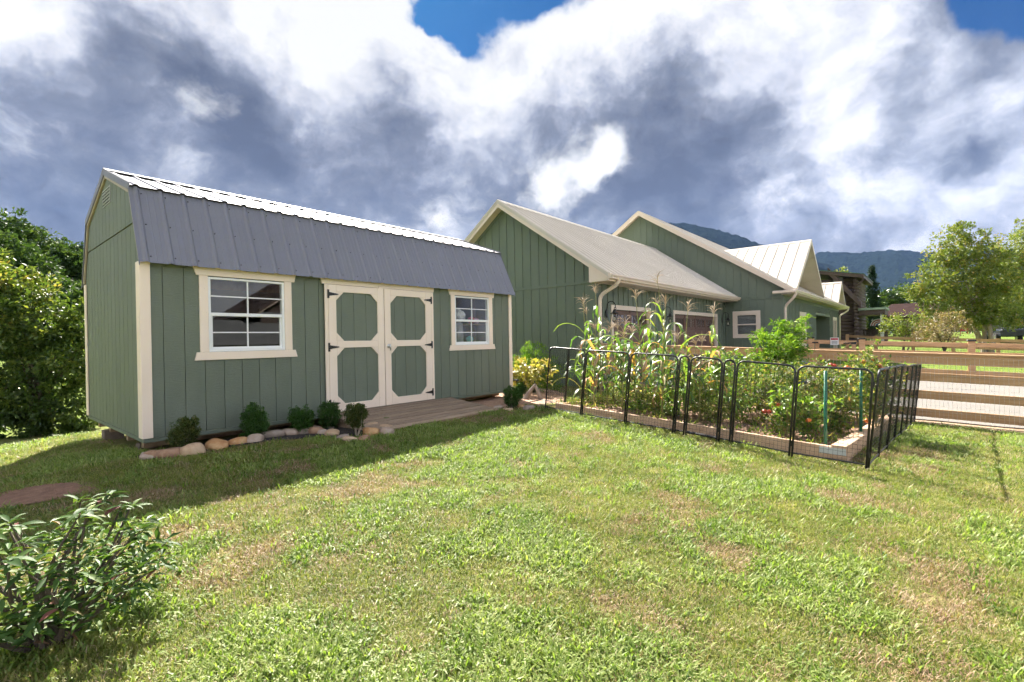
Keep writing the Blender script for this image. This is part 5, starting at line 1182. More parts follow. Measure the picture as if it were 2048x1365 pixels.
# timbers
bed = thing('raised_bed', 'raw timber raised garden bed inside the black pen', 'garden bed', (8.2, 2.6, -1.35))
c0 = P8 + BV * 0.17 + BU * 0.20
def bz(q, h=0.10): return G(q.x, q.y) + h
f0 = c0 + BU * 0.02 + BV * 0.01; f1 = P8 + BV * 0.20 + BU * (vpos[0] - 0.06)
ztop0, ztop1 = G(f0.x, f0.y) + 0.155, G(f1.x, f1.y) + 0.10
def plank_v(p, q, z0, z1, h, th, nm):
    d = (q - p); sd = Vector((d.y, -d.x, 0)).normalized() * th
    return MB().add([(p.x, p.y, z0 - h), (q.x, q.y, z1 - h), (q.x + sd.x, q.y + sd.y, z1 - h), (p.x + sd.x, p.y + sd.y, z0 - h), (p.x, p.y, z0), (q.x, q.y, z1), (q.x + sd.x, q.y + sd.y, z1), (p.x + sd.x, p.y + sd.y, z0)],
                    [(0, 3, 2, 1), (4, 5, 6, 7), (0, 1, 5, 4), (1, 2, 6, 5), (2, 3, 7, 6), (3, 0, 4, 7)]).build(nm, MT['timber'], bed, bevel=0.004)
half_ = f0.lerp(f1, 0.5); zh = (ztop0 + ztop1) / 2
plank_v(f0 + BU * 0.10, half_ - BU * 0.002, ztop0 - 0.004, zh, 0.30, 0.045, 'front_board'); plank_v(half_ + BU * 0.002, f1, zh, ztop1, 0.30, 0.045, 'front_board')
s0, s1 = c0.copy(), c0 + BV * 3.95
zs0, zs1 = G(c0.x, c0.y) + 0.175, G(s1.x, s1.y) + 0.15
n_ = Vector((-BV.y, BV.x, 0)) * 0.145
def beam(p, q, z0, z1, h, off, nm):
    vs = []
    for e, z in ((p, z0), (q, z1)):
        for o_, zz in ((Vector((0, 0, 0)), z - h), (off, z - h), (off, z), (Vector((0, 0, 0)), z)): vs.append((e.x + o_.x, e.y + o_.y, zz))
    return MB().add(vs, [(0, 1, 2, 3), (7, 6, 5, 4), (0, 4, 5, 1), (1, 5, 6, 2), (2, 6, 7, 3), (3, 7, 4, 0)]).build(nm, MT['timber'], bed, bevel=0.006)
beam(s0, s1, zs0, zs1, 0.145, n_, 'side_timber'); beam(s0 + BV * 0.012, s1, zs0 - 0.147, zs1 - 0.147, 0.14, n_, 'lower_side_timber')
br = MB(); e = c0 - BV * 0.004
br.add([tuple(e + n_ * t_ + Vector((0, 0, z)) - BV * o_) for o_ in (0, 0.003) for t_, z in ((0.05, zs0 - 0.10), (1.75, zs0 - 0.10), (1.75, zs0 - 0.03), (0.05, zs0 - 0.03))], [(3, 2, 1, 0), (4, 5, 6, 7), (0, 1, 5, 4), (1, 2, 6, 5), (2, 3, 7, 6), (3, 0, 4, 7)])
for t_ in (0.3, 0.7, 1.0, 1.4): q = e + n_ * t_ + Vector((0, 0, zs0 - 0.065)); br.tube([q - BV * 0.003, q - BV * 0.007], 0.006, 6)
br.build('mending_plate', plain('zinc_plate', (0.55, 0.57, 0.58), 0.4), bed)
l0 = f1 + BV * 0.06; l1 = f1 + BV * 3.2; plank_v(l0, l1, ztop1 - 0.006, G(l1.x, l1.y) + 0.08, 0.25, 0.045, 'end_board')
k0, k1 = s1 + BU * 0.16, l1 - BU * 0.02; plank_v(k0, k1, zs1 - 0.01, G(k1.x, k1.y) + 0.08, 0.25, 0.045, 'back_board')
poly = [f0 + BV * 0.03 + BU * 0.14, s1 + BU * 0.15 - BV * 0.02, l1 - BU * 0.04 - BV * 0.02, f1 + BV * 0.06 - BU * 0.03]
patch('garden_soil', [(q.x, q.y, 0) for q in poly], lambda x, y: 0.075 + 0.03 * math.sin(x * 3) * math.sin(y * 4), MT['soil'], 0.12)
# black hose along the front of the pen
hp = []
for px, py in ((1060, 806), (1080, 802), (1100, 804), (1122, 822), (1150, 832), (1180, 838), (1208, 839), (1232, 832), (1247, 829)):
    q = on_ground(px, py); hp.append(q + Vector((0, 0, 0.012)))
pts = []
for i in range(len(hp) - 1):
    for t_ in (0, .25, .5, .75): pts.append(hp[i].lerp(hp[i + 1], t_))
tag(MB().tube(pts, 0.013, 7).build('irrigation_hose', MT['black_metal'], None, hp[0], smooth=True), 'black irrigation hose looping along the front of the raised bed', 'hose')

# corn
def strip_leaf(L_, w, droop, seed, curl=0.35):
    r = random.Random(seed); m = MB(); n = 9; pts = []
    a = r.uniform(0.9, 1.25); x = z = 0.0; tw = r.uniform(-.8, .8)
    for i in range(n + 1):
        t_ = i / n; pts.append((x, z)); ang = a - droop * t_ ** 1.3 * 2.6
        x += math.cos(ang) * L_ / n; z += math.sin(ang) * L_ / n
    for i, (x, z) in enumerate(pts):
        t_ = i / n; ww = w * (0.55 + 0.9 * t_ if t_ < 0.35 else 0.87 * (1 - (t_ - 0.35) / 0.65) ** 0.75 + 0.02); th = tw * t_ * t_
        c_, s_ = math.cos(th), math.sin(th); wv = 0.012 * math.sin(i * 2.1 + seed)
        for k in (-1, 0, 1): m.v.append((x + (0 if k == 0 else -0.01), k * ww * 0.5 * c_ + wv, z + (0.0 if k == 0 else curl * ww * 0.35) + k * ww * 0.5 * s_))
    for i in range(n):
        for k in range(2): b = i * 3 + k; m.f.append((b, b + 1, b + 4, b + 3))
    return m.mesh('corn_leaf', LEAF['corn'], (0, 0, 0), True)
CORN_LEAVES = [strip_leaf(random.uniform(0.6, 0.92), random.uniform(0.045, 0.072), random.uniform(0.75, 1.35), i) for i in range(9)]
MT['stalk'] = m_noise('corn_stalk', [(0.3, (0.20, 0.16, 0.06)), (0.5, (0.28, 0.27, 0.10)), (0.7, (0.34, 0.22, 0.12))], 4, 0.6, (1, 1, 0.3), bumps=0.1)
MT['tassel'] = m_noise('corn_tassel', [(0.3, (0.42, 0.30, 0.20)), (0.7, (0.60, 0.47, 0.34))], 10, 0.8, bumps=0)
def corn(i, x, y, h, label):
    z = G(x, y) + 0.07; r = random.Random(100 + i); b = Vector((x, y, z)); t_ = thing('corn_plant', label, 'corn', b, 'corn plants in the raised bed')
    lean = Vector((r.uniform(-.06, .06), r.uniform(-.06, .06), 0)); ax = lambda u: b + lean * u * u * h + Vector((0, 0, u * h))
    MB().tube([ax(u / 8) - Vector((0, 0, 0.04 if u == 0 else 0)) for u in range(9)], [0.013 - 0.009 * u / 8 for u in range(9)], 6).build('stalk', MT['stalk'], t_, smooth=True)
    n = r.randint(10, 13); a0 = r.uniform(0, 6.28)
    for k in range(n):
        u = 0.14 + 0.66 * k / n + r.uniform(-.02, .02); q = ax(u)
        o = inst('leaf', CORN_LEAVES[r.randrange(9)], t_, q, (r.uniform(-.12, .12), r.uniform(-.1, .35), a0 + k * math.pi + r.uniform(-.6, .6)))
        s_ = r.uniform(0.7, 1.15); o.scale = (s_, s_, s_)
    ts = MB(); top = ax(1.0)
    ts.tube([ax(0.97), top + Vector((0, 0, 0.16))], [0.004, 0.002], 5)
    for k in range(r.randint(9, 14)):
        a = r.uniform(0, 6.28); L_ = r.uniform(0.14, 0.24); s_ = ax(1.0 - 0.05 + r.uniform(0, .06)); el = r.uniform(0.9, 1.35); dr = r.uniform(0.7, 2.2); p_ = s_.copy(); pp = [p_.copy()]
        for j in range(5):
            e_ = el - dr * (j / 5); p_ = p_ + Vector((math.cos(a) * math.cos(e_), math.sin(a) * math.cos(e_), math.sin(e_))) * L_ / 5; pp.append(p_.copy())
        ts.tube(pp, [0.0026, 0.0032, 0.0034, 0.0034, 0.003, 0.0016], 4)
    ts.build('tassel', MT['tassel'], t_)
    if r.random() < 0.55:
        u = r.uniform(0.35, 0.5); q = ax(u); a = r.uniform(0, 6.28); e_ = Vector((math.cos(a) * .5, math.sin(a) * .5, 1)).normalized()
        MB().tube([q, q + e_ * 0.05, q + e_ * 0.14, q + e_ * 0.2], [0.012, 0.024, 0.022, 0.006], 7).build('ear', MT['tassel'], t_, smooth=True)
corn_px = [(1172, 7.3, 590), (1186, 6.9, 640), (1200, 7.9, 568), (1212, 7.0, 650), (1226, 7.5, 640), (1243, 6.8, 655), (1256, 8.2, 632), (1268, 7.2, 648), (1285, 7.0, 575), (1300, 7.7, 615), (1306, 8.3, 590), (1322, 6.9, 590), (1336, 7.6, 660), (1334, 8.0, 545), (1350, 7.2, 660), (1366, 7.6, 600), (1372, 6.8, 700), (1388, 7.9, 672), (1397, 7.0, 668), (1418, 7.7, 605), (1232, 8.4, 640), (1180, 8.2, 610), (1292, 8.5, 655), (1408, 7.3, 720), (1160, 7.6, 690)]
order = sorted(range(len(corn_px)), key=lambda i: corn_px[i][0])
for r_, i in enumerate(order):
    px, X, ytop = corn_px[i]; q = on(px, 700, 0, X); zt = on(px, ytop, 0, X).z; zb = G(q.x, q.y) + 0.07
    corn(i, q.x, q.y, max(0.8, zt - zb - 0.12), f'{ORD[r_]} corn plant counting from the shed end of the bed')

# tomatoes, vegetables, stakes
def tomato_mesh(rad, col, nm):
    bm = bmesh.new(); bmesh.ops.create_uvsphere(bm, u_segments=10, v_segments=8, radius=rad)
    for v in bm.verts:
        a = math.atan2(v.co.y, v.co.x); k = 1 + 0.05 * math.cos(5 * a) * (1 - abs(v.co.z) / rad); v.co.x *= k; v.co.y *= k; v.co.z *= 0.82
    me = bpy.data.meshes.new('tomato'); bm.to_mesh(me); bm.free(); me.polygons.foreach_set('use_smooth', [True] * len(me.polygons)); me.materials.append(m_noise(nm, [(0.3, col), (0.7, tuple(min(1, c * 1.25 + 0.01) for c in col))], 6, 0.3, bumps=0)); return me
TOM = [tomato_mesh(0.045, (0.36, 0.04, 0.016), 'ripe_tomato'), tomato_mesh(0.05, (0.48, 0.13, 0.025), 'orange_tomato'), tomato_mesh(0.04, (0.38, 0.34, 0.06), 'green_tomato')]
def veg(name, label, px, X, ytop, w, leafmat, n, leaf, seed, fruit=(), cat='plant', width=0.5, group=None, sparse=0.3, dense_low=False):
    q = on(px, 760, 0, X); zb = G(q.x, q.y) + 0.06; b = Vector((q.x, q.y, zb)); h = on(px, ytop, 0, X).z - zb
    rng = np.random.default_rng(seed); rr = random.Random(seed); t_ = thing(name, label, cat, b, group); m = MB(); P = []; A = []
    for s_ in range(rr.randint(4, 7)):
        e = b + Vector((rr.uniform(-1, 1) * w, rr.uniform(-1, 1) * w, h * rr.uniform(0.75, 1.0))); mid = b.lerp(e, 0.5) + Vector((rr.uniform(-.5, .5) * w * .5, rr.uniform(-.5, .5) * w * .5, h * 0.06))
        cur = lambda u: b * (1 - u) ** 2 + mid * 2 * u * (1 - u) + e * u * u
        m.tube([cur(u / 6) for u in range(7)], [0.007 - 0.0045 * u / 6 for u in range(7)], 5, False)
        for k in range(n // 42 + 5):
            u = rr.uniform(0.12 if dense_low else 0.25, 1.0); s0_ = cur(u); a = rr.uniform(0, 6.28); L_ = w * rr.uniform(0.35, 0.8); d_ = Vector((math.cos(a), math.sin(a), rr.uniform(-.25, .7))).normalized(); e2 = s0_ + d_ * L_ + Vector((0, 0, -0.12 * L_))
            m.tube([s0_, s0_.lerp(e2, .5) + Vector((0, 0, .04 * L_)), e2], [0.003, 0.0025, 0.0012], 4, False)
            c_ = max(4, n // 90)
            for j in range(c_):
                v_ = rng.uniform(0.25, 1.0); P.append(s0_.lerp(e2, v_) + Vector(rng.normal(size=3) * 0.018)); dd = d_ * 0.6 + Vector(rng.normal(size=3)) * 0.6 + Vector((0, 0, -0.25)); A.append(dd)
    m.build('stems', MT['stalk'], t_)
    leaf_mesh('foliage', np.array(P), np.array(A), leaf * rng.uniform(0.6, 1.3, len(P)), width, LEAF[leafmat], rng.random(len(P)), b, t_, 'stuff', 0.6, rng=rng)
    for (fx, fy, kd) in fruit:
        o = inst('tomato', TOM[kd], t_, on(fx, fy, 0, X - 0.1), (rr.uniform(-.3, .3), rr.uniform(-.3, .3), rr.uniform(0, 6))); s_ = rr.uniform(0.68, 0.95); o.scale = (s_ * .85, s_ * .85, s_ * .85)
    return t_
TG = 'tomato plants in the raised bed'
veg('tomato_plant', 'rightmost tomato plant with orange fruit above the pen corner', 1748, 8.3, 705, 0.30, 'tomato', 900, 0.055, 41, ((1757, 732, 1), (1764, 739, 1), (1746, 720, 1), (1727, 725, 1), (1770, 743, 1), (1787, 756, 1), (1735, 842, 1)), group=TG)
veg('tomato_plant', 'tomato plant behind the thick green stake with ripe fruit', 1680, 7.9, 695, 0.40, 'tomato', 1000, 0.055, 42, ((1662, 730, 0), (1668, 732, 0), (1700, 738, 0), (1694, 736, 1), (1640, 746, 2)), group=TG)
veg('tomato_plant', 'bushy tomato plant left of the green stake', 1615, 8.2, 715, 0.42, 'tomato', 1000, 0.055, 43, ((1553, 761, 0), (1540, 766, 0), (1588, 750, 2)), group=TG)
veg('tomato_plant', 'tomato plant with a cluster of red fruit near the pen gate', 1525, 7.8, 735, 0.40, 'tomato', 900, 0.055, 44, ((1504, 779, 0), (1499, 784, 0), (1519, 752, 2), (1496, 805, 0), (1514, 792, 2), (1490, 782, 1)), group=TG)
veg('tomato_plant', 'low tomato plant with fruit on the soil in the bed middle', 1560, 7.0, 800, 0.34, 'tomato', 500, 0.05, 45, ((1556, 811, 0), (1538, 824, 0), (1529, 823, 0), (1617, 841, 1)), group=TG)
veg('tomato_plant', 'leafy tomato plant far back against the plank fence', 1650, 9.4, 718, 0.42, 'tomato', 1000, 0.06, 46, (), group=TG)
veg('tomato_plant', 'shaded tomato plant behind the right pen corner', 1715, 9.2, 735, 0.34, 'tomato', 900, 0.055, 47, (), group=TG)
veg('pepper_plant', 'glossy bright pepper plant behind the wide pen panel', 1572, 6.9, 765, 0.22, 'pepper', 420, 0.09, 51, (), width=0.42, group='pepper plants', dense_low=True)
veg('pepper_plant', 'glossy pepper plant right of the green stake foot', 1622, 7.1, 790, 0.22, 'pepper', 420, 0.09, 52, (), width=0.42, group='pepper plants', dense_low=True)
veg('bean_plant', 'tall leafy bean plant right of the corn behind the gate', 1440, 8.2, 700, 0.30, 'pepper', 800, 0.07, 53, (), width=0.55, dense_low=True)
veg('bean_plant', 'leafy bean plant between the gate and the tomatoes', 1480, 8.6, 705, 0.34, 'pepper', 800, 0.065, 54, (), width=0.5, dense_low=True)
veg('feathery_cosmos', 'tall bright feathery plant rising above the plank fence behind the tomatoes', 1540, 9.6, 645, 0.52, 'lime', 2600, 0.085, 55, (), width=0.20, dense_low=False)
veg('squash_plant', 'yellow-green leafy plant at the foot of the corn right side', 1400, 7.4, 765, 0.34, 'weed', 900, 0.055, 56, (), dense_low=True)
veg('squash_plant', 'yellow-green leafy plant at the foot of the tallest corn', 1310, 7.3, 775, 0.34, 'weed', 900, 0.055, 57, (), dense_low=True)
for i_, (px_, X_, yt_, w_, lm_, lb_) in enumerate(((1345, 7.0, 800, 0.24, 'pepper', 'low bright leafy vegetable left of the pen gate'), (1425, 6.9, 790, 0.24, 'weed', 'low yellow-green vegetable behind the pen gate'), (1465, 7.4, 765, 0.30, 'pepper', 'bright leafy vegetable just right of the pen gate'), (1270, 7.0, 800, 0.22, 'pepper', 'low bright vegetable under the third pen panel corn'), (1600, 7.6, 770, 0.34, 'tomato', 'sprawling pale tomato vine in the bed middle'), (1672, 7.7, 780, 0.24, 'tomato', 'low tomato vine right of the thick green stake'), (1500, 9.0, 720, 0.40, 'tomato', 'tall tomato vine at the back left of the tomato rows'), (1580, 9.2, 715, 0.42, 'tomato', 'tall tomato vine below the feathery plant'), (1240, 8.6, 760, 0.34, 'weed', 'leafy weed clump at the back of the corn'), (1370, 8.7, 740, 0.36, 'pepper', 'tall leafy vegetable behind the corn right end'))):
    veg('vegetable_plant', lb_, px_, X_, yt_, w_, lm_, 560, 0.06, 200 + i_, (), width=0.45, group='vegetables filling the bed', dense_low=True)
veg('squash_plant', 'yellow-green leafy plant at the left corn foot', 1215, 7.5, 790, 0.30, 'weed', 600, 0.05, 58, (), dense_low=True)
MT['stake'] = plain('green_stake', (0.012, 0.13, 0.075), 0.4)
for px, yt, X, lb in ((1651, 742, 6.45, 'thick green garden stake behind the front right pen panel'), (1722, 735, 7.6, 'green garden stake at the far right of the bed')):
    t0_, b0_ = on(px, yt, 0, X), on(px - 2, 800, 0, X); zb = G(b0_.x, b0_.y)
    tag(MB().tube([(b0_.x, b0_.y, zb - 0.1), (t0_.x, t0_.y, t0_.z)], [0.018, 0.017], 8).build('garden_stake', MT['stake'], None, (b0_.x, b0_.y, zb), smooth=True), lb, 'stake', 'green garden stakes')
q = on(1596, 735, 0, 10.2); q.z = G(q.x, q.y)
bk = thing('blue_bucket', 'blue plastic bucket behind the tomatoes near the plank fence', 'bucket', q)
MB().tube([q + Vector((0, 0, .55)), q + Vector((0, 0, .56)), q + Vector((0, 0, .95)), q + Vector((0, 0, .96))], [0.13, 0.14, 0.17, 0.18], 16).build('body', plain('blue_plastic', (0.05, 0.08, 0.36), 0.4), bk, smooth=True)
MB().box(q.x - 0.2, q.x + 0.2, q.y - 0.2, q.y + 0.2, q.z, q.z + 0.549).build('stand', MT['rail_wood'], bk)
rng = np.random.default_rng(77); N_ = 4200
uu, vv = rng.random(N_) * 3.7 + 0.3, rng.random(N_) * 4.0 + 0.35
Wp = np.array(P8)[None, :2] + uu[:, None] * np.array(BV)[None, :2] + vv[:, None] * np.array(BU)[None, :2]
keep = vnoise(Wp[:, 0] * 2.5, Wp[:, 1] * 2.5, 9, 2) > 0.42; Wp = Wp[keep]
P = np.column_stack([Wp, gz(Wp[:, 0], Wp[:, 1]) + 0.07]); A = rng.normal(size=P.shape); A[:, 2] = np.abs(A[:, 2]) + 0.4
tag(leaf_mesh('garden_weeds', P, A, rng.uniform(0.03, 0.11, len(P)), 0.28, LEAF['weed'], rng.random(len(P)), (8, 2.5, -1.3), None, 'stuff', 0.3, rng=rng), 'low weeds and dry stems covering the garden soil')

# ------------------------------------------------------------------ rhododendron in the near corner
def rh_leaf():
    m = MB(); n = 6
    for i in range(n + 1):
        t_ = i / n; w = 0.5 * 0.27 * math.sin(math.pi * min(1, t_ * 0.93 + 0.05)) ** 0.8; z = 0.10 * math.sin(t_ * 2.2) - 0.12 * t_ * t_
        m.v += [(t_, -w, z + w * 0.35), (t_, 0, z), (t_, w, z + w * 0.35)]
    for i in range(n):
        for k in range(2): b = i * 3 + k; m.f.append((b, b + 1, b + 4, b + 3))
    return m.mesh('rhododendron_leaf', LEAF['rhodo'], (0, 0, 0), True)
RL = rh_leaf()
rc = on_ground(105, 1290)
rh = thing('rhododendron', 'leafy rhododendron bush with whorled leaves in the near left corner', 'shrub', rc)
r = random.Random(3); stm = MB(); fwd2 = Vector((CAM[2][0], CAM[2][1], 0)).normalized(); rt2 = Vector((CAM[0][0], CAM[0][1], 0)).normalized()
cnt = 0
for k in range(46):
    a = r.uniform(0, 6.28); rad = math.sqrt(r.random()); u, v = rad * math.cos(a), rad * math.sin(a)
    hgt = 0.66 * (1 - 0.55 * rad * rad) * r.uniform(0.72, 1.05)
    if k % 4 == 0: hgt *= 0.45
    tip = rc + rt2 * (u * 0.40 - 0.05) + fwd2 * (v * 0.42 + 0.10) + Vector((0, 0, max(0.10, hgt)))
    limb(stm, rc + Vector((r.uniform(-.05, .05), r.uniform(-.05, .05), -0.02)), tip, 0.011, 0.004, 0.12, 5, k)
    nl = r.randint(7, 9); off = r.uniform(0, 6.28)
    if cnt + nl > 300: break
    for j in range(nl):
        L_ = r.uniform(0.055, 0.10)
        o = inst('leaf', RL, rh, tip + Vector((0, 0, r.uniform(-.02, .01))), (r.uniform(-.35, .35), r.uniform(-.5, .45), off + j * 6.28 / nl + r.uniform(-.2, .2)), (L_, L_ * r.uniform(.85, 1.2), L_)); cnt += 1
stm.build('stems', MT['bark'], rh)
rng = np.random.default_rng(8); n_ = 1000
d_ = rng.normal(size=(n_, 3)); d_ /= np.linalg.norm(d_, axis=1, keepdims=True); rr_ = rng.random((n_, 1)) ** 0.3
P = np.array(rc)[None] + np.array(rt2)[None] * d_[:, :1] * rr_ * 0.40 + np.array(fwd2)[None] * (d_[:, 1:2] * rr_ * 0.40 + 0.10) + np.array([[0, 0, 1]]) * (0.27 + 0.25 * d_[:, 2:] * rr_)
leaf_mesh('foliage', P, np.column_stack([rng.normal(size=(n_, 2)), rng.normal(size=n_) * 0.3 - 0.2]), rng.uniform(0.05, 0.09, n_), 0.28, LEAF['rhodo_in'], rng.random(n_), rc, rh, 'stuff', 1.0, rng=rng)

# ------------------------------------------------------------------ trees on the left
p = on_ground(70, 872)
dep = float(np.dot(CAM[2], p)); u_ = dep / F_PX
rt = Vector((CAM[0][0], CAM[0][1], 0)).normalized(); fw_ = Vector((CAM[2][0], CAM[2][1], 0)).normalized()
def rel(dx_px, y_px, r1, r2, depth_off=0.0, d=dep, base=None):     # blob in a view-aligned frame round a base point
    q = rt * (dx_px * d / F_PX) + fw_ * depth_off; z = (690 - y_px) / F_PX * d - (base or p).z
    return (q.x, q.y, z, r1, r1, r2)
tree('dogwood_tree', 'dense dark dogwood with sunlit top leaves left of the shed', p, [rel(-50, 620, 1.15, 1.05), rel(45, 690, 0.95, 0.95, 0.2), rel(-60, 780, 1.15, 0.75), rel(60, 800, 0.85, 0.6), rel(-75, 540, 0.7, 0.6), rel(90, 640, 0.55, 0.6, 0.4), rel(-90, 850, 0.95, 0.4, -0.1), rel(50, 850, 0.75, 0.3, 0.1)], 34000, 760, 0.105, 'dogwood', 'bark', 0.06, 61, None, 0.5, 0.25, 0.19, 3, fresh_lit=0.45)
hill = [(8, 408, 31, 52, 'wood'), (78, 436, 33, 42, 'wood'), (124, 474, 36, 40, 'wood'), (158, 492, 34, 34, 'wood'), (40, 470, 27, 60, 'wood'), (112, 545, 26, 55, 'wood'), (162, 570, 24, 45, 'wood'), (-60, 430, 30, 70, 'wood'), (190, 560, 30, 50, 'wood'), (150, 660, 22, 50, 'dark'), (20, 600, 24, 60, 'dark')]
hl = ['tallest woodland tree at the far left edge of the hillside', 'second woodland tree along the skyline left of the shed', 'third woodland tree along the skyline nearing the shed roof', 'woodland tree touching the shed gable on the skyline', 'broad mid-green woodland tree below the tallest one', 'mid-green woodland tree below the skyline left of the shed', 'woodland tree right beside the shed gable half way down', 'woodland tree half cut off by the left frame edge', 'woodland tree mostly hidden behind the shed gable', 'dark low tree right behind the dogwood beside the shed', 'dark low tree hidden behind the dogwood at the left']
for i, ((px, yt, d, hw, lm), lb) in enumerate(zip(hill, hl)):
    q = at(px, 690, d); zb = G(q.x, q.y); b = Vector((q.x, q.y, zb)); top = (694 - yt) / F_PX * d; H = top - zb; w = hw * d / F_PX
    rr = random.Random(i); bl = [(0, 0, H * 0.62, w, w, H * 0.34), (rr.uniform(-.5, .5) * w, rr.uniform(-.4, .4) * w, H * 0.82, w * 0.6, w * 0.6, H * 0.18), (-0.6 * w, 0.1 * w, H * 0.5, w * 0.7, w * 0.7, H * 0.25), (0.65 * w, -0.2 * w, H * 0.48, w * 0.7, w * 0.7, H * 0.26), (0, -.3 * w, H * 0.28, w * 0.8, w * 0.8, H * 0.2)]
    tree('woodland_tree', lb, b, bl, 11000, 330, 0.22, lm, 'bark', 0.16, 70 + i, 'woodland trees on the left hillside', 0.6, 0.45, 0.22)
# ------------------------------------------------------------------ trees on the right
def base_at(px, d): q = at(px, 660, d); return Vector((q.x, q.y, G(q.x, q.y)))
def crown(px, b, d, items): # items: (px, py, half-width px, half-height px)
    return [(*(rt * ((x - px) * d / F_PX))[:2], (660 - y) / F_PX * d - b.z, w * d / F_PX, w * d / F_PX, h * d / F_PX) for x, y, w, h in items]
b = base_at(1975, 26)
tree('river_birch', 'large airy multi-stem tree with yellow-green leaves beyond the fences', b, crown(1975, b, 26, [(1940, 540, 75, 75), (1915, 490, 48, 42), (1870, 590, 50, 55), (1990, 600, 62, 55), (1945, 460, 34, 30), (1850, 560, 34, 34), (1950, 635, 60, 26), (1885, 625, 40, 26), (2000, 640, 40, 18)]), 24000, 560, 0.13, 'light', 'pale_bark', 0.12, 91, None, 0.55, 0.2, 0.20, 4)
b = base_at(2065, 28)
tree('river_birch', 'second airy multi-stem tree cut off by the right frame edge', b, crown(2065, b, 28, [(2035, 500, 45, 45), (2070, 560, 80, 70), (2020, 590, 45, 50), (2050, 460, 30, 26), (2100, 480, 60, 50), (2045, 635, 40, 18)]), 18000, 480, 0.13, 'light', 'pale_bark', 0.12, 92, None, 0.55, 0.2, 0.20, 3)
b = base_at(1885, 22.2)
tree('bronze_maple', 'small bronze-leaved maple in front of the airy tree', b, crown(1885, b, 22.2, [(1885, 655, 44, 32), (1905, 640, 30, 22), (1862, 668, 28, 18)]), 3000, 140, 0.085, 'maple', 'bark', 0.04, 93, None, 0.6, 0.3, 0.24, 3)
b = base_at(1805, 25.5)
tree('green_shrub_tree', 'light green arching shrub left of the bronze maple', b, crown(1805, b, 25.5, [(1810, 648, 45, 26), (1835, 660, 35, 22), (1785, 640, 26, 18), (1860, 640, 30, 24)]), 3200, 150, 0.10, 'light', 'bark', 0.04, 94, None, 0.6, 0.3, 0.24, 3)
for i, (px, yt, d, hw, lm, nm, lb) in enumerate(((1738, 590, 62, 26, 'wood', 'background_tree', 'rounded mid-green tree behind the log cabin'), (1776, 575, 66, 30, 'dark', 'background_tree', 'dark bushy tree between the cabin and the airy tree'), (1815, 560, 75, 36, 'wood', 'background_tree', 'mid-green tree mostly behind the airy tree left side'), (1686, 522, 80, 16, 'light', 'background_tree', 'pale green tree top showing above the cabin roof'), (1712, 612, 58, 16, 'light', 'background_tree', 'small yellow-green tree right of the cabin eave'),
                                                   (1880, 575, 80, 50, 'dark', 'background_tree', 'dark tree filling the gap behind the airy tree'), (2010, 590, 85, 60, 'dark', 'background_tree', 'dark wood edge tree behind the parked vehicle'), (2085, 585, 80, 50, 'wood', 'background_tree', 'wood edge tree at the right frame edge'), (1940, 600, 90, 50, 'wood', 'background_tree', 'green wood edge tree behind the pale trunks'))):
    b = base_at(px, d); H = (662 - yt) / F_PX * d - b.z; w = hw * d / F_PX
    tree(nm, lb, b, [(0, 0, H * 0.6, w, w, H * 0.36), (w * .4, 0, H * 0.8, w * .55, w * .55, H * 0.18), (-w * .5, 0, H * 0.45, w * .7, w * .7, H * 0.3), (w * .5, 0, H * 0.3, w * .7, w * .7, H * 0.25)], 5500, 200, 0.34, lm, 'bark', 0.15, 110 + i, 'trees behind the log cabin', 0.6, 0.4, 0.24)
def conifer(name, label, px, yt, d, hw, n, leaf, seed):
    b = base_at(px, d); H = (662 - yt) / F_PX * d - b.z; w = hw * d / F_PX; rng = np.random.default_rng(seed); t_ = thing(name, label, 'tree', b)
    P, A = [], []
    tiers = 22
    for k in range(tiers):
        z = H * (0.08 + 0.92 * k / tiers); rad = w * (1 - k / tiers) + 0.03
        for s_ in range(9):
            a = rng.uniform(0, 6.28); L_ = rad * rng.uniform(0.7, 1.1); m_ = n // (tiers * 9)
            u = rng.random(m_); q = np.column_stack([np.cos(a) * u * L_, np.sin(a) * u * L_, z - u * L_ * 0.35 + rng.normal(size=m_) * 0.05 * w]) + rng.normal(size=(m_, 3)) * 0.06 * w
            P.append(q + np.array(b)); A.append(np.tile([np.cos(a), np.sin(a), -0.2], (m_, 1)) + rng.normal(size=(m_, 3)) * 0.5)
    P, A = np.concatenate(P), np.concatenate(A)
    leaf_mesh('crown', P, A, leaf * rng.uniform(.7, 1.3, len(P)), 0.35, LEAF['conifer'], rng.random(len(P)), b, t_, None, 0.4, rng=rng)
    MB().tube([b - Vector((0, 0, .2)), b + Vector((0, 0, H * 0.95))], [w * 0.09, 0.02], 7).build('trunk', MT['bark'], t_)
conifer('spruce_tree', 'dark pointed spruce on the skyline right of the log cabin', 1746, 526, 60, 26, 9000, 0.24, 131)
conifer('cedar_shrub', 'dark conical evergreen at the far end of the green house', 1688, 640, 47, 17, 3000, 0.22, 132)

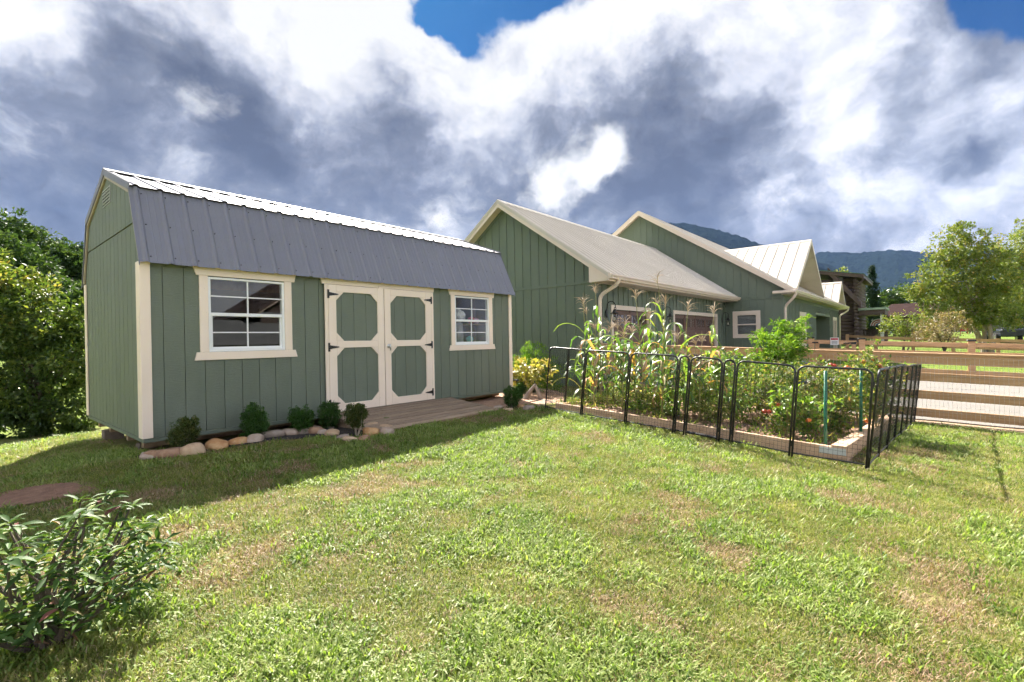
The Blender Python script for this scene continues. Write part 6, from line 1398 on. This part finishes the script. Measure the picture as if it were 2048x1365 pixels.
# ------------------------------------------------------------------ log cabin and neighbours
cab = thing('log_cabin', 'dark brown log cabin with green roof edge behind the green house', 'house', (50, 8, -1.0))
XC = 50.0
yr = on(1713, 600, 0, XC).y; yl = yr + 9.0
zt = on(1713, 552, 0, XC).z
lg = MB(); z = -1.0; 
while z < zt - 0.3: lg.tube([(XC, yr, z + 0.15), (XC, yl, z + 0.15)], 0.165, 8); z += 0.285
lg.build('log_wall', MT['log'], cab, smooth=True, kind='stuff')
MB().box(XC + 0.1, XC + 7, yr + 0.05, yl, -1.0, zt - 0.3).build('inner_wall', MT['log'], cab)
ends = MB(); z = -1.0
while z < zt - 0.3: ends.tube([(XC - 0.5, yr + 0.02, z + 0.0), (XC + 7.0, yr + 0.02, z + 0.0)], 0.16, 8); z += 0.285
ends.build('log_side_wall', MT['log'], cab, smooth=True, kind='stuff')
e0, e1 = on(1640, 538, 0, XC - 0.8), on(1727, 549, 0, XC - 0.8)
MB().prism([(XC - 0.8, e0.y + 6, e0.z + 1.0), (XC - 0.8, e1.y, e1.z), (XC - 0.8, e1.y, e1.z - 0.28), (XC - 0.8, e0.y + 6, e0.z + 0.72)], (9, 0, 0)).build('roof', MT['brown_trim'], cab)
MB().prism([(XC - 0.85, e0.y + 6, e0.z + 1.06), (XC - 0.85, e1.y - 0.05, e1.z + 0.06), (XC - 0.85, e1.y - 0.05, e1.z + 0.005), (XC - 0.85, e0.y + 6, e0.z + 1.005)], (9.1, 0, 0)).build('roof_sheet', MT['green_roof'], cab)
a_, b_ = on(1655, 535, 0, XC - 0.7), on(1722, 603, 0, XC - 0.7)
MB().prism([a_, b_, b_ - Vector((0, 0, 0.55)), a_ - Vector((0, 0, 0.55))], (0.5, 0, 0)).build('gable_bargeboard', MT['brown_trim'], cab)
wA, wB = on(1666, 545, 0, XC - 0.3), on(1686, 572, 0, XC - 0.3)
MB().box(XC - 0.3, XC - 0.2, min(wA.y, wB.y), max(wA.y, wB.y), wB.z, wA.z).build('gable_window', MT['grey_roof'], cab)
g0, g1 = on(1719, 568, 0, XC - 0.7), on(1726, 553, 0, XC - 0.7)
MB().tube([g1, g1 - Vector((0, 0, 0.3)), g0, g0 + Vector((0.3, 0.5, -0.2))], 0.06, 6).build('downspout', MT['brown_trim'], cab)
pr0, pr1 = on(1716, 622, 0, XC), on(1770, 617, 0, XC)
por = thing('covered_porch', 'open porch with green roof edge and a white post right of the log cabin', 'porch', (XC, pr1.y, -0.9))
MB().prism([(XC, pr0.y, pr0.z), (XC, pr1.y, pr1.z - 0.1), (XC, pr1.y, pr1.z - 0.5), (XC, pr0.y, pr0.z - 0.4)], (4, 0, 0)).build('roof', MT['brown_trim'], por)
MB().prism([(XC - 0.1, pr0.y, pr0.z + 0.2), (XC - 0.1, pr1.y - 0.1, pr1.z + 0.1), (XC - 0.1, pr1.y - 0.1, pr1.z - 0.08), (XC - 0.1, pr0.y, pr0.z + 0.02)], (4.2, 0, 0)).build('roof_sheet', m_noise('weathered_green_roof', [(0.3, (0.20, 0.28, 0.22)), (0.7, (0.32, 0.38, 0.32))], 2, 0.5), por)
MB().box(XC, XC + 0.22, pr1.y + 0.1, pr1.y + 0.32, -1.2, pr1.z - 0.4).build('post', plain('pale_post', (0.5, 0.5, 0.47)), por)
MB().box(XC + 3.5, XC + 3.8, pr1.y + 0.1, pr1.y + 0.5, -1.2, pr1.z - 0.4).build('post', MT['brown_trim'], por)
rl = MB()
for k in range(16):
    y = pr0.y + (pr1.y - pr0.y) * (k + 0.5) / 16; rl.box(XC + 3.55, XC + 3.62, y - 0.04, y + 0.04, -0.9, 0.25)
rl.box(XC + 3.52, XC + 3.66, min(pr0.y, pr1.y), max(pr0.y, pr1.y), 0.251, 0.35); rl.build('railing', MT['brown_trim'], por)
fl0 = on(1757, 640, 0, XC + 2)
fg = thing('flag_bunting', 'striped red, white and blue flag bunting hung on the cabin porch', 'flag', fl0)
cols = [plain('flag_red', (0.45, 0.04, 0.05)), plain('flag_white', (0.7, 0.7, 0.7)), plain('flag_blue', (0.05, 0.07, 0.25))]
for k in range(6):
    r0, r1 = 0.12 + 0.08 * k, 0.12 + 0.08 * (k + 1) - 0.006; m_ = MB(); a = [math.pi * t_ / 8 for t_ in range(9)]
    for i in range(8):
        m_.prism([(fl0.x - 0.02 * math.sin(5 * a[i]), fl0.y + math.cos(q) * r_, fl0.z - 0.5 + math.sin(q) * r_) for q, r_ in ((a[i], r0), (a[i + 1], r0), (a[i + 1], r1), (a[i], r1))], (0.03, 0, 0))
    m_.build('band', cols[2] if k == 0 else cols[k % 2], fg)
gh = on(1735, 640, 0, 75)
nb_ = thing('grey_roofed_house', 'grey shingled roof of a neighbour house seen through the cabin porch', 'house', (76, gh.y, -0.8))
ya, yb = on(1718, 640, 0, 75).y, on(1750, 640, 0, 75).y; zz = on(1735, 626, 0, 75).z
MB().prism([(75, ya + 1, 0.9), (75, yb, 0.9), (77.5, yb, zz), (77.5, ya + 1, zz)], (0.1, 0, 0.1)).build('roof', MT['grey_roof'], nb_)
MB().box(75.6, 81, yb + 0.3, ya + 0.8, -1.2, 0.88).build('wall', MT['brown_trim'], nb_)
rh0, rh1 = on(1785, 640, 0, 62), on(1868, 640, 0, 62)
mh = thing('maroon_roofed_house', 'brown house with maroon roof half hidden by the airy tree', 'house', (62, rh1.y, -0.8))
zt = on(1790, 605, 0, 62).z; ze = on(1790, 632, 0, 62).z
MB().box(62.3, 70, rh1.y, rh0.y, -1.2, ze).build('wall', MT['log'], mh)
MB().prism([(61.6, rh0.y + 1.0, ze - 0.1), (61.6, rh1.y - 0.5, ze - 0.1), (65, rh1.y - 0.5, ze + 1.2), (65, rh0.y + 0.2, ze + 1.2)], (0.1, 0, 0.12)).build('porch_roof', MT['red_roof'], mh)
# vehicle and red chairs on the far lawn
vb = base_at(2016, 36)
car = thing('utility_vehicle', 'dark utility vehicle with black roof parked beyond the right fence', 'vehicle', vb)
R_ = Matrix.Rotation(math.atan2(vb.y, vb.x) + 0.25, 4, 'Z'); MT['car'] = plain('dark_car_paint', (0.02, 0.025, 0.035), 0.25)
def cbox(m_, x0, x1, y0, y1, z0, z1, tx=0.0):
    q = [(x0, y0, z0), (x1, y0, z0), (x1, y1, z0), (x0, y1, z0), (x0 + tx, y0 + 0.08 * (tx > 0), z1), (x1 - tx, y0 + 0.08 * (tx > 0), z1), (x1 - tx, y1 - 0.08 * (tx > 0), z1), (x0 + tx, y1 - 0.08 * (tx > 0), z1)]
    m_.add([vb + (R_ @ Vector(v)) for v in q], [(0, 3, 2, 1), (4, 5, 6, 7), (0, 1, 5, 4), (1, 2, 6, 5), (2, 3, 7, 6), (3, 0, 4, 7)]); return m_
cbox(MB(), -2.1, 2.1, -0.9, 0.9, 0.45, 1.0).build('body', MT['car'], car, bevel=0.08)
cbox(MB(), -1.6, 1.0, -0.82, 0.82, 1.001, 1.62, 0.22).build('windows', MT['glass'], car)
cbox(MB(), -1.5, 0.9, -0.8, 0.8, 1.002, 1.6, 0.24).build('cabin', MT['dark'], car)
cbox(MB(), -1.42, 0.82, -0.80, 0.80, 1.621, 1.70).build('roof', MT['car'], car, bevel=0.03)
for x in (-1.3, 1.3):
    for y in (-0.92, 0.92):
        w = MB().tube([vb + R_ @ Vector((x, y - 0.12, 0.36)), vb + R_ @ Vector((x, y + 0.12, 0.36))], 0.37, 16).build('wheel', MT['dark'], car)
        MB().tube([vb + R_ @ Vector((x, y - 0.13, 0.36)), vb + R_ @ Vector((x, y + 0.13, 0.36))], 0.2, 12).build('rim', MT['chrome'], w)
RED = plain('red_chair_paint', (0.42, 0.02, 0.025), 0.5)
for i, px in enumerate((1928, 1988, 2042)):
    b = base_at(px, 62); c_ = thing('red_lawn_chair', ['leftmost', 'middle', 'rightmost'][i] + ' of three red slatted chairs on the far lawn', 'chair', b, 'red chairs on the far lawn'); d_ = lambda x, y, z: b + Vector((x, y, z))
    MB().box(b.x - 0.3, b.x + 0.3, b.y - 0.32, b.y + 0.32, b.z + 0.35, b.z + 0.40).build('seat', RED, c_)
    for k in range(5): MB().prism([d_(0.25, -0.3 + 0.125 * k, 0.41), d_(0.25, -0.19 + 0.125 * k, 0.41), d_(0.5, -0.19 + 0.125 * k, 1.1), d_(0.5, -0.3 + 0.125 * k, 1.1)], (0.03, 0, 0)).build('back_slat', RED, c_)
    for sx in (-.28, .28):
        for sy in (-.33, .33): MB().box(b.x + sx - .04, b.x + sx + .04, b.y + sy - .03, b.y + sy + .03, b.z - 0.05, b.z + (0.6 if sx < 0 else 0.34)).build('leg', RED, c_)
    for sy in (-.36, .36): MB().box(b.x - 0.4, b.x + 0.35, b.y + sy - .07, b.y + sy + .07, b.z + 0.601, b.z + 0.63).build('arm', RED, c_)

# ------------------------------------------------------------------ the house behind the viewer, seen mirrored in the shed windows
bh = thing('brown_neighbour_house', 'dark brown house behind the viewer, mirrored in the left shed window', 'house', (13, -19, -1.7))
MB().box(8.6, 20, -24, -17, -1.9, 0.1).build('wall', MT['log'], bh)
MB().prism([(7.6, -16.2, 0.0), (20.6, -16.2, 0.0), (20.6, -20.5, 1.5), (7.6, -20.5, 1.5)], (0, -0.1, 0.12)).build('roof', MT['grey_roof'], bh)
MB().prism([(7.6, -24.8, 0.0), (20.6, -24.8, 0.0), (20.6, -20.6, 1.5), (7.6, -20.6, 1.5)], (0, 0.1, 0.12)).build('roof', MT['red_roof'], bh)
MB().box(13.6, 22, -26, -20, -1.9, 2.05).build('upper_wall', MT['log'], bh)
MB().prism([(12.9, -19.6, 1.7), (17.8, -19.6, 5.1), (17.8, -19.6, 5.35), (12.7, -19.6, 1.82)], (0, -7, 0)).build('upper_roof', MT['brown_trim'], bh)
MB().prism([(22.7, -19.6, 1.7), (17.8, -19.6, 5.1), (17.8, -19.6, 5.35), (22.9, -19.6, 1.82)], (0, -7, 0)).build('upper_roof', MT['brown_trim'], bh)
MB().prism([(13.6, -19.95, 2.1), (22, -19.95, 2.1), (17.8, -19.95, 5.0)], (0, -0.1, 0)).build('gable_face', MT['log'], bh)
MB().bar((12.8, -19.55, 1.7), (17.8, -19.55, 5.15), 0.04, 0.2, (0, 1, 0.01)).build('bargeboard', MT['house_trim'], bh)

# ------------------------------------------------------------------ mountains and air
def m_forest():
    m, N, L, P = mat('mountain_forest')
    a = tex(N, L, 'ShaderNodeTexNoise', 0.05, 6, 0.7); r = ramp_node(N, L, a.outputs['Fac'], [(0.35, (0.004, 0.008, 0.007)), (0.5, (0.008, 0.014, 0.010)), (0.7, (0.015, 0.023, 0.014))])  # forest tone darkened to put a cloud shadow into the colour
    L.new(r.outputs[0], P.inputs['Base Color']); P.inputs['Roughness'].default_value = 1.0; P.inputs['Specular IOR Level'].default_value = 0.0
    return m
MT['forest'] = m_forest()
def mountain(name, label, prof, r0, r1, n_az, n_r, rough, seed):
    pxs = np.linspace(prof[0][0], prof[-1][0], n_az); ys = np.interp(pxs, [q[0] for q in prof], [q[1] for q in prof])
    V = []
    for j in range(n_r):
        t_ = j / (n_r - 1)
        for i in range(n_az):
            d = ray(pxs[i], 660); d = d / np.hypot(d[0], d[1]); rad = r0 + (r1 - r0) * t_
            hor = 676 - 0.0186 * (pxs[i] - 1024)
            top = (hor - ys[i]) / F_PX * r1 * math.cos(math.atan((pxs[i] - 1024) / F_PX))
            s_ = t_ ** 1.25 if t_ < 1 else 1
            V.append((d[0] * rad, d[1] * rad, top * s_))
    V = np.array(V); nz = vnoise(V[:, 0] / 160, V[:, 1] / 160, seed, 4) - 0.5; fine = vnoise(V[:, 0] / 14, V[:, 1] / 14, seed + 5, 2) - 0.5
    V[:, 2] += np.clip(V[:, 2] / 60, 0, 1) * (nz * rough + fine * rough * 0.30) - 3
    me = bpy.data.meshes.new(name); fs = [(j * n_az + i, j * n_az + i + 1, (j + 1) * n_az + i + 1, (j + 1) * n_az + i) for j in range(n_r - 1) for i in range(n_az - 1)]
    nb = len(V); V2 = [(x * 1.15, y * 1.15, -8.0) for x, y, z in V[-n_az:]]
    fs += [((n_r - 1) * n_az + i, (n_r - 1) * n_az + i + 1, nb + i + 1, nb + i) for i in range(n_az - 1)]
    me.from_pydata(V.tolist() + V2, [], fs); me.materials.append(MT['forest'])
    o = link(bpy.data.objects.new(name, me)); tag(o, label, None, None, 'structure'); return o
mountain('mountain', 'dark wooded mountain shoulder behind the green house', [(900, 600), (1050, 545), (1180, 480), (1250, 452), (1320, 437), (1375, 440), (1440, 452), (1490, 467), (1540, 485), (1600, 500), (1680, 530), (1760, 580), (1850, 650)], 900, 2300, 420, 110, 34, 3)
mountain('far_mountain', 'blue far mountain slope under low cloud at the right', [(1450, 640), (1540, 560), (1600, 515), (1660, 500), (1730, 498), (1800, 492), (1880, 498), (1960, 488), (2060, 495), (2200, 510), (2400, 560)], 1500, 3100, 300, 80, 40, 8)
haze_b = MB().box(-600, 3700, -2600, 3700, -12, 780)
hz = haze_b.build('haze', MT['lawn']); hz.data.materials.clear()
hm = bpy.data.materials.new('haze_air'); hm.use_nodes = True; N = hm.node_tree.nodes; N.clear()
vo = N.new('ShaderNodeVolumePrincipled'); vo.inputs['Color'].default_value = (0.30, 0.50, 1.0, 1); vo.inputs['Density'].default_value = 0.000045; vo.inputs['Anisotropy'].default_value = 0.0
ou = N.new('ShaderNodeOutputMaterial'); hm.node_tree.links.new(vo.outputs[0], ou.inputs['Volume']); hz.data.materials.append(hm)
tag(hz, 'thin bluish air between the yard and the mountains', None, None, 'stuff')

# ------------------------------------------------------------------ the grass
PROTO = bpy.data.collections.new('grass_tufts')          # prototypes, not linked to the scene
def m_grass(name, stops, trans):
    m = m_leaf(name, stops, trans, 0.5, spec=0.35)
    for n in m.node_tree.nodes:
        if n.type == 'ATTRIBUTE': n.attribute_type = 'INSTANCER'; n.attribute_name = 'tint'
        if n.type == 'MIX': n.inputs[7].default_value = (1.2, 1.45, 0.55, 1)
    return m
MG = {'fine': m_grass('fine_grass', [(0.0, (0.07, 0.115, 0.022)), (0.35, (0.155, 0.195, 0.038)), (0.65, (0.26, 0.27, 0.07)), (1.0, (0.45, 0.385, 0.20))], 0.42),
      'crab': m_grass('broad_grass', [(0.0, (0.085, 0.15, 0.032)), (0.5, (0.19, 0.26, 0.055)), (1.0, (0.35, 0.385, 0.14))], 0.42),
      'dead': m_grass('dry_grass', [(0.0, (0.24, 0.145, 0.085)), (0.5, (0.36, 0.245, 0.155)), (1.0, (0.50, 0.385, 0.27))], 0.25)}
def tuft(name, n, rad, hmin, hmax, w, lean, material, seed):
    r = random.Random(seed); m = MB()
    for k in range(n):
        a = r.uniform(0, 6.28); q = rad * math.sqrt(r.random()); x, y = q * math.cos(a), q * math.sin(a); h = r.uniform(hmin, hmax); b = r.uniform(0, 6.28); ln = lean * r.uniform(0.3, 1.2)
        el = math.pi / 2 - ln; dx, dy = math.cos(b), math.sin(b); ww = w * r.uniform(0.7, 1.2)
        p0 = Vector((x, y, -0.004)); p1 = p0 + Vector((dx * math.cos(el), dy * math.cos(el), math.sin(el))) * h * 0.55; e2 = el - ln * 0.9
        p2 = p1 + Vector((dx * math.cos(e2), dy * math.cos(e2), math.sin(e2))) * h * 0.45; sd = Vector((-dy, dx, 0)) * ww / 2
        m.add([p0 - sd * .8, p0 + sd * .8, p1 + sd, p1 - sd, p2], [(0, 1, 2, 3), (3, 2, 4)])
    me = m.mesh(name, material, (0, 0, 0)); o = bpy.data.objects.new(name, me); PROTO.objects.link(o); return o
for i in range(5): tuft('a%d_fine' % i, 30, 0.065, 0.014, 0.040, 0.0026, 0.8, MG['fine'], i)
for i in range(4): tuft('b%d_broad' % i, 14, 0.060, 0.032, 0.070, 0.0066, 1.1, MG['crab'], 20 + i)
for i in range(3): tuft('c%d_dry' % i, 18, 0.06, 0.02, 0.05, 0.0028, 1.25, MG['dead'], 40 + i)
rng = np.random.default_rng(99)
NT = 150000
fa_ = math.atan2(CAM[2][1], CAM[2][0])
rr = 0.9 + (14.0 - 0.9) * rng.random(NT) ** 1.15; aa = fa_ + rng.uniform(-1.02, 1.02, NT)
gx_ = rr * np.cos(aa); gy_ = rr * np.sin(aa)
def in_poly(x, y, poly):
    ins = np.zeros(len(x), bool); n = len(poly)
    for i in range(n):
        x0, y0 = poly[i][0], poly[i][1]; x1, y1 = poly[(i + 1) % n][0], poly[(i + 1) % n][1]
        c = ((y0 > y) != (y1 > y)) & (x < (x1 - x0) * (y - y0) / (y1 - y0 + 1e-12) + x0); ins ^= c
    return ins
bedp = [f0 - BV * 0.02 - BU * 0.02, s1 + BV * .05, l1 + BV * .1 + BU * .05, f1 - BV * 0.02 + BU * 0.05]
keep = ~in_poly(gx_, gy_, MULCH) & ~in_poly(gx_, gy_, PATH) & ~in_poly(gx_, gy_, bedp)
keep &= ~((gx_ > XL + 0.05) & (gx_ < XR) & (gy_ > Y0 + 0.1) & (gy_ < YB)) & ~((gx_ > 3.5) & (gx_ < 5.85) & (gy_ > 5.27) & (gy_ < 6.6)) & (gx_ < 10.68)
dr = np.hypot((gx_ - red_c.x), (gy_ - red_c.y)); keep &= dr > 0.33
gx_, gy_ = gx_[keep], gy_[keep]; rr = np.hypot(gx_, gy_)
n1 = vnoise(gx_ * 1.9 + 3, gy_ * 1.9, 21, 4); n2 = vnoise(gx_ * 0.85 + 9, gy_ * 0.85 + 4, 33, 3); n3 = vnoise(gx_ * 3.1, gy_ * 3.1, 51, 3); rnd = rng.random(len(gx_))
brown = np.clip((0.43 - (n1 * 0.65 + n3 * 0.35)) * 13, 0, 1); crab = np.clip(((n2 * 0.45 + n3 * 0.55) - 0.475) * 9, 0.05, 1)
kind = np.where(rnd < 0.10 + 0.62 * brown, 2, np.where(rng.random(len(gx_)) < 0.8 * crab, 1, 0))
n4 = vnoise(gx_ * 7, gy_ * 7, 61, 2); drop = rng.random(len(gx_)) < np.clip(0.3 * brown + np.clip((0.40 - n4) * 4, 0, 0.45), 0, 0.9); sel = ~drop
gx_, gy_, kind, n1, n2, n3, rr = [q[sel] for q in (gx_, gy_, kind, n1, n2, n3, rr)]
K = len(gx_); idx = np.where(kind == 0, rng.integers(0, 5, K), np.where(kind == 1, 5 + rng.integers(0, 4, K), 9 + rng.integers(0, 3, K)))
scale = rng.uniform(0.75, 1.35, K) * (0.9 + 0.04 * rr)
tint = np.clip(0.15 + 0.5 * n3 + 0.35 * n1 + rng.normal(size=K) * 0.26 - 0.05, 0, 1)
me = bpy.data.meshes.new('grass'); me.vertices.add(K); me.vertices.foreach_set('co', np.column_stack([gx_, gy_, lawn_z(gx_, gy_)]).ravel())
for nm, ty, arr in (('idx', 'INT', idx.astype(np.int32)), ('tint', 'FLOAT', tint), ('sc', 'FLOAT', scale), ('ang', 'FLOAT', rng.uniform(0, 6.28, K))):
    at_ = me.attributes.new(nm, ty, 'POINT'); at_.data.foreach_set('value', arr)
grass = link(bpy.data.objects.new('grass', me)); tag(grass, 'short patchy lawn grass with broad-bladed clumps and dry straw', None, None, 'stuff')
ng = bpy.data.node_groups.new('grass_scatter', 'GeometryNodeTree')
ng.interface.new_socket('Geometry', in_out='INPUT', socket_type='NodeSocketGeometry'); ng.interface.new_socket('Geometry', in_out='OUTPUT', socket_type='NodeSocketGeometry')
gn = ng.nodes; gl = ng.links
gi, go = gn.new('NodeGroupInput'), gn.new('NodeGroupOutput'); ip = gn.new('GeometryNodeInstanceOnPoints'); ci = gn.new('GeometryNodeCollectionInfo')
ci.inputs['Collection'].default_value = PROTO; ci.inputs['Separate Children'].default_value = True; ci.inputs['Reset Children'].default_value = True
def named(nm, ty):
    q = gn.new('GeometryNodeInputNamedAttribute'); q.data_type = ty; q.inputs['Name'].default_value = nm; return q.outputs['Attribute']
gl.new(gi.outputs[0], ip.inputs['Points']); gl.new(ci.outputs[0], ip.inputs['Instance']); ip.inputs['Pick Instance'].default_value = True
gl.new(named('idx', 'INT'), ip.inputs['Instance Index']); gl.new(named('sc', 'FLOAT'), ip.inputs['Scale'])
cx = gn.new('ShaderNodeCombineXYZ'); gl.new(named('ang', 'FLOAT'), cx.inputs['Z']); er = gn.new('FunctionNodeEulerToRotation'); gl.new(cx.outputs[0], er.inputs[0]); gl.new(er.outputs[0], ip.inputs['Rotation'])
gl.new(ip.outputs[0], go.inputs[0])
md = grass.modifiers.new('scatter', 'NODES'); md.node_group = ng
